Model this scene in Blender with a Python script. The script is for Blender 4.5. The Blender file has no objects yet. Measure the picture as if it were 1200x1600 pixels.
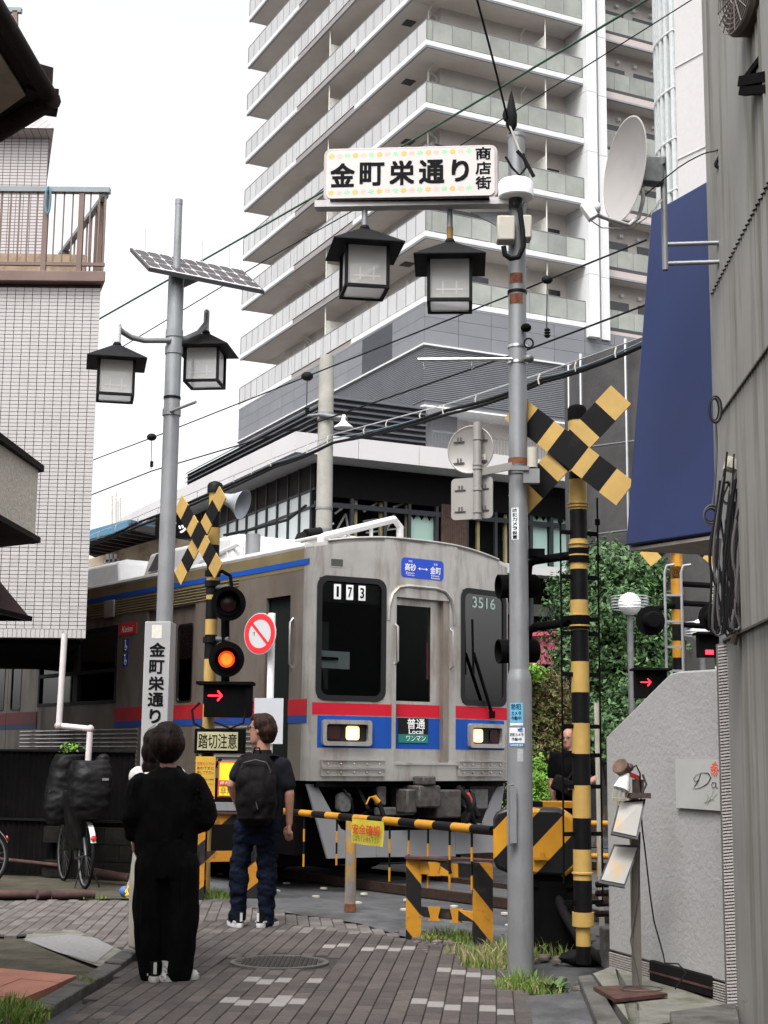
import bpy, bmesh, math, random
import numpy as np
from mathutils import Vector, Matrix, noise
random.seed(7); rng = np.random.default_rng(7)
R = math.radians
S = bpy.context.scene
COL = S.collection

# ---------------------------------------------------------------- camera
F_, PIT, ROL, H_ = 2290.0, R(9.5), R(0.58), 1.4
_R0 = Vector((1, 0, 0)); FW = Vector((0, math.cos(PIT), math.sin(PIT))); _U0 = Vector((0, -math.sin(PIT), math.cos(PIT)))
RV = _R0 * math.cos(ROL) + _U0 * math.sin(ROL); UV = -_R0 * math.sin(ROL) + _U0 * math.cos(ROL)
CAM = Vector((0, 0, H_))
cd = bpy.data.cameras.new('camera'); cam = bpy.data.objects.new('camera', cd); COL.objects.link(cam)
cd.sensor_fit = 'VERTICAL'; cd.sensor_height = 36.0; cd.lens = 36.0 * F_ / 1600.0
cd.clip_start = 0.1; cd.clip_end = 3000
cam.matrix_world = Matrix(((RV.x, UV.x, -FW.x, 0), (RV.y, UV.y, -FW.y, 0), (RV.z, UV.z, -FW.z, H_), (0, 0, 0, 1)))
S.camera = cam

# ---------------------------------------------------------------- light
w = bpy.data.worlds.new('World'); S.world = w; w.use_nodes = True
nt = w.node_tree; nt.nodes.clear()
sky = nt.nodes.new('ShaderNodeTexSky'); sky.sky_type = 'NISHITA'; sky.sun_disc = False
sky.sun_elevation = R(58); sky.sun_rotation = R(200); sky.air_density = 1.0; sky.dust_density = 6.0; sky.ozone_density = 1.0
hs = nt.nodes.new('ShaderNodeHueSaturation'); hs.inputs['Saturation'].default_value = 0.08
bg = nt.nodes.new('ShaderNodeBackground'); bg.inputs['Strength'].default_value = 0.15
ou = nt.nodes.new('ShaderNodeOutputWorld')
nt.links.new(sky.outputs[0], hs.inputs['Color']); nt.links.new(hs.outputs[0], bg.inputs['Color']); nt.links.new(bg.outputs[0], ou.inputs['Surface'])
sl = bpy.data.lights.new('sun', 'SUN'); sl.energy = 0.7; sl.angle = R(16); sl.color = (1.0, 0.97, 0.93)
so = bpy.data.objects.new('sun', sl); COL.objects.link(so)
_sd = Vector((math.sin(R(200)) * math.cos(R(58)), math.cos(R(200)) * math.cos(R(58)), math.sin(R(58))))
so.rotation_euler = _sd.to_track_quat('Z', 'Y').to_euler()
S.view_settings.view_transform = 'Standard'; S.view_settings.look = 'None'
S.view_settings.exposure = 1.38; S.view_settings.gamma = 1.0; S.view_settings.use_curve_mapping = False
S.cycles.max_bounces = 6; S.cycles.diffuse_bounces = 3; S.cycles.glossy_bounces = 3; S.cycles.transparent_max_bounces = 12

# ---------------------------------------------------------------- helpers
def at(x, y, Y):                                   # the point at distance Y ahead seen at photo pixel (x, y)
    d = FW + RV * ((x - 600) / F_) - UV * ((y - 800) / F_)
    return CAM + d * (Y / d.y)
def gr(x, y, z=0.0):                               # the point at height z seen at photo pixel (x, y)
    d = FW + RV * ((x - 600) / F_) - UV * ((y - 800) / F_)
    return CAM + d * ((z - H_) / d.z)
def zat(y, Y, x=600): return at(x, y, Y).z

class MB:
    def __init__(s): s.v = []; s.f = []; s.m = []
    def add(s, vs, fs, mi=0):
        n = len(s.v); s.v += [tuple(p) for p in vs]
        for i, f in enumerate(fs):
            s.f.append(tuple(n + k for k in f)); s.m.append(mi if isinstance(mi, int) else mi[i])
        return s
    def box(s, c, d, mi=0, rz=0.0, rx=0.0, ry=0.0):
        M = Matrix.Translation(Vector(c)) @ Matrix.Rotation(rz, 4, 'Z') @ Matrix.Rotation(ry, 4, 'Y') @ Matrix.Rotation(rx, 4, 'X')
        vs = [M @ Vector((x * d[0] / 2, y * d[1] / 2, z * d[2] / 2)) for x in (-1, 1) for y in (-1, 1) for z in (-1, 1)]
        return s.add(vs, [(0, 1, 3, 2), (4, 6, 7, 5), (0, 4, 5, 1), (2, 3, 7, 6), (0, 2, 6, 4), (1, 5, 7, 3)], mi)
    def bb(s, a, b, mi=0):
        return s.box([(a[i] + b[i]) / 2 for i in range(3)], [abs(b[i] - a[i]) for i in range(3)], mi)
    def bar(s, a, b, wd, ht, mi=0, up=(0, 0, 1)):          # box of section wd x ht from a to b
        a, b = Vector(a), Vector(b); t = (b - a).normalized(); up = Vector(up)
        sd = t.cross(up)
        if sd.length < 1e-4: sd = t.cross(Vector((1, 0, 0)))
        sd.normalize(); u = sd.cross(t)
        vs = [p + sd * (i * wd / 2) + u * (j * ht / 2) for p in (a, b) for i in (-1, 1) for j in (-1, 1)]
        return s.add(vs, [(0, 1, 3, 2), (4, 6, 7, 5), (0, 4, 5, 1), (2, 3, 7, 6), (0, 2, 6, 4), (1, 5, 7, 3)], mi)
    def cyl(s, a, b, r0, r1=None, n=12, mi=0, caps=True, mcap=None):
        r1 = r0 if r1 is None else r1
        return s.tube([a, b], [r0, r1], n, mi, caps, mcap)
    def tube(s, pts, r, n=8, mi=0, caps=True, mcap=None, flat=1.0, closed=False):
        pts = [Vector(p) for p in pts]; k = len(pts)
        if not isinstance(r, (list, tuple)): r = [r] * k
        vs = []; prev = None
        for i, p in enumerate(pts):
            t = (pts[min(i + 1, k - 1)] - pts[max(i - 1, 0)])
            if t.length < 1e-9: t = Vector((0, 0, 1))
            t.normalize()
            if prev is None:
                ref = Vector((0, 0, 1)) if abs(t.z) < 0.9 else Vector((1, 0, 0))
                u = t.cross(ref).normalized()
            else:
                u = (prev - t * prev.dot(t)).normalized()
            prev = u; v = t.cross(u)
            for j in range(n):
                a = 2 * math.pi * j / n
                vs.append(p + (u * math.cos(a) + v * math.sin(a) * flat) * r[i])
        fs = []; ms = []
        for i in range(k - 1):
            for j in range(n):
                fs.append((i * n + j, i * n + (j + 1) % n, (i + 1) * n + (j + 1) % n, (i + 1) * n + j)); ms.append(mi if isinstance(mi, int) else mi[i])
        if caps:
            mc = (mi if isinstance(mi, int) else mi[0]) if mcap is None else mcap
            fs.append(tuple(range(n))[::-1]); ms.append(mc)
            fs.append(tuple((k - 1) * n + j for j in range(n))); ms.append(mc if isinstance(mi, int) or mcap is not None else mi[-1])
        return s.add(vs, fs, ms)
    def loft(s, rings, n=20, mi=0, sq=1.0):                # rings: (centre, rx, ry, rz) horizontal ellipses
        vs = []
        for c, rx, ry, rz in rings:
            c = Vector(c)
            for j in range(n):
                a = 2 * math.pi * j / n
                ca, sa = math.cos(a), math.sin(a)
                x = rx * math.copysign(abs(ca) ** sq, ca); y = ry * math.copysign(abs(sa) ** sq, sa)
                vs.append(c + Vector((x * math.cos(rz) - y * math.sin(rz), x * math.sin(rz) + y * math.cos(rz), 0)))
        k = len(rings)
        fs = [(i * n + j, i * n + (j + 1) % n, (i + 1) * n + (j + 1) % n, (i + 1) * n + j) for i in range(k - 1) for j in range(n)]
        fs += [tuple(range(n))[::-1], tuple((k - 1) * n + j for j in range(n))]
        return s.add(vs, fs, mi)
    def prism(s, poly, o, u, v, th, mi=0, mside=None):     # polygon (2d, in u,v from o) with thickness th along u x v
        o, u, v = Vector(o), Vector(u).normalized(), Vector(v).normalized(); wv = u.cross(v) * th; n = len(poly)
        a = [o + u * p[0] + v * p[1] for p in poly]; b = [p + wv for p in a]
        fs = [tuple(range(n))[::-1], tuple(range(n, 2 * n))] + [(i, (i + 1) % n, n + (i + 1) % n, n + i) for i in range(n)]
        ms = mi if mside is None else [mi, mi] + [mside] * n
        return s.add(a + b, fs, ms)
    def slab(s, pts, th, mi=0, d=(0, 0, -1)):              # 3d polygon thickened along d
        d = Vector(d) * th; a = [Vector(p) for p in pts]; b = [p + d for p in a]; n = len(a)
        return s.add(a + b, [tuple(range(n)), tuple(range(n, 2 * n))[::-1]] + [(i, n + i, n + (i + 1) % n, (i + 1) % n) for i in range(n)], mi)
    def ring(s, outer, inner, o, u, v, th, mi=0):          # frame between two 2d loops of the same length
        o, u, v = Vector(o), Vector(u).normalized(), Vector(v).normalized(); wv = u.cross(v) * th; n = len(outer)
        A = [o + u * p[0] + v * p[1] for p in outer]; B = [o + u * p[0] + v * p[1] for p in inner]
        vs = A + B + [p + wv for p in A] + [p + wv for p in B]; fs = []
        for i in range(n):
            j = (i + 1) % n
            fs += [(i, n + i, n + j, j), (2 * n + i, 2 * n + j, 3 * n + j, 3 * n + i), (i, j, 2 * n + j, 2 * n + i), (n + i, 3 * n + i, 3 * n + j, n + j)]
        return s.add(vs, fs, mi)
    def lathe(s, prof, c, n=24, mi=0, axis=(0, 0, 1)):     # prof (r, h) along axis
        q = Vector((0, 0, 1)).rotation_difference(Vector(axis).normalized()); c = Vector(c); vs = []
        for r, h in prof:
            for j in range(n):
                a = 2 * math.pi * j / n; vs.append(c + q @ Vector((r * math.cos(a), r * math.sin(a), h)))
        k = len(prof); ms = []
        fs = []
        for i in range(k - 1):
            for j in range(n):
                fs.append((i * n + j, i * n + (j + 1) % n, (i + 1) * n + (j + 1) % n, (i + 1) * n + j)); ms.append(mi if isinstance(mi, int) else mi[i])
        fs += [tuple(range(n))[::-1], tuple((k - 1) * n + j for j in range(n))]; ms += [mi if isinstance(mi, int) else mi[0], mi if isinstance(mi, int) else mi[-1]]
        return s.add(vs, fs, ms)
    def ball(s, c, r, mi=0, n=14, sc=(1, 1, 1)):
        vs = [(0, 0, -1)] ; k = n // 2
        vs = [Vector((math.sin(math.pi * i / k) * math.cos(2 * math.pi * j / n), math.sin(math.pi * i / k) * math.sin(2 * math.pi * j / n), -math.cos(math.pi * i / k))) for i in range(1, k) for j in range(n)]
        vs = [Vector((0, 0, -1))] + vs + [Vector((0, 0, 1))]
        fs = [(0, 1 + (j + 1) % n, 1 + j) for j in range(n)]
        fs += [(1 + (i * n) + j, 1 + i * n + (j + 1) % n, 1 + (i + 1) * n + (j + 1) % n, 1 + (i + 1) * n + j) for i in range(k - 2) for j in range(n)]
        e = len(vs) - 1; b = 1 + (k - 2) * n
        fs += [(e, b + j, b + (j + 1) % n) for j in range(n)]
        c = Vector(c)
        return s.add([c + Vector((p.x * r * sc[0], p.y * r * sc[1], p.z * r * sc[2])) for p in vs], fs, mi)
    def mesh(s, name, mats, ang=38):
        me = bpy.data.meshes.new(name); me.from_pydata(s.v, [], s.f)
        for m in (mats if isinstance(mats, (list, tuple)) else [mats]): me.materials.append(m)
        me.polygons.foreach_set('material_index', s.m); me.polygons.foreach_set('use_smooth', [True] * len(s.f))
        me.update(); me.set_sharp_from_angle(angle=R(ang)); return me
    def build(s, name, mats, parent=None, world=False, bevel=0, ang=38):
        if world and parent is not None:
            M = parent_matrix(parent).inverted(); s.v = [tuple(M @ Vector(p)) for p in s.v]
        o = link(name, s.mesh(name, mats, ang), parent)
        if bevel:
            b = o.modifiers.new('bevel', 'BEVEL'); b.width = bevel; b.segments = 2; b.limit_method = 'ANGLE'; b.angle_limit = R(40)
        return o
def parent_matrix(p):
    M = Matrix.LocRotScale(p.location, p.rotation_euler, p.scale)
    return parent_matrix(p.parent) @ M if p.parent else M
def link(name, data, parent=None):
    o = bpy.data.objects.new(name, data); COL.objects.link(o)
    if parent is not None: o.parent = parent
    return o
def tag(o, label=None, cat=None, group=None, kind=None):
    if label: o['label'] = label
    if cat: o['category'] = cat
    if group: o['group'] = group
    if kind: o['kind'] = kind
    return o
def thing(name, label, cat, loc=(0, 0, 0), rz=0.0, group=None):
    o = link(name, None); o.location = loc; o.rotation_euler = (0, 0, rz); o.empty_display_size = 0.2
    return tag(o, label, cat, group)
def copy_tree(o, loc=None, rz=None, label=None, parent=None):
    def cp(a, par):
        c = a.copy(); COL.objects.link(c)
        if par is not None: c.parent = par
        for ch in kids.get(a.name, []): cp(ch, c)
        return c
    kids = {}
    for q in bpy.data.objects:
        if q.parent: kids.setdefault(q.parent.name, []).append(q)
    c = cp(o, parent)
    if loc is not None: c.location = loc
    if rz is not None: c.rotation_euler = (0, 0, rz)
    if label: c['label'] = label
    return c
def rrect(w, h, r, n=5, cx=0, cy=0):
    out = []
    for sx, sy, a0 in ((1, -1, -90), (1, 1, 0), (-1, 1, 90), (-1, -1, 180)):
        for i in range(n + 1):
            a = R(a0 + 90 * i / n); out.append((cx + sx * (w / 2 - r) + r * math.cos(a), cy + sy * (h / 2 - r) + r * math.sin(a)))
    return out

# ---------------------------------------------------------------- materials
def mat(name, col, rough=0.6, metal=0.0, var=0.12, scale=6.0, bump=0.0, bscale=60.0, dirt=0.0, dcol=(0.05, 0.04, 0.03), dscale=(3, 3, 3), dth=0.55, emis=None, est=1.0, spec=0.4, stripe=None, alpha=None, trans=0.0, det=5, rib=None, rnd=0.0):
    m = bpy.data.materials.new(name); m.use_nodes = True; t = m.node_tree; N = t.nodes; L = t.links
    b = N['Principled BSDF']; b.inputs['Roughness'].default_value = rough; b.inputs['Metallic'].default_value = metal
    b.inputs['Specular IOR Level'].default_value = spec
    tc = N.new('ShaderNodeTexCoord'); src = tc.outputs['Object']
    if rnd:
        oi = N.new('ShaderNodeObjectInfo'); sc_ = N.new('ShaderNodeVectorMath'); sc_.operation = 'SCALE'; sc_.inputs[0].default_value = (37, 91, 53); L.new(oi.outputs['Random'], sc_.inputs['Scale'])
        av = N.new('ShaderNodeVectorMath'); L.new(src, av.inputs[0]); L.new(sc_.outputs[0], av.inputs[1]); src = av.outputs[0]
    def nz(sc, d=5, vec=None):
        n = N.new('ShaderNodeTexNoise'); n.inputs['Scale'].default_value = sc; n.inputs['Detail'].default_value = d; n.inputs['Roughness'].default_value = 0.6
        L.new(vec or src, n.inputs['Vector']); return n
    c4 = lambda c: (c[0], c[1], c[2], 1)
    mx = N.new('ShaderNodeMix'); mx.data_type = 'RGBA'
    mx.inputs['A'].default_value = c4([max(0, x * (1 - var)) for x in col]); mx.inputs['B'].default_value = c4([x * (1 + var) for x in col])
    n1 = nz(scale, det); mr = N.new('ShaderNodeMapRange'); mr.inputs['From Min'].default_value = 0.3; mr.inputs['From Max'].default_value = 0.7
    L.new(n1.outputs[0], mr.inputs['Value']); L.new(mr.outputs[0], mx.inputs['Factor']); cur = mx.outputs['Result']
    if stripe:                                            # (direction, period, second colour)
        dv = N.new('ShaderNodeVectorMath'); dv.operation = 'DOT_PRODUCT'; dv.inputs[1].default_value = stripe[0]; L.new(src, dv.inputs[0])
        mu = N.new('ShaderNodeMath'); mu.operation = 'DIVIDE'; mu.inputs[1].default_value = stripe[1]; L.new(dv.outputs['Value'], mu.inputs[0])
        fr = N.new('ShaderNodeMath'); fr.operation = 'FRACT'; L.new(mu.outputs[0], fr.inputs[0])
        gt = N.new('ShaderNodeMath'); gt.operation = 'GREATER_THAN'; gt.inputs[1].default_value = 0.5; L.new(fr.outputs[0], gt.inputs[0])
        m2 = N.new('ShaderNodeMix'); m2.data_type = 'RGBA'; L.new(gt.outputs[0], m2.inputs['Factor']); L.new(cur, m2.inputs['A']); m2.inputs['B'].default_value = c4(stripe[2]); cur = m2.outputs['Result']
    if dirt:
        mp = N.new('ShaderNodeMapping'); mp.inputs['Scale'].default_value = dscale; L.new(src, mp.inputs['Vector'])
        n2 = nz(1.0, 7, mp.outputs[0]); m3r = N.new('ShaderNodeMapRange'); m3r.inputs['From Min'].default_value = dth; m3r.inputs['From Max'].default_value = dth + 0.14
        m3r.inputs['To Max'].default_value = dirt; L.new(n2.outputs[0], m3r.inputs['Value'])
        m3 = N.new('ShaderNodeMix'); m3.data_type = 'RGBA'; L.new(m3r.outputs[0], m3.inputs['Factor']); L.new(cur, m3.inputs['A']); m3.inputs['B'].default_value = c4(dcol); cur = m3.outputs['Result']
        rr = N.new('ShaderNodeMapRange'); rr.inputs['To Min'].default_value = rough; rr.inputs['To Max'].default_value = min(1, rough + 0.3); L.new(m3r.outputs[0], rr.inputs['Value']); L.new(rr.outputs[0], b.inputs['Roughness'])
    if rnd:
        mr2 = N.new('ShaderNodeMapRange'); mr2.inputs['To Min'].default_value = 1 - rnd; mr2.inputs['To Max'].default_value = 1 + rnd; L.new(oi.outputs['Random'], mr2.inputs['Value'])
        vs = N.new('ShaderNodeVectorMath'); vs.operation = 'SCALE'; L.new(cur, vs.inputs[0]); L.new(mr2.outputs[0], vs.inputs['Scale']); cur = vs.outputs[0]
    L.new(cur, b.inputs['Base Color'])
    if bump or rib:
        bp = N.new('ShaderNodeBump'); bp.inputs['Strength'].default_value = min(1, abs(bump) or 0.8); bp.inputs['Distance'].default_value = 0.02
        if rib:
            dv = N.new('ShaderNodeVectorMath'); dv.operation = 'DOT_PRODUCT'; dv.inputs[1].default_value = [q * 2 * math.pi / rib[1] for q in rib[0]]; L.new(src, dv.inputs[0])
            sn = N.new('ShaderNodeMath'); sn.operation = 'SINE'; L.new(dv.outputs['Value'], sn.inputs[0]); L.new(sn.outputs[0], bp.inputs['Height']); bp.inputs['Distance'].default_value = rib[2]
        else:
            n3 = nz(bscale, 4); L.new(n3.outputs[0], bp.inputs['Height'])
        L.new(bp.outputs[0], b.inputs['Normal'])
    if emis: b.inputs['Emission Color'].default_value = c4(emis); b.inputs['Emission Strength'].default_value = est
    if trans: b.inputs['Transmission Weight'].default_value = trans
    if alpha is not None: b.inputs['Alpha'].default_value = alpha
    return m
def glass(name, tint=(0.75, 0.8, 0.8), op=0.25, rough=0.04, mul=1.0):   # thin pane: part clear, part mirror
    m = bpy.data.materials.new(name); m.use_nodes = True; t = m.node_tree; N = t.nodes; L = t.links; N.clear()
    o = N.new('ShaderNodeOutputMaterial'); tr = N.new('ShaderNodeBsdfTransparent'); tr.inputs[0].default_value = (*tint, 1)
    gl = N.new('ShaderNodeBsdfGlossy'); gl.inputs['Roughness'].default_value = rough; gl.inputs['Color'].default_value = (0.9 * mul, 0.9 * mul, 0.9 * mul, 1)
    mx = N.new('ShaderNodeMixShader'); fr = N.new('ShaderNodeFresnel'); fr.inputs['IOR'].default_value = 1.5
    ad = N.new('ShaderNodeMath'); ad.operation = 'ADD'; ad.inputs[1].default_value = op; ad.use_clamp = True
    L.new(fr.outputs[0], ad.inputs[0]); L.new(ad.outputs[0], mx.inputs[0]); L.new(tr.outputs[0], mx.inputs[1]); L.new(gl.outputs[0], mx.inputs[2]); L.new(mx.outputs[0], o.inputs[0])
    return m
YEL = (0.40, 0.255, 0.07); YEL2 = (0.42, 0.19, 0.012); BLK = (0.0045, 0.004, 0.0045)
M = dict(
 asphalt=mat('asphalt', (0.060, 0.060, 0.063), 0.85, var=0.35, scale=1.4, bump=0.7, bscale=130, dirt=0.6, dcol=(0.028, 0.028, 0.03), dscale=(1.2, 1.2, 1), dth=0.5),
 asphalt_old=mat('asphalt_old', (0.085, 0.085, 0.090), 0.8, var=0.4, scale=2.5, bump=0.8, bscale=110, dirt=0.7, dcol=(0.04, 0.038, 0.035), dscale=(2.2, 1.0, 1), dth=0.5),
 moss=mat('mossy_concrete', (0.060, 0.052, 0.036), 0.95, var=0.5, scale=4, bump=0.8, bscale=90, dirt=0.8, dcol=(0.030, 0.040, 0.012), dscale=(3, 3, 3), dth=0.52),
 bed=mat('joint_sand', (0.025, 0.023, 0.020), 0.95, var=0.4, scale=20),
 concrete=mat('concrete', (0.16, 0.155, 0.135), 0.9, var=0.25, scale=5, bump=0.5, bscale=90, dirt=0.7, dcol=(0.07, 0.08, 0.035), dscale=(4, 4, 4), dth=0.5),
 kerb=mat('kerb_stone', (0.085, 0.08, 0.075), 0.9, var=0.35, scale=8, bump=0.7, bscale=70, dirt=0.7, dcol=(0.035, 0.035, 0.025), dscale=(5, 5, 5), dth=0.5),
 slabstone=mat('pale_slab', (0.19, 0.185, 0.185), 0.85, var=0.2, scale=30, bump=0.3, bscale=200),
 terracotta=mat('pink_tile', (0.36, 0.15, 0.10), 0.7, var=0.18, scale=5, bump=0.3, bscale=60, dirt=0.4, dcol=(0.25, 0.12, 0.08), dscale=(6, 6, 6), dth=0.55),
 black=mat('black_paint', BLK, 0.5, var=0.3, scale=12, spec=0.14, dirt=.5, dcol=(.02, .017, .014), dscale=(8, 8, 5), dth=.6),
 blackm=mat('black_matt', (0.0028, 0.0026, 0.0028), 0.9, spec=0.08, var=0.3, scale=12),
 yellow=mat('yellow_paint', YEL, 0.55, var=0.10, scale=8, dirt=0.55, dcol=(0.16, 0.07, 0.03), dscale=(9, 9, 5), dth=0.64),
 yellow2=mat('orange_yellow_paint', YEL2, 0.5, var=0.12, scale=8, dirt=0.6, dcol=(0.10, 0.035, 0.015), dscale=(12, 12, 6), dth=0.6),
 grey=mat('galvanised_grey', (0.21, 0.215, 0.225), 0.5, metal=0.35, var=0.10, scale=5, dirt=0.35, dcol=(0.11, 0.11, 0.11), dscale=(14, 14, 2), dth=0.55),
 greyd=mat('dark_galvanised', (0.13, 0.13, 0.135), 0.5, metal=0.3, var=0.2, scale=10),
 rust=mat('rusty_steel', (0.14, 0.05, 0.022), 0.9, var=0.5, scale=14, bump=0.4, bscale=80),
 white=mat('white_paint', (0.78, 0.78, 0.78), 0.45, var=0.05, scale=6, dirt=0.25, dcol=(0.45, 0.42, 0.38), dscale=(5, 5, 3), dth=0.58),
 cream=mat('cream_plastic', (0.40, 0.375, 0.32), 0.6, var=0.08, scale=6, dirt=.3, dcol=(.2, .17, .13), dscale=(9, 9, 5)),
 steel=mat('bright_steel', (0.55, 0.56, 0.57), 0.3, metal=0.9, var=0.1, scale=10),
 rubber=mat('rubber', (0.006, 0.006, 0.0065), 0.8, spec=0.15, var=0.3, scale=20),
 wire=mat('wire_sheath', (0.006, 0.006, 0.007), 0.7, spec=0.15),
 ink=mat('black_ink', (0.005, 0.005, 0.006), 0.7, var=0.1, spec=.08),
 red=mat('red_paint', (0.60, 0.015, 0.025), 0.45, var=0.08),
 blue=mat('blue_paint', (0.015, 0.06, 0.36), 0.45, var=0.08),
)
# lettering: the built-in font turned into a mesh, fitted to a box w x h on the plane (u, v) at p
_tc = {}
def text(s, p, u, v, w_, h_, m, parent, world=True, bold=0.0, name='lettering', ext=0.0015, shear=0.0, fit=True, label=None):
    key = (s, shear)
    if key not in _tc:
        c = bpy.data.curves.new('lettering', 'FONT'); c.body = s; c.shear = shear; c.resolution_u = 3; c.align_x = 'LEFT'
        o = bpy.data.objects.new('tmp', c); COL.objects.link(o); dg = bpy.context.evaluated_depsgraph_get()
        me = bpy.data.meshes.new_from_object(o.evaluated_get(dg)); bpy.data.objects.remove(o)
        vs = [q.co.copy() for q in me.vertices]; fs = [tuple(q.vertices) for q in me.polygons]
        xs = [q.x for q in vs]; ys = [q.y for q in vs]
        _tc[key] = (vs, fs, min(xs), max(xs), min(ys), max(ys)); bpy.data.meshes.remove(me)
    vs, fs, x0, x1, y0, y1 = _tc[key]
    p, u, v = Vector(p), Vector(u).normalized(), Vector(v).normalized(); n = u.cross(v)
    mb = MB(); e = bold * min(w_ / (x1 - x0), h_ / (y1 - y0)) * 1.0
    sx = (w_ - 2 * e) / (x1 - x0); sy = (h_ - 2 * e) / (y1 - y0)
    for k, (dx, dy) in enumerate(((-e, -e), (e, -e), (-e, e), (e, e), (0, 0)) if bold else ((0, 0),)):
        mb.add([p + u * ((q.x - (x0 + x1) / 2) * sx + dx) + v * ((q.y - (y0 + y1) / 2) * sy + dy) + n * (ext + k * .0002) for q in vs], fs, 0)
    o = mb.build(name, m, parent, world=world)
    if label: o['label'] = label
    return o
def vtext(s, p, u, v, w_, h_, m, parent, bold=0.0, gap=1.12, ext=0.0015):   # characters stacked downwards
    n = len(s); ch = h_ / (n * gap - (gap - 1)); mbs = []
    u = Vector(u).normalized(); v = Vector(v).normalized()
    for i, c in enumerate(s):
        text(c, Vector(p) + v * (h_ / 2 - ch / 2 - i * ch * gap), u, v, w_, ch, m, parent, bold=bold, ext=ext)
def inpoly(x, y, P):
    c = False; n = len(P)
    for i in range(n):
        x1, y1 = P[i][:2]; x2, y2 = P[i - 1][:2]
        if (y1 > y) != (y2 > y) and x < (x2 - x1) * (y - y1) / (y2 - y1) + x1: c = not c
    return c
def sag(a, b, s, n=14):
    a, b = Vector(a), Vector(b)
    return [a.lerp(b, t / n) - Vector((0, 0, 4 * s * (t / n) * (1 - t / n))) for t in range(n + 1)]

# ================================================================ GROUND
def sheet(name, poly, z, m, th=0.0, parent=None, label=None):
    mb = MB(); pts = [(p[0], p[1], z) for p in poly]
    if th: mb.slab(pts, th)
    else: mb.add(pts, [tuple(range(len(pts)))])
    o = mb.build(name, m, parent)
    if parent is None: o['kind'] = 'structure'
    if label: o['label'] = label
    return o
def gp(*ps): return [gr(x, y) for x, y in ps]
sheet('ground', [(-400, -60), (400, -60), (400, 900), (-400, 900)], -0.030, M['asphalt'])
TD = Vector((math.sin(R(-36)), math.cos(R(-36)), 0)); TN = Vector((-math.cos(R(-36)), math.sin(R(-36)), 0))  # along the track; outward to our side
TA = Vector((-0.769, 15.78, 0))
def trk(l, s, z=0.0):                                  # l metres to our side of the near body side, s metres back along the train
    return TA + TN * l + TD * s + Vector((0, 0, z))
# light paving left of the road, dark paving on the road
LZ = gp((-260, 1407), (300, 1407), (350, 1412), (470, 1430), (560, 1443), (625, 1462), (540, 1452), (430, 1440), (330, 1437), (290, 1452), (213, 1492), (160, 1470), (110, 1452), (30, 1461), (-260, 1462))
DZ = gp((213, 1494), (290, 1453), (330, 1438), (430, 1441), (540, 1453), (625, 1463), (700, 1475), (790, 1492), (835, 1530), (822, 1556), (820, 1680), (812, 2300), (-900, 2300), (-60, 1680), (95, 1600))
pav = link('pavement', None); pav['kind'] = 'structure'; pav['label'] = 'interlocking block paving of the lane with pale joint marks'
mp_dark = [mat('dark_paver_%d' % i, c, 0.85, rnd=0.16, var=0.22, scale=25, bump=0.5, bscale=220, dirt=0.35, dcol=(0.035, 0.03, 0.03), dscale=(3, 3, 3), dth=0.5) for i, c in enumerate([(0.064, 0.053, 0.050), (0.077, 0.063, 0.058), (0.052, 0.043, 0.042)])]
mp_lite = [mat('pale_paver_%d' % i, c, 0.85, rnd=0.14, var=0.22, scale=25, bump=0.5, bscale=220, dirt=0.4, dcol=(0.07, 0.06, 0.055), dscale=(4, 4, 4), dth=0.5) for i, c in enumerate([(0.12, 0.105, 0.097), (0.15, 0.132, 0.125), (0.095, 0.082, 0.076)])]
mp_white = mat('white_paver', (0.215, 0.20, 0.195), 0.8, var=0.12, scale=30, bump=0.4, bscale=200)
white_px = [(510, 1476), (540, 1478), (565, 1481), (590, 1480), (612, 1482), (635, 1483), (395, 1530), (425, 1532), (450, 1534), (455, 1528), (480, 1534), (500, 1535), (365, 1560), (395, 1563), (415, 1560), (425, 1568), (450, 1563), (470, 1568), (685, 1514), (705, 1518), (735, 1522), (755, 1524), (668, 1562), (690, 1566), (715, 1570), (735, 1564), (755, 1575), (780, 1580)]
white_pts = [gr(x, y) for x, y in white_px]
def boxmesh(sx, sy, sz, m, cham=0.004):
    mb = MB(); a, b, c = sx / 2, sy / 2, cham
    vs = [(-a, -b, -sz), (a, -b, -sz), (a, b, -sz), (-a, b, -sz), (-a, -b, -c), (a, -b, -c), (a, b, -c), (-a, b, -c), (-a + c, -b + c, 0), (a - c, -b + c, 0), (a - c, b - c, 0), (-a + c, b - c, 0)]
    mb.add(vs, [(0, 1, 5, 4), (1, 2, 6, 5), (2, 3, 7, 6), (3, 0, 4, 7), (4, 5, 9, 8), (5, 6, 10, 9), (6, 7, 11, 10), (7, 4, 8, 11), (8, 9, 10, 11)])
    return mb.mesh('paver', m)
MH = gr(437, 1503)
cells = []
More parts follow.
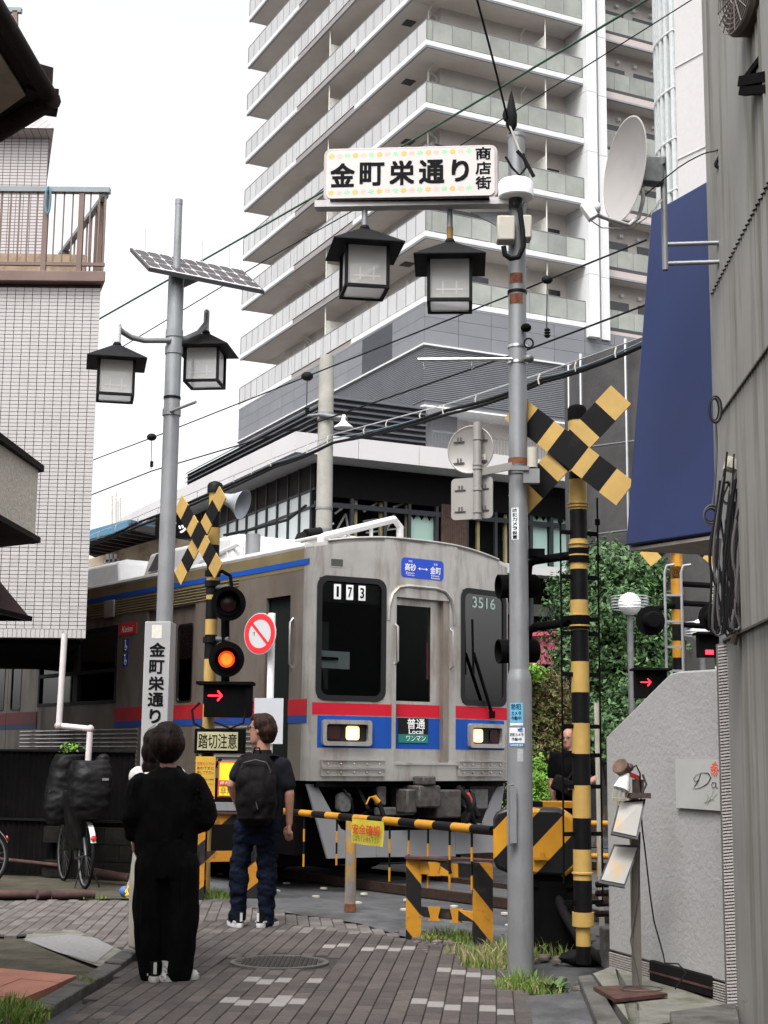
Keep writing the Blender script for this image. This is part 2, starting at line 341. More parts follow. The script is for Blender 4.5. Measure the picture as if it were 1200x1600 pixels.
for zone, yaw, mats in ((LZ, R(-4.0), mp_lite), (DZ, R(4.4), mp_dark)):
    ca, sa = math.cos(yaw), math.sin(yaw)
    xs = [p.x for p in zone]; ys = [p.y for p in zone]
    ulo, uhi = min(xs) - 2, max(xs) + 2; lo, hi = min(ys) - 1, max(ys) + 1
    for i in range(int(ulo / 0.1), int(uhi / 0.1)):
        for j in range(int(lo / 0.2) - 1, int(hi / 0.2) + 1):
            u_ = (i + 0.5) * 0.1; v_ = (j + (0.5 if i % 2 else 0.0)) * 0.2
            x = u_ * ca + v_ * sa; y = -u_ * sa + v_ * ca
            if not inpoly(x, y, zone) or math.hypot(x - MH.x, y - MH.y) < 0.40: continue
            if zone is DZ and y < 5.5: continue
            wh = zone is DZ and any(abs((x - q.x) * ca - (y - q.y) * sa) < 0.05 and abs((x - q.x) * sa + (y - q.y) * ca) < 0.1 for q in white_pts)
            lite = zone is DZ and y > 12.2 and random.random() < 0.35
            m = mp_white if wh else random.choice(mp_lite if lite else mats)
            cells.append((math.hypot(x, y), x, y, -yaw, m))
def vis(c):
    v = Vector((c[1], c[2], 0)) - CAM; d = v.dot(FW); px = 600 + F_ * v.dot(RV) / d; py = 800 - F_ * v.dot(UV) / d
    return -10 < px < 1210 and py < 1615
inv = [c for c in cells if vis(c)]; inv.sort()
near = inv[:300]; ns = set(id(c) for c in near); rest = [c for c in cells if id(c) not in ns]
pm = {}
for d, x, y, yw, m in near:
    if m.name not in pm: pm[m.name] = boxmesh(0.0945, 0.1945, 0.04, m)
    o = link('paver', pm[m.name], pav); o.location = (x, y, 0.0 + random.uniform(-.0015, .0015)); o.rotation_euler = (random.uniform(-.006, .006), random.uniform(-.006, .006), yw)
ms_ = mp_dark + mp_lite + [mp_white]; mb = MB()
for d, x, y, yw, m in rest:
    a, b, c = 0.047, 0.097, 0.004; k = ms_.index(m); z = random.uniform(-.0015, .0015); cc, ss = math.cos(yw), math.sin(yw)
    vs = [(x + p * cc - q * ss, y + p * ss + q * cc, z + r_) for p, q, r_ in ((-a, -b, -.04), (a, -b, -.04), (a, b, -.04), (-a, b, -.04), (-a, -b, -c), (a, -b, -c), (a, b, -c), (-a, b, -c), (-a + c, -b + c, 0), (a - c, -b + c, 0), (a - c, b - c, 0), (-a + c, b - c, 0))]
    mb.add(vs, [(0, 1, 5, 4), (1, 2, 6, 5), (2, 3, 7, 6), (3, 0, 4, 7), (4, 5, 9, 8), (5, 6, 10, 9), (6, 7, 11, 10), (7, 4, 8, 11), (8, 9, 10, 11)], k)
o = mb.build('paver_field', ms_, pav); o['kind'] = 'stuff'
sheet('joint_bed', [(p[0], p[1]) for p in LZ], -0.012, M['bed'], parent=pav)
sheet('joint_bed', [(p[0], p[1]) for p in DZ], -0.0135, M['bed'], parent=pav)
# asphalt approach between paving and track
ap = gp((300, 1404), (350, 1410), (470, 1428), (560, 1441), (628, 1461), (705, 1474), (795, 1490), (1000, 1500)) + [trk(0.2, -7.5), trk(0.2, 3.5)] + gp((300, 1380))
sheet('approach_asphalt', [(p[0], p[1]) for p in ap], -0.008, M['asphalt_old'])
# mossy ground strip, slab, patch, pink tiles at left
sheet('verge', [(p[0], p[1]) for p in gp((-260, 1402), (330, 1402), (330, 1350), (-260, 1350))], -0.012, M['moss'])
sheet('asphalt_patch', [(p[0], p[1]) for p in gp((-260, 1466), (32, 1466), (150, 1514), (130, 1540), (-260, 1540))], -0.004, M['moss'])
sheet('concrete_patch', [(p[0], p[1]) for p in gp((45, 1452), (115, 1450), (160, 1470), (212, 1494), (168, 1514), (38, 1469))], -0.003, M['concrete'], label='old concrete patch beside the block paving')
sheet('pale_slab', [(p[0], p[1]) for p in gp((36, 1467), (108, 1460), (150, 1466), (178, 1480), (148, 1504), (90, 1488))], 0.001, M['slabstone'])
tl = link('tiled_step', None); tl['kind'] = 'structure'; tl['label'] = 'low step of square pink tiles at the left edge'
P0 = gr(120, 1524, 0.045); P1 = gr(-5, 1512, 0.045); P2 = gr(20, 1600, 0.045)
eu = (P1 - P0).normalized(); ev = Vector((-eu.y, eu.x, 0)); ev = ev if (P2 - P0).dot(ev) > 0 else -ev; ev = ((P2 - P0).normalized() * .7 + ev * .3).normalized()
for i in range(6):
    for j in range(5):
        a = P0 + eu * (i * 0.305) + ev * (j * 0.305); b = a + eu * 0.300; c = b + ev * 0.300; d = a + ev * 0.300
        z = random.uniform(-.002, .002)
        mb = MB(); mb.slab([(q.x, q.y, 0.045 + z) for q in (a, b, c, d)], 0.07); mb.build('tile', M['terracotta'], tl)
# kerb stones along the left side
kb = link('kerb', None); kb['kind'] = 'structure'; kb['label'] = 'weathered kerb stones curving along the left of the lane'
kpts = [gr(x, y) for x, y in ((218, 1494), (190, 1515), (160, 1535), (125, 1556), (85, 1580), (40, 1604), (-60, 1650), (-220, 1730))]
for i in range(len(kpts) - 1):
    a, b = kpts[i], kpts[i + 1]; t = (b - a).normalized(); n = Vector((t.y, -t.x, 0)); n = n if n.x < 0 else -n
    a2, b2 = a + t * 0.008, b - t * 0.008
    mb = MB(); h = 0.035 + random.uniform(-.006, .006)
    mb.slab([a2 + Vector((0, 0, h)), b2 + Vector((0, 0, h)), b2 + n * 0.12 + Vector((0, 0, h + .01)), a2 + n * 0.12 + Vector((0, 0, h + .01))], 0.09)
    mb.build('kerb_stone', M['kerb'], kb, bevel=0.008)
# pipe-like edging between verge and pale paving
pe = thing('edging_pipe', 'long rusty brown pipe lying along the edge of the pale paving', 'pipe', gr(0, 1404))
for x0, x1 in ((-200, 56), (58, 78), (81, 148)):
    mb = MB(); mb.cyl(gr(x0, 1403) + Vector((0, 0, .03)), gr(x1, 1402) + Vector((0, 0, .03)), 0.045, n=10); mb.build('pipe_length', mat('brown_pipe', (0.05, 0.024, 0.02), 0.85, var=0.4, scale=9), pe, world=True)
# concrete margin at lower right
rs = link('concrete_margin', None); rs['kind'] = 'structure'; rs['label'] = 'concrete slabs and kerb at the foot of the right wall'
for poly, z, m, nm in ((((822, 1556), (915, 1548), (935, 1600), (820, 1602)), 0.0, 'asphalt_old', 'slab'), (((819, 1603), (937, 1601), (990, 1760), (818, 1760)), 0.0, 'asphalt_old', 'slab')):
    mb = MB(); mb.slab([gr(x, y, z) for x, y in poly], 0.06); mb.build(nm, M[m], rs)
for a, b, c, d in (((903, 1525), (925, 1522), (950, 1562), (921, 1566)), ((921, 1567), (950, 1563), (985, 1620), (944, 1624)), ((945, 1625), (986, 1621), (1040, 1720), (990, 1724))):
    mb = MB(); mb.slab([gr(x, y, 0.06) for x, y in (a, b, c, d)], 0.10); mb.build('kerb_stone', M['kerb'], rs, bevel=0.008)
for poly in (((927, 1521), (960, 1508), (1160, 1580), (1030, 1600), (988, 1620)),):
    mb = MB(); mb.slab([gr(x, y, 0.055) for x, y in poly] + [Vector((2.3, 5, .055)), Vector((1.2, 5, .055))], 0.09); mb.build('slab', M['concrete'], rs)
mb = MB(); mb.slab([gr(1046, 1580, .1), gr(1150, 1566, .1), gr(1165, 1640, .1), gr(1055, 1640, .1)], 0.1); mb.build('step', M['kerb'], rs, bevel=0.01)
# manhole cover
mh = thing('manhole_cover', 'round iron manhole cover set in the dark block paving', 'manhole', MH)
mb = MB(); mb.lathe([(0.34, -0.02), (0.34, 0.004), (0.33, 0.006), (0.31, 0.006), (0.305, -0.004)], MH, 40)
mb.build('rim', mat('manhole_rim', (0.07, 0.065, 0.06), 0.7, var=0.3, scale=30), mh, world=True)
mb = MB(); mb.lathe([(0.303, -0.02), (0.303, 0.000), (0.0, 0.001)], MH, 40)
for i in range(-9, 10):
    for j in range(-9, 10):
        if math.hypot(i, j) * 0.031 < 0.28: mb.box((MH.x + i * 0.031, MH.y + j * 0.031, 0.003), (0.02, 0.012, 0.006), rz=0.78 if (i + j) % 2 else -0.78)
mb.build('lid', mat('cast_iron', (0.045, 0.04, 0.038), 0.65, metal=0.3, var=0.4, scale=25, bump=0.3), mh, world=True)

# track: dark ballast strip, crossing deck, rails
sheet('track_bed', [(p.x, p.y) for p in (trk(0.9, 60), trk(0.9, 3.2), trk(-8.3, 3.2), trk(-8.3, 60))], -0.014, mat('ballast_dark', (0.035, 0.030, 0.026), 0.95, var=0.7, scale=30, bump=1.0, bscale=45))
sheet('track_bed', [(p.x, p.y) for p in (trk(0.9, -6.6), trk(0.9, -40), trk(-8.3, -40), trk(-8.3, -6.6))], -0.014, bpy.data.materials['ballast_dark'])
mst = mat('rail_steel', (0.05, 0.03, 0.022), 0.5, metal=0.5, var=0.4, scale=20)
for l in (-0.87, -1.94, -5.2, -6.27):
    mb = MB(); mb.bar(trk(l, 60, .03), trk(l, -40, .03), 0.065, 0.09); o = mb.build('rail', mst); tag(o, 'steel rail of the %s track, %s one' % ('near' if l > -3 else 'far', 'nearer' if l in (-0.87, -5.2) else 'farther'), 'rail', 'rails')
mb = MB()
for l in (-1.4, -5.7): mb.slab([trk(l - 0.47, 3.2, .028), trk(l + 0.47, 3.2, .028), trk(l + 0.47, -6.6, .028), trk(l - 0.47, -6.6, .028)], .05)
o = mb.build('crossing_deck', M['asphalt']); o['kind'] = 'structure'
for i in range(9):
    for l in (-0.45, 0.15):
        p = trk(l, 2.6 - i * 0.75, -0.004)
        mb = MB(); mb.lathe([(0.04, -0.01), (0.04, 0.006), (0.02, 0.010)], p, 10); o = mb.build('road_stud', M['cream']); tag(o, 'small white road stud set in the crossing surface', 'road stud', 'road studs on the crossing')
# far road across the track with a white line
sheet('far_road', [(p.x, p.y) for p in (trk(-8.6, 6), trk(-8.6, -14), trk(-20, -14), trk(-20, 6))], -0.012, M['asphalt_old'])
mb = MB()
for l in (-10.5, -13): mb.slab([trk(l, 5, -.004), trk(l + .15, 5, -.004), trk(l + .15, -12, -.004), trk(l, -12, -.004)], .002)
o = mb.build('road_line', M['white']); o['kind'] = 'structure'

# ================================================================ BUILDINGS
def loc2(wp, o, rz):
    v = Vector(wp) - Vector(o); c, s = math.cos(rz), math.sin(rz)
    return Vector((v.x * c + v.y * s, -v.x * s + v.y * c, v.z))
def onp(x, y, p0, n):
    d = FW + RV * ((x - 600) / F_) - UV * ((y - 800) / F_); return CAM + d * ((Vector(p0) - CAM).dot(Vector(n)) / d.dot(Vector(n)))
def face_fn(o, rz, axis, off=0.0):                        # pixel -> local coordinates on the face x=off or y=off
    lx = Vector((math.cos(rz), math.sin(rz), 0)); ly = Vector((-math.sin(rz), math.cos(rz), 0)); o = Vector(o)
    n = lx if axis == 'x' else ly; p0 = o + n * off
    return lambda x, y: loc2(onp(x, y, p0, n), o, rz)
# ---- apartment tower
TW = (1.815, 66.0, 0); TZ = R(26.1)
tw = thing('apartment_tower', 'tall beige apartment tower with stacked balconies and white floor bands', 'building', TW, TZ)
m_wall = mat('tower_wall', (0.52, 0.48, 0.45), 0.85, var=0.06, scale=0.8, dirt=0.25, dcol=(0.30, 0.27, 0.25), dscale=(1, 1, .3), dth=0.52)
m_soff = mat('tower_soffit', (0.54, 0.50, 0.465), 0.9, var=0.08, scale=0.7)
m_band = mat('tower_white_band', (0.56, 0.565, 0.57), 0.6, var=0.03)
m_lip = mat('tower_grey_lip', (0.22, 0.23, 0.24), 0.6)
m_lilac = mat('tower_lilac_band', (0.42, 0.36, 0.35), 0.8, var=0.05)
m_rail = mat('frosted_panel_light', (0.38, 0.375, 0.375), 0.25, rnd=0.07, var=0.08, scale=0.35, spec=0.5)
m_railg = mat('frosted_panel_green', (0.235, 0.25, 0.225), 0.22, rnd=0.16, var=0.25, scale=0.5, spec=0.6)
m_post = mat('rail_post', (0.16, 0.16, 0.17), 0.5)
m_win = mat('dark_window', (0.02, 0.022, 0.025), 0.15, rnd=0.6, var=0.3, spec=0.6)
m_clad = mat('grey_cladding', (0.155, 0.158, 0.172), 0.6, rnd=0.05, var=0.08, scale=0.5, dirt=0.3, dcol=(0.15, 0.155, 0.17), dscale=(.6, .6, .2), dth=0.5)
m_cladd = mat('grey_cladding_joint', (0.11, 0.115, 0.13), 0.7)
m_rib = mat('ribbed_grey', (0.15, 0.155, 0.17), 0.6, var=0.1, scale=1)
NF = 12; FH = 3.22; Z0 = 22.70
mbw = MB(); mbw.bb((1.7, 1.7, 14), (18.4, 21.4, Z0 + NF * FH + 2)); mbw.build('wall', m_wall, tw)
unit = []
def tower_floor(z):
    f = link('floor_slab', None, tw); f.location = (0, 0, z)
    mb = MB(); t = -0.34
    mb.bb((0.02, 0.02, t + .02), (9.0, 1.75, -.02), 0); mb.bb((0.02, 1.7, t + .02), (1.75, 24.6, -.02), 0)
    mb.bb((10.4, .62, t + .02), (18.3, 1.75, -.02), 0); mb.bb((1.7, 21.3, t + .02), (6, 24.6, -.02), 0)
    # bands and lips
    mb.bb((-0.03, -0.03, -0.26), (9.0, 0.1, 0), 1); mb.bb((-0.01, -0.01, -0.35), (9.0, 0.1, -0.262), 2)
    mb.bb((-0.03, 0.102, -0.26), (0.1, 8.15, 0), 1); mb.bb((-0.01, 0.102, -0.35), (0.1, 24.62, -0.262), 2)
    mb.bb((-0.03, 16.25, -0.26), (0.1, 24.62, 0), 1)
    mb.bb((0.02, 8.152, -0.26), (0.1, 16.248, -0.02), 3)
    mb.bb((0.1, 24.55, -0.30), (6, 24.64, 0), 1)
    mb.bb((10.4, 0.6, -0.32), (18.3, 0.7, 0.02), 3); mb.bb((10.4, 0.58, -0.42), (18.3, 0.7, -0.322), 2)
    f.data if False else None
    o = mb.build('slab_edge', [m_soff, m_band, m_lip, m_lilac], f)
    return f
def panels(f, pts, m, nm='balcony_panel'):
    for a, b in pts:
        a, b = Vector(a), Vector(b); mb = MB(); mb.bar(a + (b - a) * 0.015 + Vector((0, 0, .55)), b - (b - a) * 0.015 + Vector((0, 0, .55)), 0.03, 1.0); yield mb.mesh(nm, m)
pmesh = {}
def place_panel(f, x, y, wd, ax, m, z=0.06, h=1.02):
    k = (round(wd, 2), ax, m.name, h)
    if k not in pmesh:
        mb = MB(); mb.bb((0.012, -0.015, 0) if ax == 'x' else (-0.015, 0.012, 0), (wd - 0.012, 0.015, h) if ax == 'x' else (0.015, wd - 0.012, h)); pmesh[k] = mb.mesh('balcony_panel', m)
    o = link('balcony_panel', pmesh[k], f); o.location = (x, y, z)
vent_m = mat('vent_cap', (0.6, 0.6, 0.58), 0.5)
m_grille = mat('dark_grille', (0.05, 0.045, 0.05), 0.7)
m_part = mat('partition_panel', (0.55, 0.54, 0.5), 0.6)
for k in range(NF):
    f = tower_floor(Z0 + k * FH)
    if k >= 9:                                            # high floors, only the far left ends are in view
        for i in range(8): place_panel(f, 0.03, 16.3 + i * 1.03, 1.03, 'y', m_rail)
    else:
        for i in range(8): place_panel(f, 0.03, 0.06 + i * 1.005, 1.005, 'y', m_rail)
        for i in range(8): place_panel(f, 0.03, 8.1 + i * 1.015, 1.015, 'y', m_rail)
        for i in range(8): place_panel(f, 0.03, 16.25 + i * 1.04, 1.04, 'y', m_rail)
        place_panel(f, 0.05, 0.03, 0.30, 'x', m_railg)
        for i in range(8): place_panel(f, 0.35 + i * 1.08, 0.03, 1.08, 'x', m_railg)
        for i in range(5): place_panel(f, 10.42 + i * 0.98, 0.66, 0.98, 'x', m_railg, z=0.22, h=0.9)
    mb = MB()                                            # rails, grille slats, partitions, pipes
    mb.bb((0, 0, 1.09), (9.0, 0.06, 1.12), 0); mb.bb((0, 0, 1.09), (0.06, 24.6, 1.12), 0)
    if k < 9:
        for i in range(9): mb.bb((0.33 + i * 1.08, 0.0, 0), (0.37 + i * 1.08, 0.05, 1.09), 0)
        for i in range(26): mb.bb((0.0, 0.0 + i * 0.985, 0), (0.04, 0.03 + i * 0.985, 1.09), 0)
        mb.bb((10.4, .66, 1.12), (18, .72, 1.16), 0)
    mb.build('handrail', m_post, f)
    if k < 9:
        mb = MB()
        for q in range(4): mb.bb((0.03, 8.2, -0.01 + q * 0.035), (0.09, 16.2, 0.008 + q * 0.035))
        mb.bb((0.07, 8.2, -0.02), (0.1, 16.2, 0.14)); mb.build('grille', m_grille, f)
        mb = MB(); mb.bb((10.42, 0.63, 0.03), (18.0, 0.68, 0.2)); mb.build('grille', m_grille, f)
        for y in (12.0,):
            mb = MB(); mb.bb((0.25, y, 0.05), (1.7, y + 0.05, 2.1)); mb.cyl((0.2, y, 0), (0.2, y, 2.88), 0.04, n=6); mb.build('partition', m_part, f)
        mb = MB(); mb.bb((6.9, 0.3, 0.05), (6.95, 1.7, 2.0)); mb.cyl((6.92, 0.25, 0), (6.92, 0.25, 2.88), 0.04, n=6); mb.build('partition', m_part, f)
        for x, y in ((0.95, 1.64), (6.3, 1.64)):
            mb = MB(); mb.tube([(x, y - .06, 0), (x, y - .06, 2.5), (x + .15, y - .35, 2.85)], 0.045, 6); mb.build('drain_pipe', m_part, f)
        for y in (9.6, 17.2, 17.6, 1.9):
            mb = MB(); mb.tube([(1.6, y, 0), (1.6, y, 2.45), (1.2, y + .2, 2.8)], 0.04, 6); mb.build('drain_pipe', m_part, f)
        for (x0, x1) in ((1.4, 4.4), (7.2, 8.6)):
            mb = MB(); mb.bb((x0, 1.66, 0.1), (x1, 1.72, 2.05)); mb.build('window', m_win, f)
        for x0 in (10.9, 13.4): mb = MB(); mb.bb((x0, 1.66, 0.1), (x0 + 1.9, 1.72, 2.0)); mb.build('window', m_win, f)
        for (y0, y1) in ((2.6, 4.4), (5.0, 6.6), (10.2, 11.7), (13, 15), (18.4, 20.4)):
            mb = MB(); mb.bb((1.66, y0, 0.1), (1.72, y1, 2.05)); mb.build('window', m_win, f)
        for y in (2.2, 4.7, 7.3, 12.6, 17.9):
            mb = MB(); mb.bb((1.52, y, 2.2), (1.7, y + .22, 2.42)); mb.build('vent_cap', vent_m, f)
        for x in (12.2, 13.3, 14.4):
            mb = MB(); mb.bb((x, 1.5, 2.25), (x + .2, 1.7, 2.4)); mb.build('vent_cap', vent_m, f)
        mb = MB(); mb.bb((0.7, 3.5, 2.86), (1.25, 4.1, 2.885)); mb.build('ceiling_hatch', m_grille, f)
for x0, x1, y0 in ((9.02, 9.62, -0.32), (9.86, 10.36, -0.12)):
    for k in range(NF):
        mb = MB(); mb.bb((x0, y0, Z0 - 0.35 + (k - 0.13) * FH + .02), (x1, 1.75, Z0 - 0.35 + (k + 0.87) * FH)); mb.build('pilaster_panel', m_band, tw)
mb = MB(); mb.bb((9.6, .1, 22), (9.88, 1.7, Z0 + NF * FH)); mb.build('pilaster_gap', m_lip, tw)
# grey clad base of the tower
FLt, FRt = face_fn(TW, TZ, 'x'), face_fn(TW, TZ, 'y')
mb = MB(); mb.bb((0.06, 0.06, 20.42), (16, 24.6, 22.34), 0); mb.build('base_cladding', m_clad, tw)
ys = [0.02, 3.45, 3.55]
pz = [(20.46, 21.10), (21.115, 21.74), (21.755, 22.34)]
for (z0, z1) in pz:
    for i in range(9):
        a = 0.02 + i * 1.78
        if a < 15: mb = MB(); mb.bb((a + (0.0 if i == 0 else .01), -0.0, z0), (a + 1.765, 0.05, z1)); mb.build('cladding_panel', m_clad, tw)
    for a, b in ((0.07, 1.75), (1.765, 3.4), (6.85, 8.6), (8.62, 10.4), (10.42, 12.2), (12.22, 14), (14.02, 15.8), (15.82, 17.6), (17.62, 19.4), (19.42, 21.2), (21.22, 23.0), (23.02, 24.6)):
        mb = MB(); mb.bb((0.0, a, z0), (0.055, b, z1)); mb.build('cladding_panel', m_clad, tw)
mb = MB()
for i in range(24): mb.bb((-0.01, 3.42, 20.50 + i * 0.077), (0.05, 6.83, 20.535 + i * 0.077))
mb.bb((0.03, 3.42, 20.46), (0.055, 6.83, 22.34)); mb.build('louvre_panel', m_cladd, tw)
mb = MB(); mb.bb((-0.12, -0.12, 20.34), (16, 0.1, 20.42)); mb.bb((-0.12, .102, 20.34), (0.1, 24.7, 20.42)); mb.build('sill_flashing', m_band, tw)
mb = MB(); mb.bb((0.05, 0.05, 17.5), (16, 24.5, 20.33), 0)
for i in range(28):
    z = 17.75 + i * 0.093; mb.bb((-0.02, -0.02, z), (16, 0.06, z + 0.05), 0); mb.bb((-0.02, 0.062, z), (0.06, 24.5, z + 0.05), 0)
mb.build('ribbed_cladding', m_rib, tw)
mb = MB(); mb.bb((-0.03, -0.03, 17.42), (16, 24.5, 17.5), 0); mb.build('soffit', mat('white_soffit', (0.62, 0.62, 0.63), 0.8), tw)
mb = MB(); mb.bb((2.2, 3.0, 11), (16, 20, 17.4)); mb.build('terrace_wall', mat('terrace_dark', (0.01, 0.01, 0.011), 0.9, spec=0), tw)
mb = MB(); mb.bb((1.0, 1.2, 11), (2.4, 2.6, 17.4)); mb.build('column', m_clad, tw)
mb = MB(); mb.bb((1.0, 0.6, 11), (16, 0.7, 13.6)); mb.build('terrace_parapet', m_clad, tw)
# ---- dark louvred screen on the podium
q = at(520, 618.5, 57); LVo = (q.x, q.y, 0)
lv = thing('louvre_screen', 'dark horizontal louvre screen around the plant deck below the tower', 'louvre screen', (q.x, q.y, 10.5), TZ)
FLl, FRl = face_fn(LVo, TZ, 'x'), face_fn(LVo, TZ, 'y')
ztop = q.z - 10.5; lr = FRl(668, 640).x; ll = FLl(289, 738).y
m_lv = mat('dark_louvre', (0.045, 0.047, 0.055), 0.5, var=0.15, scale=2)
mb = MB(); mb.bb((0.14, 0.14, -1.5), (lr, 0.2, ztop - 0.05)); mb.bb((0.14, .2, -1.5), (0.2, ll, ztop - 0.05)); mb.bb((lr - .1, .14, -1.5), (lr, 6, ztop)); mb.build('backing', mat('louvre_backing', (0.012, 0.012, 0.016), 0.8), lv)
n = 22
for i in range(n):
    z = ztop - 0.06 - i * 0.235
    mb = MB(); mb.slab([(0, 0, z), (lr, 0, z), (lr, 0.13, z + .12), (0.13, 0.13, z + .12)], 0.03); mb.slab([(0, 0, z), (0.13, 0.13, z + .12), (0.13, ll, z + .12), (0, ll, z)], 0.03); mb.build('louvre_slat', m_lv, lv)
# ---- podium with white canopy
q = at(462, 674, 45); PDo = (q.x, q.y, 0)
pd = thing('shop_podium', 'dark glazed shop podium with a broad white canopy', 'building', PDo, TZ)
zt = q.z; FLp, FRp = face_fn(PDo, TZ, 'x'), face_fn(PDo, TZ, 'y')
m_can = mat('white_canopy', (0.47, 0.455, 0.46), 0.55, rnd=0.03, var=0.03, scale=0.5)
m_cans = mat('canopy_soffit', (0.50, 0.50, 0.50), 0.7)
mb = MB(); mb.bb((0.06, 0.06, zt - 0.64), (17, 20, zt - 0.02)); mb.build('canopy', m_cans, pd)
x = 0.0
while x < 16:
    mb = MB(); mb.bb((x + .008, 0, zt - 0.66), (x + 2.18, 0.05, zt)); mb.build('fascia_panel', m_can, pd); x += 2.19
y = 0.052
while y < 19:
    mb = MB(); mb.bb((0, y + .008, zt - 0.66), (0.05, y + 1.94, zt)); mb.build('fascia_panel', m_can, pd); y += 1.95
IN = 1.25
FLw, FRw = face_fn(PDo, TZ, 'x', IN), face_fn(PDo, TZ, 'y', IN)
m_dkc = mat('charcoal_cladding', (0.028, 0.023, 0.021), 0.8, spec=0.15, var=0.3, scale=3, bump=0.3)
m_mull = mat('dark_mullion', (0.025, 0.028, 0.033), 0.5)
m_bright = mat('blind_white', (0.62, 0.66, 0.66), 0.35, rnd=0.12, var=0.1, scale=0.6)
m_cyan = mat('pale_green_sheet', (0.42, 0.60, 0.53), 0.4, var=0.08, scale=0.5)
m_glass = glass('window_glass', (0.5, 0.55, 0.55), 0.12)
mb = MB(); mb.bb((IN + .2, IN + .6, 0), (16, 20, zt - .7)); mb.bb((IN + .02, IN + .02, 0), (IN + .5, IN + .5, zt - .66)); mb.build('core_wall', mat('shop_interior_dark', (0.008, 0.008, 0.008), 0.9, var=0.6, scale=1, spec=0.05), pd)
zl = FLw(470, 772).z; zl2 = FLw(470, 798).z; zl3 = FLw(470, 850).z - 1
mb = MB(); mb.bb((IN, IN, zl), (IN + .1, 19, zt - .66)); mb.build('upper_cladding', m_dkc, pd)
zz = zt - .66
yq = IN + .3
for i in range(15):
    y0 = yq + i * 0.98
    mb = MB(); mb.bb((IN - .05, y0 - .04, zl3 - 2), (IN + .1, y0 + .04, zz)); mb.build('mullion', m_mull, pd)
    for a, b in ((zl2 + .04, zl - .04), (zl3, zl2 - .04)):
        mb = MB(); mb.bb((IN + .02, y0 + .05, a), (IN + .06, y0 + .93, b)); mb.build('pane', m_bright, pd)
mb = MB(); mb.bb((IN - .03, IN, zl2 - .04), (IN + .1, 19, zl2 + .04)); mb.bb((IN - .03, IN, zl - .04), (IN + .1, 19, zl + .03)); mb.build('transom', m_mull, pd)
mb = MB(); mb.bb((IN + .05, IN, 0), (IN + .15, 19, zl3)); mb.build('lower_wall', m_dkc, pd)
# front: fascia, windows, slatted part
zf = FRw(560, 780).z; zb = FRw(700, 880).z
mb = MB(); mb.bb((IN, IN, zf), (16, IN + .1, zz)); mb.build('upper_fascia', mat('black_fascia', (0.008, 0.007, 0.007), 0.8, spec=0.1), pd)
for px_, wd in ((500, .12), (550, .12), (602, .1), (640, .1), (683, .1), (730, .1), (775, .1), (830, .12), (862, .12), (895, .12)):
    x = FRw(px_, 820).x; mb = MB(); mb.bb((x - wd / 2, IN - .02, zb - 2.5), (x + wd / 2, IN + .1, zf)); mb.build('mullion', m_mull, pd)
zt2 = FRw(600, 797).z
mb = MB(); mb.bb((IN, IN - .01, zt2 - .06), (16, IN + .1, zt2 + .1)); mb.build('transom', m_mull, pd)
for a, b in ((604, 682), (732, 772), (828, 895)):
    pass
for a, b, top in ((645, 682, 802), (684, 690, 806), (828, 860, 803), (864, 893, 803)):
    x0, x1 = FRw(a, 820).x, FRw(b, 820).x; z1 = FRw((a + b) / 2, top).z; z0 = FRw((a + b) / 2, 890).z
    n = 6; pts = [(x0, z0), (x1, z0)] + [(x1 + (x0 - x1) * i / n, z1 - (0.22 if i % 2 else 0.0)) for i in range(n + 1)]
    mb = MB(); mb.prism([(p[0], p[1]) for p in pts], (0, IN + .25, 0), (1, 0, 0), (0, 0, 1), 0.03); mb.build('hanging_sheet', m_cyan, pd)
m_wood = mat('brown_slats', (0.07, 0.04, 0.03), 0.7, var=0.3)
x0, x1 = FRw(690, 820).x, FRw(727, 820).x; k = 14
for i in range(k):
    x = x0 + (x1 - x0) * i / (k - 1); mb = MB(); mb.bb((x - .03, IN - .06, zb - 2), (x + .03, IN + .0, zf + .1)); mb.build('slat', m_wood, pd)
for px_, c in ((517, 0), (560, 0), (600, 0), (641, 0), (752, 0), (795, 0)):
    x = FRw(px_, 820).x; mb = MB(); mb.bb((x - .06, IN + .18, zb - 2), (x + .04, IN + .3, zf)); mb.build('inner_post', mat('olive_post', (0.28, 0.24, 0.12), 0.6) if 'olive_post' not in bpy.data.materials else bpy.data.materials['olive_post'], pd)
m_lampw = mat('tube_light', (0.6, 0.6, 0.6), 0.5)
for a, b in (((530, 800), (552, 785)), ((575, 797), (598, 783)), ((622, 790), (640, 784)), ((505, 822), (530, 815))):
    pa, pb = FRw(*a), FRw(*b); mb = MB(); mb.bar((pa.x, IN + .35, pa.z), (pb.x, IN + .45, pb.z), .06, .06); mb.build('ceiling_tube', m_lampw, pd)
for a, b in (((520, 850), (548, 800)), ((548, 800), (556, 850)), ((575, 812), (612, 806)), ((580, 830), (640, 822)), ((600, 850), (624, 802)), ((624, 802), (640, 850))):
    pa, pb = FRw(*a), FRw(*b); mb = MB(); mb.bar((pa.x, IN + .4, pa.z), (pb.x, IN + .4, pb.z), .07, .05); mb.build('inner_frame', mat('inner_frame', (0.30, 0.30, 0.28), 0.5) if 'inner_frame' not in bpy.data.materials else bpy.data.materials['inner_frame'], pd)
zs = FRw(860, 895).z
mb = MB(); mb.bb((FRw(735, 890).x, IN - .5, zs - .18), (16, IN + .3, zs + .14)); mb.build('white_sill', m_can, pd)
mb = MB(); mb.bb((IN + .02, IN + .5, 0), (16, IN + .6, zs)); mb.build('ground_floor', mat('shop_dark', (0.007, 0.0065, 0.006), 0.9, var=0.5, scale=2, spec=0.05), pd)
mb = MB(); mb.bb((IN, IN + .3, zs - 1.5), (16, IN + .4, zs - 1.1)); mb.build('shop_beam', mat('beam_grey', (0.10, 0.10, 0.09), 0.7), pd)
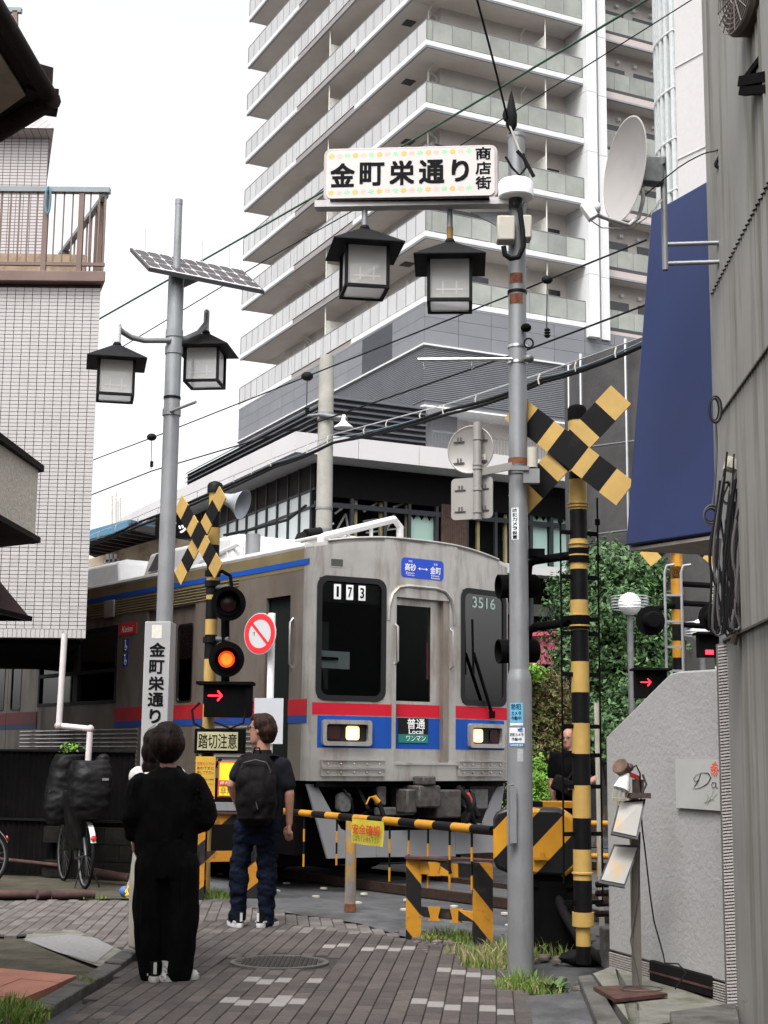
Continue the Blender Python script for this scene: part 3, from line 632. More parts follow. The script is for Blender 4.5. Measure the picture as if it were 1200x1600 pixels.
# railing on the podium
rl = thing('terrace_railing', 'thin dark railing on top of the white canopy', 'railing', (PDo[0], PDo[1], zt), TZ)
mb = MB(); mb.bar((5.5, 1.2, 0.85), (16, 1.2, 0.85), .05, .05); mb.bar((5.5, 1.2, 0.1), (16, 1.2, 0.1), .04, .04); mb.build('handrail', M['greyd'], rl)
mb = MB()
for i in range(88): mb.bb((5.5 + i * .12, 1.19, .1), (5.515 + i * .12, 1.21, .85))
o = mb.build('balusters', M['greyd'], rl); o['kind'] = 'stuff'

# ---- white round-cornered building at the upper right
wb0 = at(1100, 300, 34)
wbt = thing('ribbed_white_building', 'white ribbed office building with a rounded glazed corner at upper right', 'building', (0, 0, 0))
cA = at(1059, 250, 45); cB = cA + Vector((.54, -.84, 0)) * 2.2
mb = MB(); n = 46; dv = Vector((cB.x - cA.x, cB.y - cA.y, 0)); base = Vector((cA.x, cA.y, 0)); dn = dv.normalized(); nn = Vector((dn.y, -dn.x, 0))
pts = []
for i in range(n * 2): pts.append(base + dv * (1.0 * i / (n * 2)) + nn * (0.03 if i % 2 else 0))
for i in range(len(pts) - 1):
    a, b = pts[i], pts[i + 1]; mb.add([(a.x, a.y, 3), (b.x, b.y, 3), (b.x, b.y, 60), (a.x, a.y, 60)], [(0, 1, 2, 3)])
mb.build('ribbed_wall', mat('white_ribbed', (0.42, 0.405, 0.405), 0.6, var=0.04), wbt)
for z in [zat(y, 44.5) for y in (-60, 90, 235)]:
    mb = MB(); mb.bar(base + nn * 0.04 + Vector((0, 0, z)), base + dv * 1 + nn * 0.04 + Vector((0, 0, z)), .02, .04); mb.build('joint_strip', m_cans, wbt)
# rounded corner: glass drum with fins and hoops
rad = 2.4; cc = base - nn * rad + dn * 0.0
m_drum = mat('drum_glass', (0.10, 0.13, 0.13), 0.15, var=0.3, scale=0.7, spec=0.7)
prof = []
a0 = math.atan2(nn.y, nn.x)
def arc(r, a): return cc + Vector((math.cos(a) * r, math.sin(a) * r, 0))
mb = MB()
aa = [a0 - R(100) * i / 20 for i in range(21)]
for i in range(20):
    a, b = arc(rad - .12, aa[i]), arc(rad - .12, aa[i + 1]); mb.add([(a.x, a.y, 3), (b.x, b.y, 3), (b.x, b.y, 60), (a.x, a.y, 60)], [(0, 1, 2, 3)])
mb.build('drum_wall', m_drum, wbt)
for i in range(9):
    a = a0 - R(3 + i * 8); p = arc(rad - .02, a); mb = MB(); mb.box((p.x, p.y, 31), (0.14, 0.16, 57), rz=a); mb.build('fin', mat('fin_white', (0.45, 0.47, 0.47), 0.4) if 'fin_white' not in bpy.data.materials else bpy.data.materials['fin_white'], wbt)
for y in (-70, 30, 120, 200, 280):
    z = zat(y, 44.5); mb = MB(); mb.tube([arc(rad + .03, q) + Vector((0, 0, z)) for q in aa], .045, 6); mb.build('hoop', m_cans, wbt)

# ---- netted scaffold
sc = thing('netted_scaffold', 'building under repair wrapped in dark scaffold netting', 'scaffold', at(940, 1183, 30) * 1.0)
sc.location = (sc.location.x, sc.location.y, 0)
m_net = mat('scaffold_net', (0.05, 0.047, 0.047), 0.9, var=0.3, scale=1.2, bump=0.6, bscale=6, dirt=0.4, dcol=(0.13, 0.13, 0.13), dscale=(2, 2, .4), dth=0.6)
a = at(882, 600, 31); b = at(912, 570, 28.6); c_ = at(1100, 500, 25.5)
mb = MB()
def netwall(p, q, z1, z2):
    n = 10
    vs = []
    for j in range(9):
        for i in range(n + 1):
            t = i / n; x = p.x + (q.x - p.x) * t; y = p.y + (q.y - p.y) * t; zz_ = (z1 + (z2 - z1) * t) * j / 8
            d = noise.noise(Vector((x * .9, y * .9, zz_ * .7))) * 0.15
            vs.append((x + d * .4, y - d, zz_))
    mb.add(vs, [(j * (n + 1) + i, j * (n + 1) + i + 1, (j + 1) * (n + 1) + i + 1, (j + 1) * (n + 1) + i) for j in range(8) for i in range(n)])
netwall(a, b, at(882, 575, 31).z, at(912, 560, 28.6).z); netwall(b, c_, at(912, 560, 28.6).z, at(1100, 490, 25.5).z)
mb.build('netting', m_net, sc, world=True)
for px_, Y, top in ((890, 30.6, 570), (909, 28.5, 556), (980, 27.3, 533), (1050, 26.2, 515)):
    p = at(px_, 700, Y - .15); mb = MB(); mb.cyl((p.x, p.y, 0), (p.x, p.y, zat(top, Y, px_)), .03, n=6); mb.build('pole', M['steel'], sc, world=True)
for y in (838, 700):
    mb = MB(); mb.cyl(at(909, y, 28.4), at(1000, y - 12, 26.9), .022, n=6); mb.build('ledger_pole', M['greyd'], sc, world=True)

# ---- pink wall building behind the trees
pk = thing('pink_shop', 'pink fronted shop partly hidden by trees beyond the crossing', 'building', at(860, 1183, 33)); pk.location.z = 0
mpk = mat('pink_wall', (0.32, 0.05, 0.09), 0.6, var=0.12, scale=1)
for (x0, x1, y0, y1, Y) in ((820, 884, 992, 1037, 33), (862, 905, 1037, 1110, 33.05), (862, 905, 1111, 1160, 33.05)):
    a, b = at(x0, y1, Y), at(x1, y0, Y); mb = MB(); mb.bb((a.x, a.y, a.z), (b.x, a.y + .3, b.z)); mb.build('wall_panel', mpk, pk, world=True)
a, b = at(700, 1183, 33.5), at(1000, 850, 33.5); mb = MB(); mb.bb((a.x, a.y, 0), (b.x, a.y + 3, at(800, 990, 33.5).z)); mb.build('back_wall', bpy.data.materials['shop_dark'], pk, world=True)
mb = MB(); q0, q1 = at(820, 992, 32.9), at(886, 988, 32.9); mb.bar(q0, q1, .12, .08); mb.build('cap', mpk, pk, world=True)
mb = MB(); mb.ball(at(844, 983, 32.6), .035, n=8); mb.build('lit_bulb', mat('bulb_glow', (1, .8, .4), emis=(1, .75, .3), est=6), pk, world=True)

# ---- station shelter at left behind the train
st = thing('station_shelter', 'station canopy with a blue fascia and rusty beams behind the train', 'station canopy', at(250, 1183, 27)); st.location.z = 0
mbl = mat('station_blue', (0.055, 0.16, 0.26), 0.5, var=0.1, scale=1, dirt=0.3, dcol=(0.10, 0.16, 0.2), dscale=(1, 1, 1))
mru = mat('station_rusty_beam', (0.30, 0.25, 0.18), 0.8, var=0.2, scale=1.5, dirt=0.8, dcol=(0.14, 0.06, 0.03), dscale=(2, 2, 2), dth=0.5)
A1, A2, A3 = at(90, 843, 31), at(202, 812, 26), at(470, 883, 30); A1b, A2b, A3b = at(90, 866, 31), at(202, 827, 26), at(470, 898, 30)
mb = MB(); zt_ = A2.z; hh = A2.z - A2b.z
top = [Vector((p.x, p.y, zt_)) for p in (gr(90, 843, zt_), A2, gr(470, 876, zt_))]
mb.bar(top[0] - Vector((0, 0, hh / 2)), top[1] - Vector((0, 0, hh / 2)), .06, hh); mb.bar(top[1] - Vector((0, 0, hh / 2)), top[2] - Vector((0, 0, hh / 2)), .06, hh); mb.build('fascia', mbl, st, world=True)
bk = [top[0] + Vector((1, 8, 0)), top[2] + Vector((-1, 8, 0))]
mb = MB(); mb.slab([top[0], top[1], top[2], bk[1], bk[0]], .04); mb.build('roof', mat('station_roof', (0.06, 0.055, 0.05), 0.8), st, world=True)
for i in range(9):
    p = top[0].lerp(top[1], i / 8); q_ = p + Vector((2.2, 3.0, 0)); mb = MB(); mb.bar(p - Vector((0, 0, .12)), q_ - Vector((0, 0, .12)), .08, .12); mb.build('rafter', mat('rafter_dark', (0.05, 0.04, 0.035), 0.8) if 'rafter_dark' not in bpy.data.materials else bpy.data.materials['rafter_dark'], st, world=True)
b1, b2, b3 = at(100, 905, 27.5), at(262, 857, 27.2), at(330, 872, 28.2)
mb = MB(); mb.bar(b1, b2, .2, .42); mb.bar(b2 + Vector((0.02, 0, 0)), b3, .2, .42); mb.build('beam', mru, st, world=True)
mb = MB(); q0 = at(100, 1000, 28.5); q1 = at(420, 872, 28.5); mb.bb((q0.x, q0.y, 0), (q1.x, q0.y + .2, zat(905, 28.5))); mb.build('back_wall', bpy.data.materials['shop_dark'], st, world=True)
mb = MB(); q0 = at(262, 905, 28.3); q1 = at(330, 860, 28.3); mb.bb((q0.x, q0.y, q0.z - .5), (q1.x + .5, q0.y + .1, q1.z)); mb.build('cream_wall', mat('station_cream', (0.5, 0.46, 0.38), 0.8), st, world=True)
for x in (168, 174, 181):
    mb = MB(); mb.bar(at(x, 866, 27), at(x, 905, 27), .05, .05); mb.build('window_bar', M['steel'], st, world=True)
for y in (876, 888):
    mb = MB(); mb.bar(at(163, y + 1, 27), at(186, y - 1, 27), .05, .05); mb.build('window_bar', M['steel'], st, world=True)
p = at(275, 822, 25.9); sgn = thing('station_shop_sign', 'dark shop sign with white kana behind the leaning crossbuck', 'sign', (p.x, p.y, p.z))
mb = MB(); mb.box((0, .06, 0), (.75, .08, .42)); mb.build('panel', M['blackm'], sgn)
text('ポッ', p + Vector((0, .015, -.02)), (1, 0, 0), (0, 0, 1), .40, .20, M['white'], sgn, bold=0.03)
# distant antennas
an = thing('roof_antennas', 'thin distant rooftop antennas left of the solar lamp pole', 'antenna', at(183, 815, 60))
for x, y0 in ((175, 775), (181, 770), (188, 778), (184, 783)):
    mb = MB(); mb.cyl(at(x, 830, 60), at(x, y0, 60), .03, n=5); mb.cyl(at(x - 1, y0 + 8, 60), at(x + 1.5, y0 + 8, 60), .02, n=4); mb.build('mast', M['cream'], an, world=True)

# ---- tiled building at left
TBY = 16.6
tb = thing('tiled_building', 'pink-white mosaic tiled building with a jutting upper floor at left', 'building', at(134, 1183, TBY)); tb.location.z = 0
X1 = at(146, 720, TBY).x; Y1 = TBY
zb_ = at(60, 997, TBY).z; ztp = at(60, 444, TBY).z
m_tile = mat('mosaic_tile', (0.345, 0.325, 0.322), 0.4, rnd=0.05, var=0.06, scale=3, spec=0.5)
m_grout = mat('dark_red_grout', (0.06, 0.028, 0.03), 0.9)
SD = Vector((-0.30, 0.954, 0))
def foot(x1, y1, dep, z0, z1, ins=0.0, wd=7.0):
    a = Vector((x1, y1, z1)); return ([a, a + SD * dep, a + SD * dep + Vector((-wd, 0, 0)), a + Vector((-wd, 0, 0))], z1 - z0)
mb = MB(); mb.slab(*foot(X1 - .008, Y1 + .01, 5.5, zb_, ztp)); mb.build('wall', m_grout, tb, world=True)
tw_, th_ = 0.1, 0.0442
tm = MB().bb((0, 0, 0), (tw_ - .007, -0.008, th_ - .006)).mesh('tile', m_tile)
rows = int((ztp - zb_ - .105) / th_); tiles = []
ox, oy = tb.location.x, tb.location.y
for r_ in range(rows):
    z = zb_ + .105 + r_ * th_
    for i in range(32):
        x = X1 - (i + 1) * tw_ + .004
        tiles.append((x, z))
def tvis(x, z):
    v = Vector((x, Y1, z)) - CAM; d = v.dot(FW); return 600 + F_ * v.dot(RV) / d > 0 and 800 - F_ * v.dot(UV) / d < 1000 and 800 - F_ * v.dot(UV) / d > 845
vis_t = [t_ for t_ in tiles if tvis(*t_)]
vis_t = vis_t[:300]; vs_ = set(vis_t)
for x, z in vis_t:
    o = link('tile', tm, tb); o.location = (x - ox, Y1 - oy, z)
mb = MB()
for x, z in tiles:
    if (x, z) not in vs_: mb.bb((x, Y1, z), (x + tw_ - .007, Y1 - .008, z + th_ - .006))
for r_ in range(rows):
    z = zb_ + .105 + r_ * th_
o = mb.build('tile_field', m_tile, tb, world=True); o['kind'] = 'stuff'
for i in range(62):
    x = X1 - (i + 1) * 0.052 + .003; mb = MB() if i == 0 else mb
    if i == 0: sm = MB().bb((0, 0, 0), (.047, -.009, .096)).mesh('edge_tile', m_tile)
    o = link('edge_tile', sm, tb); o.location = (x - ox, Y1 - oy, zb_ + .004)
m_brown = mat('brown_ledge', (0.125, 0.080, 0.066), 0.6, var=0.15, scale=4)
mb = MB(); mb.slab(*foot(X1 + .07, Y1 - .12, 5.6, ztp, ztp + .13)); mb.build('ledge', m_brown, tb, world=True, bevel=.01)
mb = MB(); mb.slab(*foot(X1 - .1, Y1 + .2, 5.2, zb_ - .06, zb_)); mb.build('soffit', M['blackm'], tb, world=True)
# lower recessed storey
mb = MB(); mb.slab(*foot(X1 - 1.9, Y1 + 1.6, 4, 0, zb_ - .061)); mb.build('ground_storey', M['blackm'], tb, world=True)
# penthouse with its pyramid hat
xa = at(70, 350, TBY + 2.2).x; za, zc = ztp + .1, at(60, 215, TBY + 2.2).z
def grout_brick(name, c1, c2, tw, th, off=0.0):
    m = bpy.data.materials.new(name); m.use_nodes = True; t = m.node_tree; N = t.nodes; L = t.links; b = N['Principled BSDF']; b.inputs['Roughness'].default_value = 0.4
    tc = N.new('ShaderNodeTexCoord'); mp = N.new('ShaderNodeMapping'); mp.inputs['Rotation'].default_value = (R(90), 0, 0); L.new(tc.outputs['Object'], mp.inputs['Vector'])
    br = N.new('ShaderNodeTexBrick'); br.offset = off; br.inputs['Scale'].default_value = 1; br.inputs['Brick Width'].default_value = tw; br.inputs['Row Height'].default_value = th
    br.inputs['Mortar Size'].default_value = .005; br.inputs['Color1'].default_value = (*c1, 1); br.inputs['Color2'].default_value = (*c1, 1); br.inputs['Mortar'].default_value = (*c2, 1)
    L.new(mp.outputs[0], br.inputs['Vector']); L.new(br.outputs[0], b.inputs['Base Color']); return m
m_bt = grout_brick('mosaic_far', (0.345, 0.325, 0.322), (0.06, 0.028, 0.03), .1, .0442)
mb = MB(); mb.slab(*foot(xa, Y1 + 2.2, 2.2, za, zc)); mb.build('penthouse', m_bt, tb, world=True)
xh = at(85, 205, TBY + 1.9).x; zh = zc
mb = MB(); x0h = xa - 1.0
z1h = at(85, 198, TBY + 1.9).z; z2h = at(60, 175, TBY + 2.4).z
mb.add([(x0h, Y1 + 2.2, zh), (xa, Y1 + 2.2, zh), (xa - .55, Y1 + 4, zh), (x0h, Y1 + 4, zh), (x0h - .1, Y1 + 1.95, z1h), (xa + .12, Y1 + 1.95, z1h), (xa - .5, Y1 + 4.2, z1h), (x0h - .1, Y1 + 4.2, z1h), (x0h + .4, Y1 + 2.6, z2h), (xa - .15, Y1 + 2.6, z2h), (xa - .5, Y1 + 3.7, z2h), (x0h + .4, Y1 + 3.7, z2h)],
       [(0, 1, 5, 4), (1, 2, 6, 5), (2, 3, 7, 6), (3, 0, 4, 7), (4, 5, 9, 8), (5, 6, 10, 9), (6, 7, 11, 10), (7, 4, 8, 11), (8, 9, 10, 11)])
mb.build('hat_roof', m_bt, tb, world=True)
# balcony railing
rg = thing('balcony_railing', 'brown and blue-grey railing on the tiled building roof ledge', 'railing', (X1, Y1, ztp + .13))
m_bg = mat('blue_grey_rail', (0.17, 0.195, 0.205), 0.5, var=0.1)
zr = at(100, 300, TBY).z; xr = at(165, 300, TBY - .08).x
mb = MB(); mb.bar((X1 - 4, Y1 - .05, zr), (X1 + .07, Y1 - .05, zr), .09, .06); mb.build('top_rail', m_bg, rg, world=True)
mb = MB(); mb.bar((X1 + .02, Y1 - .05, zr - .05), (X1 - .98, Y1 + 2.1, zr - .05), .07, .05); mb.build('top_rail', m_bg, rg, world=True)
zl_ = ztp + .13 + .10
mb = MB(); mb.bar((X1 - 4, Y1 - .05, zl_), (X1 + .04, Y1 - .05, zl_), .04, .04); mb.build('bottom_rail', m_brown, rg, world=True)
for i in range(14):
    x = X1 - .05 - i * .105
    if i == 6 or i == 2:
        mb = MB(); mb.bb((x - .03, Y1 - .08, ztp + .12), (x + .03, Y1 - .02, zr - .03)); mb.build('post', m_brown, rg, world=True)
    else:
        mb = MB(); mb.bb((x - .008, Y1 - .06, zl_), (x + .008, Y1 - .044, zr - .03)); mb.build('baluster', m_brown, rg, world=True)
for i in range(10):
    t = i / 10; x = X1 + .02 - .97 * t; y = Y1 - .05 + 2.15 * t
    mb = MB(); w_ = .035 if i in (1, 9) else .01; mb.bb((x - w_, y - w_, ztp + .12), (x + w_, y + w_, zr - .07)); mb.build('post' if i in (1, 9) else 'baluster', m_brown, rg, world=True)
mb = MB(); mb.bb((X1 - 4, Y1 + .5, ztp + .1), (X1 - .3, Y1 + .56, at(60, 397, TBY + .5).z)); mb.build('planter_board', mat('bamboo_board', (0.30, 0.22, 0.15), 0.8, var=0.3, scale=9), rg, world=True)
hk = thing('hose_loop', 'small blue plastic loop hung over the roof railing', 'hose', at(75, 290, TBY - .12))
mb = MB(); pc = at(75, 313, TBY - .12); mb.tube([pc + Vector((math.cos(q) * .03, 0, math.sin(q) * .17)) for q in [2 * math.pi * i / 16 for i in range(17)]], .013, 6); mb.build('loop', mat('blue_plastic', (0.08, 0.17, 0.23), 0.4), hk, world=True)
# downpipe
dp = thing('downpipe', 'white downpipe dropping from the tiled building with a sideways bend', 'downpipe', at(90, 1183, 16.3)); dp.location.z = 0
m_pvc = mat('pvc_pipe', (0.50, 0.46, 0.46), 0.4, var=0.06)
pp = [at(101, 990, 16.3), at(92, 1134, 16.3), at(141, 1139, 16.3), at(137, 1200, 16.3)]
mb = MB(); mb.cyl(pp[0], pp[1], .034, n=14); mb.build('pipe', m_pvc, dp, world=True)
mb = MB(); mb.cyl(pp[1], pp[2], .034, n=14); mb.cyl(pp[2], pp[3], .034, n=14); mb.build('pipe', m_pvc, dp, world=True)
mb = MB(); mb.ball(pp[1], .05, n=12); mb.ball(pp[2], .046, n=12); mb.build('elbow', mat('pvc_elbow', (0.36, 0.30, 0.29), 0.5), dp, world=True)

# ---- near house at the far left: eave, stucco bay, awning
m_dkb = mat('dark_brown_trim', (0.016, 0.009, 0.0085), 0.8, spec=0.2, var=0.4, scale=8, bump=0.3)
nh = thing('roof_corner', 'dark brown roof corner with gutter jutting in at upper left', 'roof', at(88, 158, 7.5))
zc = at(88, 158, 7.5).z
c0 = gr(72, 146, zc); e1 = gr(0, 24, zc); e2 = gr(0, 196, zc); e1x = c0 + (e1 - c0) * 1.25; e2x = c0 + (e2 - c0) * 1.25
zE = Vector((0, 0, zc)); mb = MB(); mb.slab([c0, e1x, Vector((-2.6, e1x.y - .3, zc)), Vector((-2.6, e2x.y + .2, zc)), e2x], -.10, 0); mb.build('roof_edge', m_dkb, nh, world=True)
i0 = gr(40, 146, zc - .01); i1 = i0 + (e1 - c0) * 1.2; i2 = i0 + (e2 - c0) * 1.2
mb = MB(); mb.slab([i0, i1, i2], .012); mb.build('soffit', mat('eave_soffit', (0.32, 0.27, 0.21), 0.9, var=0.2, scale=5, dirt=0.4, dcol=(.06, .05, .04)), nh, world=True)
mb = MB(); mb.tube([c0 + Vector((.01, 0, .0)), c0 + (e1 - c0) * 1.25], .045, 10); mb.tube([c0 + Vector((.03, .02, -.02)), c0 + (e2 - c0) * 1.25 + Vector((0, 0, -.03))], .055, 10); mb.build('gutter', m_dkb, nh, world=True)
mb = MB(); mb.box(c0 + Vector((-.06, 0, .06)), (.14, .14, .16), rz=.6); mb.box(c0 + Vector((-.02, .1, 0)), (.12, .10, .12), rz=.3); mb.build('gutter_corner', m_dkb, nh, world=True)
nw = thing('plaster_house', 'plaster house wall left of the lane carrying the dark eave and cream bay', 'building', (-2.45, 4, 0))
mb = MB(); mb.bb((-8, -7, 0), (-2.45, 8.3, zc - .02)); mb.build('wall', mat('old_plaster', (0.42, 0.38, 0.33), .9, var=.15, scale=3, bump=.4, dirt=.5, dcol=(.25, .2, .15), dscale=(2, 2, .6)), nw, world=True)
mb = MB(); mb.add([(-2.5, -7.3, zc + .05), (-2.5, 7.8, zc + .05), (-5.2, 7.8, zc + 1.6), (-5.2, -7.3, zc + 1.6), (-8.3, -7.3, zc + .05), (-8.3, 7.8, zc + .05), (-2.5, -7.3, zc - .04), (-2.5, 7.8, zc - .04), (-8.3, 7.8, zc - .04), (-8.3, -7.3, zc - .04)], [(0, 1, 2, 3), (3, 2, 5, 4), (1, 7, 8, 5, 2), (0, 3, 4, 9, 6), (0, 6, 7, 1), (4, 5, 8, 9), (6, 9, 8, 7)]); mb.build('roof', m_dkb, nw, world=True)
hb = thing('stucco_bay', 'rough cream stucco bay with dark trim jutting in at left', 'wall', at(57, 1183, 8)); hb.location.z = 0
zt1 = at(57, 735, 8).z; zb1 = at(55, 838, 8).z
c1 = at(57, 790, 8); ndir = gr(-40, 664, zt1) - gr(57, 731, zt1); ndir.z = 0; fdir = gr(-20, 850, zb1) - gr(55, 840, zb1); fdir.z = 0
c1 = Vector((c1.x, c1.y, 0)); n1 = c1 + ndir * 2; f1 = c1 + fdir * 2
def vslab(pts, z0, z1): return [Vector((p.x, p.y, z1)) for p in pts]
m_rough = mat('rough_cream_stucco', (0.78, 0.72, 0.64), 0.95, var=0.22, scale=60, bump=0.4, bscale=45, dirt=0.4, dcol=(0.42, 0.30, 0.16), dscale=(2, 2, 2), dth=0.62)
WN, WF = Vector((-2.5, n1.y - .3, 0)), Vector((-2.5, f1.y + .1, 0)); mb = MB(); mb.slab(vslab([c1, n1, WN, WF, f1] if n1.x > -2.5 else [c1, n1, f1], 0, zt1), zt1 - zb1); mb.build('stucco', m_rough, hb, world=True)
k1 = c1 + (c1 - (n1 + f1) / 2).normalized() * .05; mb = MB(); mb.slab(vslab([k1, n1 + Vector((.06, -.02, 0)), f1], 0, zt1 + .035), .035); mb.slab(vslab([k1, n1 + Vector((.06, -.02, 0)), f1], 0, zb1), .03); mb.build('trim', m_dkb, hb, world=True)
aw = thing('maroon_awning', 'corner of a dark maroon shop awning at the left edge', 'awning', at(48, 968, 8))
t0 = at(48, 967, 8.0); mb = MB(); m_mar = mat('maroon_cloth', (0.06, 0.022, 0.025), 0.85, var=0.15, scale=12)
a_ = at(-60, 835, 8.6); b_ = at(-60, 940, 7.6); d_ = at(-60, 965, 8.6)
mb.slab([t0, a_, b_], .01); mb.slab([t0, a_, d_], .01); mb.build('cloth', m_mar, aw, world=True)
mb = MB(); mb.bar(at(42, 966, 8.02), at(-60, 966, 8.02), .03, .03); mb.bar(t0, b_, .025, .025); mb.build('frame', M['black'], aw, world=True)
tr = thing('high_railing', 'short piece of brown railing high behind the dark eave', 'railing', at(20, 60, 17))
mb = MB(); mb.bar(at(-60, 13, 17), at(34, 17, 17), .06, .06); mb.build('top_rail', m_bg, tr, world=True)
for x in (10, 24): mb = MB(); mb.bar(at(x, 18, 17), at(x, 90, 17), .06, .06); mb.build('post', m_brown, tr, world=True)
# dark corrugated fence behind the bicycles
FA, FB = at(-120, 1183, 18.1), at(213, 1183, 17.15)
FA.z = FB.z = 0; ft = at(213, 1174, 17.15).z
fn = thing('corrugated_fence', 'black corrugated fence behind the covered bicycles', 'fence', (FA.x, FA.y, 0))
mb = MB(); fd = FB - FA; L_ = fd.length; fu = fd.normalized(); fnn = Vector((fu.y, -fu.x, 0)); k = int(L_ / .038); zlo = at(150, 1290, 16.2).z
for i in range(k):
    o0 = .012 if i % 2 else -.012; o1 = -o0; a = FA + fu * (i * .038) + fnn * o0; b = FA + fu * ((i + 1) * .038) + fnn * o1
    mb.add([(a.x, a.y, .02), (b.x, b.y, .02), (b.x, b.y, ft), (a.x, a.y, ft)], [(0, 1, 2, 3)])
mb.build('sheet', mat('black_corrugated', (0.0035, 0.003, 0.003), 0.85, spec=0.08, var=0.4, scale=4), fn, world=True)
for dz in (0, .8): mb = MB(); mb.bar(FA + fnn * .03 + Vector((0, 0, ft - dz)), FB + fnn * .03 + Vector((0, 0, ft - dz)), .03, .025); mb.build('rail', M['black'], fn, world=True)
bw = thing('block_wall', 'low dark concrete block wall below the corrugated fence', 'wall', (FB.x, FB.y, 0))
m_blk = mat('old_block', (0.012, 0.011, 0.009), 0.95, spec=0.1, var=0.4, scale=6, bump=0.6, bscale=60)
for r_ in range(3):
    for i in range(3):
        a = FB + fu * (.1 - (i + 1) * .40 + (.2 if r_ % 2 else 0)) - fnn * -.08; b = a + fu * .392
        mb = MB(); mb.bar(Vector((a.x, a.y, .10 + r_ * .19)), Vector((b.x, b.y, .10 + r_ * .19)), .1, .182); mb.build('block', m_blk, bw, world=True)
mb = MB(); mb.cyl(at(145, 1362, 16.9), at(203, 1372, 16.4), .045, n=12); tag(mb.build('rusty_pipe', bpy.data.materials['brown_pipe']), 'rusty pipe lying at the foot of the block wall', 'pipe')
mb = MB(); mb.cyl(at(-20, 1340, 17.6), at(92, 1352, 17.3), .022, n=10); tag(mb.build('long_pipe', bpy.data.materials['brown_pipe']), 'thin pipe lying along the foot of the black fence', 'pipe')

# ================================================================ TRAIN
TRO = Vector((0.44, 16.5, 0)); TRZ = R(36)
tn = thing('commuter_train', 'stainless steel commuter train with red and blue stripes and lit headlights', 'train', TRO, TRZ)
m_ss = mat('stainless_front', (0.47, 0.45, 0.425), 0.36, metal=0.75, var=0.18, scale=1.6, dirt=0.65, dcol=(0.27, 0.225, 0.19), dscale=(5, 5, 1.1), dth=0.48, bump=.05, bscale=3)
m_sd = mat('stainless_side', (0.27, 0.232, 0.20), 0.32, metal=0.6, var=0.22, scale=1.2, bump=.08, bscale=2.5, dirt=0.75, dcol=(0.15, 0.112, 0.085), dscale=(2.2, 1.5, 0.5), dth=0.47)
m_gold = mat('stainless_upper', (0.30, 0.245, 0.135), 0.4, metal=0.6, var=0.2, scale=1.5, dirt=0.5, dcol=(0.2, 0.14, 0.07), dscale=(3, 1, 1), dth=0.5)
m_redt = mat('train_red', (0.44, 0.013, 0.028), 0.6, spec=.12, var=0.06, scale=3); m_bluet = mat('train_blue', (0.011, 0.060, 0.29), 0.6, spec=.12, var=0.06, scale=3)
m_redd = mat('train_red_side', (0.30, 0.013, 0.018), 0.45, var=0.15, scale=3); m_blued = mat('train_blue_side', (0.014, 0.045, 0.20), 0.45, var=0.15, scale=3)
m_gask = mat('black_gasket', (0.008, 0.008, 0.009), 0.5, spec=0.3)
m_cab = mat('cab_interior', (0.010, 0.012, 0.011), 0.9, spec=0.1)
m_tg = glass('train_glass', (0.90, 0.94, 0.93), -0.03, mul=0.16)
m_tg2 = glass('saloon_glass', (0.85, 0.88, 0.87), 0.22, mul=1.0)
m_roof = mat('train_roof', (0.47, 0.455, 0.44), 0.8, var=0.15, scale=3, dirt=0.4, dcol=(0.35, 0.32, 0.3), dscale=(3, 2, 2))
m_frp = mat('white_frp', (0.50, 0.50, 0.50), 0.5, var=0.06)
m_under = mat('underframe', (0.006, 0.005, 0.005), 0.95, spec=0.03)
LEN = 17.5; FP = [(-1.4, .13), (-.5, 0), (.5, 0), (1.4, .13)]
ZB = 1.145
def ztop(x): return 3.83 - 0.14 * (abs(x) / 1.4) ** 2.4
# front panels with openings: each facet is built from strips round its openings
def fpt(x, off=0.0):                                     # point on the front surface at local x, off = metres proud
    if x < -.5: t = (x + 1.4) / .9; p = Vector((x, .13 * (1 - t), 0)); n = Vector((-.13, -.9, 0)).normalized()
    elif x > .5: t = (x - .5) / .9; p = Vector((x, .13 * t, 0)); n = Vector((.13, -.9, 0)).normalized()
    else: p = Vector((x, 0, 0)); n = Vector((0, -1, 0))
    return p + n * off
def fq(mb, x0, x1, z0, z1, off=0.0, mi=0, th=0.03, z1b=None):
    a, b = fpt(x0, off), fpt(x1, off); nn = fpt((x0 + x1) / 2, 1) - fpt((x0 + x1) / 2, 0)
    z1b = z1 if z1b is None else z1b
    V = lambda p, z: (p.x, p.y, z); c, d = a - nn * th, b - nn * th
    mb.add([V(a, z0), V(b, z0), V(b, z1b), V(a, z1), V(c, z0), V(d, z0), V(d, z1b), V(c, z1)], [(0, 1, 2, 3), (5, 4, 7, 6), (0, 4, 5, 1), (3, 2, 6, 7), (0, 3, 7, 4), (1, 5, 6, 2)], mi)
WL = (-1.315, -0.525, 2.02, 3.325); WR = (0.60, 1.33, 2.02, 3.325); DR = (-.355, .40, 1.345, 3.17)
for side, W in (('l', WL), ('r', WR)):
    xo0, xo1 = (-1.385, -.5) if side == 'l' else (.5, 1.385)
    mb = MB()
    fq(mb, xo0, xo1, ZB, W[2]); fq(mb, xo0, W[0], W[2], W[3]); fq(mb, W[1], xo1, W[2], W[3])
    n = 5
    for i in range(n):
        xa_, xb_ = xo0 + (xo1 - xo0) * i / n, xo0 + (xo1 - xo0) * (i + 1) / n
        fq(mb, xa_, xb_, W[3], ztop(xa_), z1b=ztop(xb_))
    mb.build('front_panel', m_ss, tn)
mb = MB(); fq(mb, -.5, DR[0], ZB, 3.30); fq(mb, DR[1], .5, ZB, 3.30); fq(mb, DR[0], DR[1], ZB, DR[2]); fq(mb, DR[0], DR[1], DR[3], 3.30)
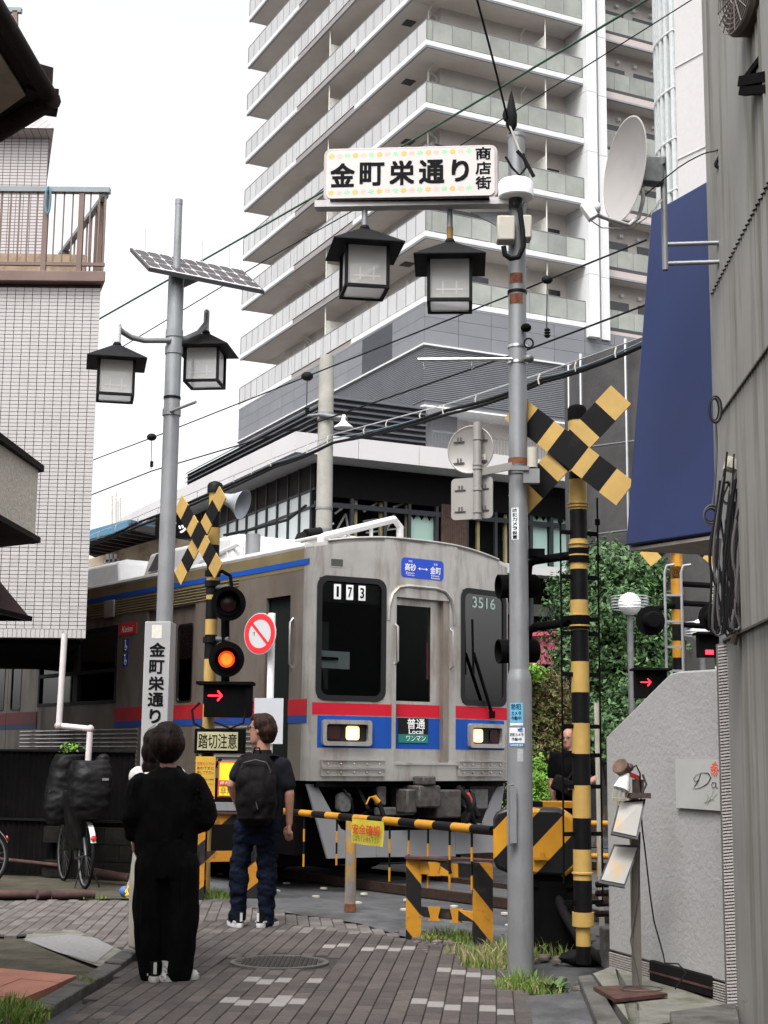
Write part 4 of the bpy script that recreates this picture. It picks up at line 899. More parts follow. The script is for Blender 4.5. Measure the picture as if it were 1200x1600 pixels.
for i in range(4): fq(mb, -.5 + .25 * i, -.25 + .25 * i, 3.30, ztop(-.5 + .25 * i), z1b=ztop(-.25 + .25 * i))
mb.build('front_panel', m_ss, tn)
# arch moulding round the door
def onf(pts, off=0): return [fpt(x, off) + Vector((0, 0, z)) for x, z in pts]
arch = [(-.47, 2.9), (-.465, 3.05), (-.42, 3.19), (-.33, 3.275), (-.2, 3.30), (.2, 3.30), (.33, 3.275), (.42, 3.19), (.465, 3.05), (.47, 2.9)]
mb = MB(); mb.tube(onf(arch, .005), .022, 6); mb.build('door_arch', m_ss, tn)
# corner posts
for sx in (-1, 1):
    mb = MB(); a = fpt(sx * 1.385, 0); pts = [a, Vector((sx * 1.4, .16, 0)), Vector((sx * 1.4, .30, 0)), Vector((sx * 1.36, .30, 0)), Vector((sx * 1.34, .14, 0))]
    pts = pts if sx > 0 else pts[::-1]
    mb.slab([(p.x, p.y, ztop(1.4) - .03) for p in pts], ztop(1.4) - .03 - ZB); mb.build('corner_post', m_ss, tn)
# windows
def window(name, W, depth_off=.014):
    cx, cz, w_, h_ = (W[0] + W[1]) / 2, (W[2] + W[3]) / 2, W[1] - W[0], W[3] - W[2]
    a, b = fpt(W[0]), fpt(W[1]); u = (b - a).normalized(); o = fpt(cx, .012) + Vector((0, 0, cz)); fw = (b - a).length
    k = MB(); k.ring(rrect(fw + .05, h_ + .05, .12, 6), rrect(fw - .07, h_ - .07, .08, 6), o, u, (0, 0, 1), -.03, 0)
    f = k.build(name, m_gask, tn)
    g = MB(); g.prism(rrect(fw - .06, h_ - .06, .08, 5), o - u.cross(Vector((0, 0, 1))) * .015, u, (0, 0, 1), -.006); g.build('pane', m_tg, f)
    return f, o, u
wl_, ol, ul = window('windscreen', WL); wr_, orr, ur = window('windscreen', WR)
nl = ul.cross(Vector((0, 0, 1))); nr = ur.cross(Vector((0, 0, 1)))
m_disp = mat('display_black', (0.006, 0.006, 0.007), 0.5, spec=0.2); m_wcard = mat('white_card', (0.72, 0.72, 0.72), 0.5)
mb = MB(); mb.prism(rrect(.70, .21, .03, 3, 0, .50), ol - nl * .03, ul, (0, 0, 1), -.02); mb.build('number_box', m_disp, wl_)
for i, ch in enumerate(('1', '7', '3')):
    p = ol - nl * .012 + ul * (-.185 + i * .150) + Vector((0, 0, .505))
    mb = MB(); mb.prism(rrect(.085, .165, .006, 2), p + nl * .008, ul, (0, 0, 1), .004); mb.build('number_card', m_wcard, wl_)
    text(ch, p + nl * .014, ul, (0, 0, 1), .028 if ch == '1' else .05, .115, M['ink'], wl_, world=False, bold=.02, ext=.002)
text('3516', orr - nr * .012 + Vector((0, 0, .52)), ur, (0, 0, 1), .40, .13, mat('pale_green_digits', (0.30, 0.40, 0.36), 0.5), wr_, world=False, bold=.01)
# cab interior
mb = MB(); mb.bb((-1.33, .17, 1.2), (1.33, 2.0, 1.25)); mb.bb((-1.33, 1.6, 1.2), (1.33, 1.65, 3.65)); mb.bb((-1.34, .3, 1.2), (-1.33, 1.6, 3.6)); mb.bb((1.33, .3, 1.2), (1.34, 1.6, 3.6)); mb.bb((-1.33, .18, 3.42), (1.33, 1.6, 3.45))
mb.bb((-1.28, .2, 1.25), (-.45, .75, 2.12)); mb.bb((.5, .2, 1.25), (1.28, .75, 2.3)); mb.build('cab_interior', m_cab, tn)
mb = MB(); mb.box((-1.0, .33, 2.45), (.42, .1, .19)); mb.box((-1.08, .26, 2.46), (.22, .05, .03), 1); mb.build('dashboard_box', [mat('panel_grey', (0.40, 0.42, 0.43), 0.5), M['blackm']], tn)
mb = MB(); mb.box((.86, .9, 2.55), (.22, .03, .85)); mb.build('cab_poster', mat('cab_pink', (0.55, 0.10, 0.18), 0.6), tn)
mb = MB(); mb.box((.86, .88, 2.95), (.2, .03, .35)); mb.box((1.1, .85, 2.5), (.22, .02, .12)); mb.build('cab_notice', mat('cab_notice_grey', (0.28, 0.28, 0.28), 0.6), tn)
for i in range(3):
    mb = MB(); mb.bb((-1.2 + i * .35, 1.55, 1.9), (-.92 + i * .35, 1.59, 3.0)); mb.build('bulkhead_window', mat('dim_green_glass', (0.03, 0.04, 0.035), 0.3) if 'dim_green_glass' not in bpy.data.materials else bpy.data.materials['dim_green_glass'], tn)
# driver
mb = MB(); mb.loft([((-.95 + .05, .95, 1.9), .2, .12, 0), ((-.9, .95, 2.2), .21, .13, 0), ((-.9, .95, 2.42), .18, .11, 0), ((-.9, .95, 2.5), .06, .06, 0)], 12); mb.ball((-.9, .93, 2.62), .11, n=12); mb.ball((-.9, .93, 2.69), .13, n=12, sc=(1, 1, .45))
o = mb.build('person', mat('driver_dark', (0.012, 0.013, 0.018), 0.8)); o.matrix_world = parent_matrix(tn); tag(o, 'driver in a dark uniform and cap seated in the left half of the cab', 'person')
# door leaf, recessed
DY = .085
dr = MB(); dr.bb((DR[0] + .005, DY, DR[2]), (DR[1] - .075, DY + .03, 2.02)); dr.bb((DR[0] + .005, DY, 3.09), (DR[1] - .075, DY + .03, 3.165)); dr.bb((DR[0] + .005, DY, 2.02), (-.31, DY + .03, 3.09)); dr.bb((.19, DY, 2.02), (DR[1] - .075, DY + .03, 3.09))
door = dr.build('front_door', m_ss, tn)
mb = MB(); mb.bb((-.305, DY + .008, 2.025), (.187, DY + .014, 3.085)); mb.build('pane', m_tg, door)
mb = MB(); mb.bar((DR[0] - .01, .03, DR[2] - .015), (DR[1] + .10, .03, DR[2] - .015), .10, .02, 0); mb.build('door_step', m_ss, tn)
mb = MB(); mb.bb((DR[1] - .075, .02, DR[2]), (DR[1], .1, DR[3])); mb.bb((DR[0], .02, 3.165), (DR[1], .1, 3.175)); mb.build('door_jamb', m_sd, tn)
for x, z0, z1 in ((-.37, 2.42, 2.86), (.415, 2.4, 2.85)):
    mb = MB(); mb.tube([(x, -.0, z0), (x, -.05, z0 + .03), (x, -.05, z1 - .03), (x, 0, z1)], .012, 6); mb.build('grab_rail', m_ss, tn)
# stripes
def stripe(x0, x1, z0, z1, m, off=.004, y=None):
    mb = MB()
    if y is None:
        cuts = [x0] + [c for c in (-.5, .5) if x0 < c < x1] + [x1]
        for a_, b_ in zip(cuts[:-1], cuts[1:]): fq(mb, a_, b_, z0, z1, off, 0, .003)
    else: mb.bb((x0, y - .003, z0), (x1, y, z1))
    mb.build('stripe', m, tn)
zr0, zr1, zb0, zb1 = 1.845, 1.985, 1.495, 1.835
stripe(-1.375, -.415, zr0, zr1 - .012, m_redt); stripe(-.36 + .01, DR[1] - .08, zr0, zr1, m_redt, y=DY - .001); stripe(.49, 1.375, zr0, zr1, m_redt)
stripe(-1.31, -.415, zb0, zb1, m_bluet); stripe(-.35, DR[1] - .08, zb0, zb1, m_bluet, y=DY - .001); stripe(.49, 1.31, zb0, zb1, m_bluet)
# headlights
m_lens = mat('headlamp_glow', (1, 0.8, 0.5), 0.3, emis=(0.75, 0.40, 0.14), est=0.75); m_core = mat('headlamp_core', (1, 1, 1), 0.3, emis=(1.0, 0.85, 0.6), est=3.0); m_off = mat('tail_lens_dark', (0.03, 0.008, 0.008), 0.25)
for s_ in (-1, 1):
    cx = -.975 if s_ < 0 else .975; a, b = fpt(cx - .3), fpt(cx + .3); u = (b - a).normalized(); n = u.cross(Vector((0, 0, 1))); o = fpt(cx, .0) + Vector((0, 0, 1.655))
    fr = MB(); fr.ring(rrect(.59, .275, .035, 4), rrect(.50, .185, .025, 4), o + n * .055, u, (0, 0, 1), -.08); lamp = fr.build('headlight', m_ss, tn)
    mb = MB(); mb.prism(rrect(.51, .20, .02, 3), o + n * .004, u, (0, 0, 1), -.01); mb.build('housing', m_gask, lamp)
    hx = .075 if s_ < 0 else -.13
    mb = MB(); mb.prism(rrect(.16, .15, .03, 4, hx, 0), o + n * .012, u, (0, 0, 1), .008); mb.build('lens', m_lens, lamp)
    mb = MB(); mb.prism(rrect(.075, .08, .035, 5, hx + .0, 0), o + n * .022, u, (0, 0, 1), .004); mb.build('bulb', m_core, lamp)
    mb = MB(); mb.prism(rrect(.15, .14, .03, 4, -.15 if s_ < 0 else .15, 0), o + n * .012, u, (0, 0, 1), .008); mb.build('tail_lens', m_off, lamp)
    # ribbed steps under the lamps
    for zz_ in (1.235, 1.325):
        c = fpt(s_ * .89, .02) + Vector((0, 0, zz_)); mb = MB(); mb.bar(c - u * .38, c + u * .38, .03, .078); mb.bar(c - u * .38 + n * .02 + Vector((0, 0, .04)), c + u * .38 + n * .02 + Vector((0, 0, .04)), .04, .012)
        for k_ in range(5): mb.ball(c + u * (-.31 + k_ * .155) + n * .017, .014, n=8)
        mb.build('step_plate', m_ss, tn)
# small square light, destination signs
c = fpt(-1.11, .006) + Vector((0, 0, 3.495)); mb = MB(); mb.ring(rrect(.165, .10, .012, 3), rrect(.14, .078, .01, 3), c, ul, (0, 0, 1), -.01); f = mb.build('marker_window', m_ss, tn)
mb = MB(); mb.prism(rrect(.145, .082, .01, 3), c, ul, (0, 0, 1), -.004); mb.build('pane', mat('dim_olive', (0.05, 0.05, 0.045), 0.3), f)
sg = MB(); sg.prism(rrect(.60, .225, .045, 5), (.005, -.006, 3.51), (1, 0, 0), (0, 0, 1), -.02); sgn = sg.build('destination_sign', mat('sign_blue', (0.010, 0.055, 0.42), 0.35, var=0.05), tn)
m_tw = mat('sign_white', (0.8, 0.8, 0.8), 0.5)
V3 = Vector
text('高砂', V3((-.175, -.008, 3.515)), (1, 0, 0), (0, 0, 1), .155, .085, m_tw, sgn, world=False, bold=.012)
text('金町', V3((.185, -.008, 3.505)), (1, 0, 0), (0, 0, 1), .155, .085, m_tw, sgn, world=False, bold=.012)
mb = MB(); mb.bb((-.05, -.010, 3.505), (.06, -.008, 3.511))
for s_ in (-1, 1): mb.prism([(0, 0), (-s_ * .028, .018), (-s_ * .022, 0), (-s_ * .028, -.018)][::s_], (.005 + s_ * .068, -.0085, 3.508), (1, 0, 0), (0, 0, 1), .002)
mb.build('arrow', m_tw, sgn)
for x, z, s_ in ((-.175, 3.583, '京成'), (.185, 3.575, '京成')): text(s_, V3((x, -.008, z)), (1, 0, 0), (0, 0, 1), .055, .026, m_tw, sgn, world=False)
for x, z, s_ in ((-.175, 3.452, 'Keisei-'), (-.175, 3.425, 'Takasago'), (.185, 3.445, 'Keisei-'), (.185, 3.418, 'Kanamachi')): text(s_, V3((x, -.008, z)), (1, 0, 0), (0, 0, 1), .12, .022, m_tw, sgn, world=False)
sg = MB(); sg.bb((-.262, DY - .012, 1.655), (.152, DY - .004, 1.835), 0); sg.bb((-.262, DY - .012, 1.562), (.152, DY - .004, 1.655), 1)
sgn = sg.build('service_sign', [m_disp, mat('sign_green', (0.012, 0.16, 0.12), 0.4)], tn)
yy = DY - .0125
text('普通', V3((-.02, yy, 1.772)), (1, 0, 0), (0, 0, 1), .25, .115, m_tw, sgn, world=False, bold=.01); text('Local', V3((-.02, yy, 1.685)), (1, 0, 0), (0, 0, 1), .20, .052, m_tw, sgn, world=False, bold=.01)
text('ワンマン', V3((-.02, yy, 1.61)), (1, 0, 0), (0, 0, 1), .27, .058, m_tw, sgn, world=False)
# wiper
mb = MB(); w0 = fpt(1.05, .05) + V3((0, 0, 1.90)); mb.bar(w0, fpt(.72, .06) + V3((0, 0, 2.6)), .035, .02); mb.bar(fpt(.72, .06) + V3((0, 0, 2.35)), fpt(.70, .06) + V3((0, 0, 2.98)), .02, .02); mb.box(w0, (.06, .04, .08)); mb.build('wiper', M['blackm'], tn)
# body side (near side x=-1.4)
RS = dict(z0=ZB, z1=3.66)
openings = [(.56, 1.07, 1.36, 3.16, 'cab_door'), (2.72, 4.0, 1.20, 3.23, 'door'), (4.84, 7.42, 2.07, 3.11, 'window'), (8.05, 9.35, 1.2, 3.23, 'door'), (10.0, 12.6, 2.07, 3.11, 'window'), (13.3, 14.6, 1.2, 3.23, 'door')]
mb = MB()
def sp(y0, y1, z0, z1, x=-1.4, th=.04): mb.bb((x, y0, z0), (x + th, y1, z1))
y = .30
for o_ in openings:
    sp(y, o_[0], ZB, 3.42); sp(o_[0], o_[1], ZB, o_[2]); sp(o_[0], o_[1], o_[3], 3.42); y = o_[1]
sp(y, LEN, ZB, 3.42); mb.bb((1.36, .3, ZB), (1.4, LEN, 2.1)); mb.bb((1.36, .3, 3.0), (1.4, LEN, 3.66)); mb.bb((1.36, .3, 2.1), (1.4, 2.3, 3.0))
for q_ in (4.3, 7.8, 9.6, 13.0): mb.bb((1.36, q_, 2.1), (1.4, q_ + .5, 3.0))
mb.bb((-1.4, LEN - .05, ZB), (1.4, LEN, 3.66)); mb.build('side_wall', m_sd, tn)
mb = MB(); mb.bb((-1.403, .30, 3.42), (-1.36, LEN, 3.66)); mb.build('cant_rail', m_gold, tn)
mb = MB(); mb.bb((-1.41, .19, 3.468), (-1.403, LEN, 3.53)); mb.build('stripe', m_bluet, tn)
for o_ in [(.19, .56)] + [(openings[i][1], openings[i + 1][0]) for i in range(len(openings) - 1)] + [(14.6, LEN)]:
    mb = MB(); mb.bb((-1.408, o_[0], 1.835), (-1.4, o_[1], 2.01)); mb.build('stripe', m_redd, tn)
    mb = MB(); mb.bb((-1.407, o_[0], 1.755), (-1.4, o_[1], 1.834)); mb.build('stripe', m_blued, tn)
for (a, b) in ((1.68, 8.0), (9.4, LEN)):                 # corrugation bead rows
    for z in (3.43, 3.395, 3.36, 3.325, 3.29, 3.255):
        mb = MB(); mb.cyl((-1.402, a, z), (-1.402, b, z), .011, n=6); mb.build('side_bead', m_gold, tn)
for (a, b) in ((1.3, 2.6), (4.15, 8.0), (9.5, 13.2)):
    for z in (1.72, 1.665, 1.61, 1.555, 1.50, 1.445, 1.39, 1.335, 1.28):
        mb = MB(); mb.cyl((-1.402, a, z), (-1.402, b, z), .014, n=6); mb.build('side_bead', m_ss, tn)
m_gut = mat('panel_grey_vent', (0.22, 0.2, 0.18), 0.5)
mb = MB(); mb.bb((-1.43, 4.95, 3.22), (-1.402, 5.25, 3.46)); mb.build('side_vent', m_gut, tn, bevel=.01)
for o_ in openings:
    y0, y1, z0, z1, kd = o_
    if kd == 'window':
        f = MB(); ym = (y0 + y1) / 2; X = -1.395
        for a, b, c, d in ((y0, y0 + .05, z0, z1), (y1 - .05, y1, z0, z1), (ym - .07, ym + .07, z0, z1), (y0, y1, z0, z0 + .05), (y0, y1, z1 - .05, z1), (y0, y1, z0 + .42, z0 + .47)): f.bb((X - .012, a, c), (X + .04, b, d))
        wf = f.build('side_window', m_gask, tn)
        for a, b in ((y0 + .05, ym - .07), (ym + .07, y1 - .05)): g = MB(); g.bb((X + .02, a, z0 + .05), (X + .026, b, z1 - .05)); g.build('pane', m_tg2, wf)
    elif kd == 'door':
        ym = (y0 + y1) / 2
        for k_, (a, b) in enumerate(((y0, ym - .006), (ym + .006, y1))):
            cy = (a + b) / 2; d_ = MB(); X = -1.355
            d_.ring([(a, z0), (b, z0), (b, z1), (a, z1)], [(cy - .19, 2.05), (cy + .19, 2.05), (cy + .19, 3.0), (cy - .19, 3.0)], (X, 0, 0), (0, 1, 0), (0, 0, 1), .02)
            dd = d_.build('side_door', m_sd, tn)
            g = MB(); g.ring(rrect(.40, .97, .06, 4, cy, 2.525), rrect(.36, .93, .05, 4, cy, 2.525), (X - .004, 0, 0), (0, 1, 0), (0, 0, 1), .02); g.build('gasket', m_gask, dd)
            g = MB(); g.prism(rrect(.38, .95, .05, 4, cy, 2.525), (X + .01, 0, 0), (0, 1, 0), (0, 0, 1), .006); g.build('pane', m_tg2, dd)
            g = MB(); g.bb((X - .006, a, 1.835), (X, b, 2.01)); g.build('stripe', m_redd, dd); g = MB(); g.bb((X - .006, a, 1.755), (X, b, 1.834)); g.build('stripe', m_blued, dd)
    else:
        d_ = MB(); X = -1.33; d_.ring([(y0, z0), (y1, z0), (y1, z1), (y0, z1)], [(.62, 2.16), (.93, 2.16), (.93, 3.0), (.62, 3.0)], (X, 0, 0), (0, 1, 0), (0, 0, 1), .02); dd = d_.build('cab_side_door', m_sd, tn)
        g = MB(); g.bb((X + .006, .62, 2.16), (X + .012, .93, 3.0)); g.build('pane', m_tg2, dd); g = MB(); g.bb((X - .006, y0, 1.835), (X, y1, 2.01)); g.build('stripe', m_redd, dd)
        g = MB(); g.tube([(-1.40, .50, 2.35), (-1.44, .50, 2.4), (-1.44, .50, 2.85), (-1.40, .50, 2.9)], .013, 6); g.build('grab_rail', M['steel'], dd)
# saloon interior
mb = MB(); mb.bb((-1.3, 1.7, 1.2), (1.3, LEN - .1, 1.25)); mb.bb((-1.35, 1.7, 3.4), (1.35, LEN - .1, 3.44)); mb.build('saloon_floor', m_cab, tn)
m_int = mat('saloon_grey', (0.16, 0.13, 0.13), 0.8); m_seat = mat('saloon_red', (0.16, 0.02, 0.04), 0.9)
mb = MB(); mb.bb((1.28, 1.7, 1.25), (1.34, LEN - .1, 2.1)); mb.bb((1.28, 1.7, 3.0), (1.34, LEN - .1, 3.4))
for yy_ in (2.3, 4.3, 7.8, 9.6): mb.bb((1.28, yy_, 2.1), (1.34, yy_ + .5, 3.0))
mb.build('saloon_wall', m_int, tn)
mb = MB(); mb.bb((.8, 4.6, 1.25), (1.28, 7.6, 2.15)); mb.bb((-1.2, 4.6, 1.25), (-.85, 7.6, 2.0)); mb.build('saloon_seat', m_seat, tn)
for yy_, zz_, c in ((5.3, 2.75, (0.5, 0.05, 0.08)), (6.1, 2.3, (0.6, 0.6, 0.58)), (5.0, 2.25, (0.5, 0.55, 0.5)), (3.1, 2.3, (0.6, 0.6, 0.6)), (3.35, 2.25, (0.5, 0.1, 0.1))):
    mb = MB(); mb.bb((.2, yy_, zz_ - .2), (.22, yy_ + .28, zz_ + .25)); mb.build('hanging_notice', mat('notice', c, 0.7), tn)
for yy_, c in ((6.6, (0.02, .02, .03)), (5.65, (.35, .35, .34))):
    mb = MB(); mb.loft([((-.95, yy_, 1.9), .13, .2, 0), ((-.95, yy_, 2.2), .14, .22, 0), ((-.95, yy_, 2.42), .1, .18, 0), ((-.95, yy_, 2.46), .05, .05, 0)], 12); mb.ball((-.95, yy_, 2.6), .11, n=12)
    o = mb.build('person', mat('passenger_%d' % int(c[0] * 100), c, 0.85)); o.matrix_world = parent_matrix(tn); tag(o, 'seated passenger in %s clothes seen through the train side window' % ('dark' if c[0] < .1 else 'pale grey'), 'person')
# badge and notices on the side
mb = MB(); mb.bb((-1.407, 4.30, 2.965), (-1.4, 4.80, 3.115)); bd = mb.build('operator_badge', mat('badge_red', (0.52, 0.03, 0.03), 0.4), tn)
text('Keisei', V3((-1.4075, 4.55, 3.04)), (0, -1, 0), (0, 0, 1), .34, .085, m_tw, bd, world=False, shear=.35, bold=.0)
for i, (z0, z1) in enumerate(((2.735, 2.905), (2.545, 2.705))):
    mb = MB(); mb.bb((-1.406, 4.50, z0), (-1.4, 4.66, z1)); pc = mb.build('pictogram', mat('badge_blue', (0.015, 0.04, 0.22), 0.4) if i == 0 else bpy.data.materials['badge_blue'], tn)
    g = MB(); q = 'y'
    g.ring(rrect(.07, .07, .033, 5, 0, 0), rrect(.05, .05, .024, 5, 0, 0), (-1.4065, 4.575, z0 + .055), (0, -1, 0), (0, 0, 1), .002); g.bb((-1.409, 4.585, z0 + .06), (-1.407, 4.60, z0 + .13)); g.bb((-1.409, 4.55, z0 + .06), (-1.407, 4.60, z0 + .07)); g.ball((-1.407, 4.593, z0 + .145), .011, n=8); g.build('symbol', m_tw, pc)
# roof
mb = MB(); n = 16; rv = []
def rz_(x): return ztop(x) + .0
xs_ = [-1.4 + 2.8 * i / n for i in range(n + 1)]
fl = [(x, (fpt(max(-1.399, min(1.399, x))).y)) for x in xs_]
vs = [(x, y_ + .0, ztop(x)) for x, y_ in fl] + [(x, LEN, ztop(x)) for x in xs_] + [(x, y_ + .0, ztop(x) - .04) for x, y_ in fl] + [(x, LEN, ztop(x) - .04) for x in xs_]
k = n + 1; mb.add(vs, [(i, i + 1, k + i + 1, k + i) for i in range(n)] + [(2 * k + i, 3 * k + i, 3 * k + i + 1, 2 * k + i + 1) for i in range(n)] + [(i, 2 * k + i, 2 * k + i + 1, i + 1) for i in range(n)] + [(0, k, 3 * k, 2 * k), (n, 2 * k + n, 3 * k + n, k + n)]); mb.build('roof', m_roof, tn)
mb = MB(); mb.tube([(-1.37, .28, 3.675), (-1.37, LEN, 3.675)], .045, 8); mb.build('gutter_rail', m_roof, tn)
mb = MB(); mb.tube([fpt(x, .0) + V3((0, 0, ztop(x) + .004)) for x in xs_[1:-1]], .016, 6); mb.build('front_trim', m_ss, tn)
def acbox(y0, y1, w_=.95, h=.42):
    mb = MB(); z = 3.78
    mb.add([(-w_, y0, z), (w_, y0, z), (w_, y1, z), (-w_, y1, z), (-w_ + .06, y0 + .18, z + h * .8), (w_ - .06, y0 + .18, z + h * .8), (w_ - .06, y1 - .1, z + h * .8), (-w_ + .06, y1 - .1, z + h * .8), (-w_ + .3, y0 + .4, z + h), (w_ - .3, y0 + .4, z + h), (w_ - .3, y1 - .3, z + h), (-w_ + .3, y1 - .3, z + h)],
           [(0, 1, 5, 4), (1, 2, 6, 5), (2, 3, 7, 6), (3, 0, 4, 7), (4, 5, 9, 8), (5, 6, 10, 9), (6, 7, 11, 10), (7, 4, 8, 11), (8, 9, 10, 11)])
    a = mb.build('air_conditioner', m_frp, tn, bevel=.03)
    g = MB(); g.slab([(-w_ - .006, y1 - .95, z + .09), (-w_ - .006, y1 - .2, z + .09), (-w_ + .038, y1 - .35, z + h * .76), (-w_ + .038, y1 - .8, z + h * .76)], .01, d=(-1, 0, 0)); g.build('intake_grille', m_grille, a)
acbox(2.6, 5.1); acbox(5.8, 8.3); acbox(9.4, 11.8); acbox(12.6, 15)
def aerial(p0, p1, h0, h1, s=.045):
    mb = MB(); a, b = V3(p0), V3(p1); mb.tube([a, a + V3((0, 0, h0 * .8)), a + (b - a) * .06 + V3((0, 0, h0)), b + (a - b) * .08 + V3((0, 0, h1)), b + V3((0, 0, h1 * .8)), b], s, 8)
    m_ = a.lerp(b, .33); mb.cyl(m_, m_ + V3((0, 0, h0 + (h1 - h0) * .33)), s * .5, n=6); m_ = a.lerp(b, .62); mb.cyl(m_, m_ + V3((0, 0, h0 + (h1 - h0) * .62)), s * .5, n=6); mb.build('roof_aerial', m_frp, tn)
aerial((-1.02, .55, 3.74), (.35, .9, 3.8), .12, .42)
aerial((-.9, 2.5, 3.74), (-1.0, 3.4, 3.74), .26, .12, .03)
mb = MB(); mb.bb((-.62, 1.0, 3.78), (.1, 1.6, 3.94)); mb.bb((-.68, .95, 3.94), (.16, 1.65, 3.97)); mb.build('roof_box', m_frp, tn, bevel=.01)
mb = MB(); mb.cyl((-1.1, 1.9, 3.75), (-1.1, 1.9, 4.02), .09, n=12); mb.build('roof_vent', M['grey'], tn)
# skirt, coupler, underframe
m_sk = mat('skirt_grey', (0.165, 0.165, 0.172), 0.5, var=0.08, scale=2, dirt=0.35, dcol=(0.2, 0.19, 0.18), dscale=(2, 2, 2))
def Sk(poly, y0=.06):
    mb = MB(); n = len(poly)
    def P(x, z, off=0):
        t = (3.3 - 0); s_ = max(0, (1.145 - z)) * -.06
        return V3((x, (.13 * abs(x) / 1.4) + y0 + s_ + off, z))
    a = [P(x, z) for x, z in poly]; b = [P(x, z, .03) for x, z in poly]
    mb.add(a + b, [tuple(range(n)), tuple(range(n, 2 * n))[::-1]] + [(i, n + i, n + (i + 1) % n, (i + 1) % n) for i in range(n)]); mb.build('skirt_plate', m_sk, tn)
Sk([(-1.385, 1.11), (-1.27, 1.11), (-1.02, .70), (-.98, .64), (-.9, .61), (-.55, .61), (-.55, .335), (-1.15, .335)])
Sk([(-.545, .61), (.545, .61), (.545, .31), (-.545, .335)])
Sk([(1.27, 1.11), (1.385, 1.11), (1.15, .335), (.55, .335), (.55, .61), (.9, .61), (.98, .64), (1.02, .70)])
mb = MB(); mb.bb((-1.3, .12, 1.08), (1.3, LEN, 1.2)); mb.bb((-1.32, .5, .35), (-1.22, 1.2, 1.1)); mb.bb((-1.3, .9, .2), (1.3, 1.3, 1.1))
for a, b in ((3.6, 5.2), (5.5, 7.6), (8.0, 9.2), (9.6, 11.5)): mb.bb((-1.3, a, .5), (-.5, b, 1.1)); mb.bb((.5, a, .5), (1.3, b, 1.1))
mb.bb((-.3, 1, .3), (.3, 11, 1.0)); mb.bb((-1.39, .9, .22), (-1.3, 12, 1.13)); mb.build('underframe', m_under, tn)
for yb in (2.0, 4.1, 12.4, 14.5):
    for x in (-.68, .68):
        mb = MB(); mb.lathe([(.40, -.07), (.43, -.07), (.43, -.03), (.40, .0), (.40, .07)], (x, yb, .46), 20, axis=(1, 0, 0)); mb.build('wheel', m_under, tn)
mb = MB(); mb.bb((-.16, -.18, .86), (.14, .35, 1.10), 0); mb.bb((-.28, -.12, .80), (-.14, .1, 1.06), 0); mb.bb((.14, -.10, .74), (.5, .25, 1.05), 0); mb.bb((-.12, -.2, 1.1), (.06, 0, 1.2), 0); mb.build('coupler', mat('coupler_steel', (0.06, 0.053, 0.05), 0.6, metal=.3, var=0.5, scale=15), tn, bevel=.02)
mb = MB(); mb.tube([(.5, -.02, 1.08), (.58, -.1, .95), (.66, -.08, .75), (.76, -.02, .62), (.8, .1, .6)], .035, 8, 0); mb.tube([(.72, -.02, 1.0), (.68, -.1, .9), (.6, -.08, .72), (.58, 0, .62)], .03, 8, 0); mb.build('hose', M['rubber'], tn)
mb = MB(); mb.cyl((.6, -.06, 1.0), (.68, -.06, .86), .04, n=8); mb.build('red_cock', mat('cock_red', (0.4, 0.03, 0.03), 0.5), tn)
mb = MB(); mb.cyl((-.64, .0, .98), (-.59, -.02, .92), .03, n=8); mb.tube([(-.64, 0, .98), (-.70, 0, .97), (-.74, 0, .9)], .009, 6); mb.build('yellow_cock', M['yellow2'], tn)
mb = MB(); mb.prism(rrect(.15, .20, .05, 4), (-.92, .14, .92), (1, 0, 0), (0, 0, 1), -.08); m_jb = mat('junction_grey', (0.10, 0.098, 0.093), 0.6, var=0.4, scale=20); mb.build('junction_box', m_jb, tn)
for a, b in (((-.5, .12, .88), (-.38, .2, 1.1)), ((-.5, .1, .77), (.0, .2, .86)), ((.75, .15, .82), (1.1, .25, 1.05))): mb = MB(); mb.bb(a, b); mb.build('bracket', m_jb, tn, bevel=.015)
for k in range(9): x = -.95 + k * .22; mb = MB(); mb.tube([(x, .2, 1.1), (x + .05, .05, .95 - .1 * (k % 3)), (x + .12, .1, .75 + .08 * (k % 2)), (x + .02 * k, .35, .7)], .014 + .006 * (k % 3), 6); mb.build('hose', M['rubber'], tn)

# ================================================================ POLES, LAMPS, SIGNS, SIGNALS
m_lroof = mat('lantern_black', (0.0065, 0.0065, 0.0075), 0.7, spec=0.14, var=0.3, scale=10, bump=0.15, bscale=200)
def frosted(name, col, tr):
    m = bpy.data.materials.new(name); m.use_nodes = True; t = m.node_tree; N = t.nodes; L = t.links; N.clear(); o = N.new('ShaderNodeOutputMaterial')
    d = N.new('ShaderNodeBsdfDiffuse'); l = N.new('ShaderNodeBsdfTranslucent'); q = N.new('ShaderNodeBsdfTransparent'); a = N.new('ShaderNodeMixShader'); b = N.new('ShaderNodeMixShader')
    d.inputs[0].default_value = l.inputs[0].default_value = (*col, 1); a.inputs[0].default_value = .6; b.inputs[0].default_value = tr
    L.new(d.outputs[0], a.inputs[1]); L.new(l.outputs[0], a.inputs[2]); L.new(a.outputs[0], b.inputs[1]); L.new(q.outputs[0], b.inputs[2]); L.new(b.outputs[0], o.inputs[0]); return m
m_lpane = frosted('lantern_pane', (0.78, 0.77, 0.75), .58); m_lbot = frosted('lantern_bottom_pane', (0.85, 0.85, 0.85), .7)
m_ltube = mat('lantern_inner_tube', (0.40, 0.39, 0.38), 0.6)
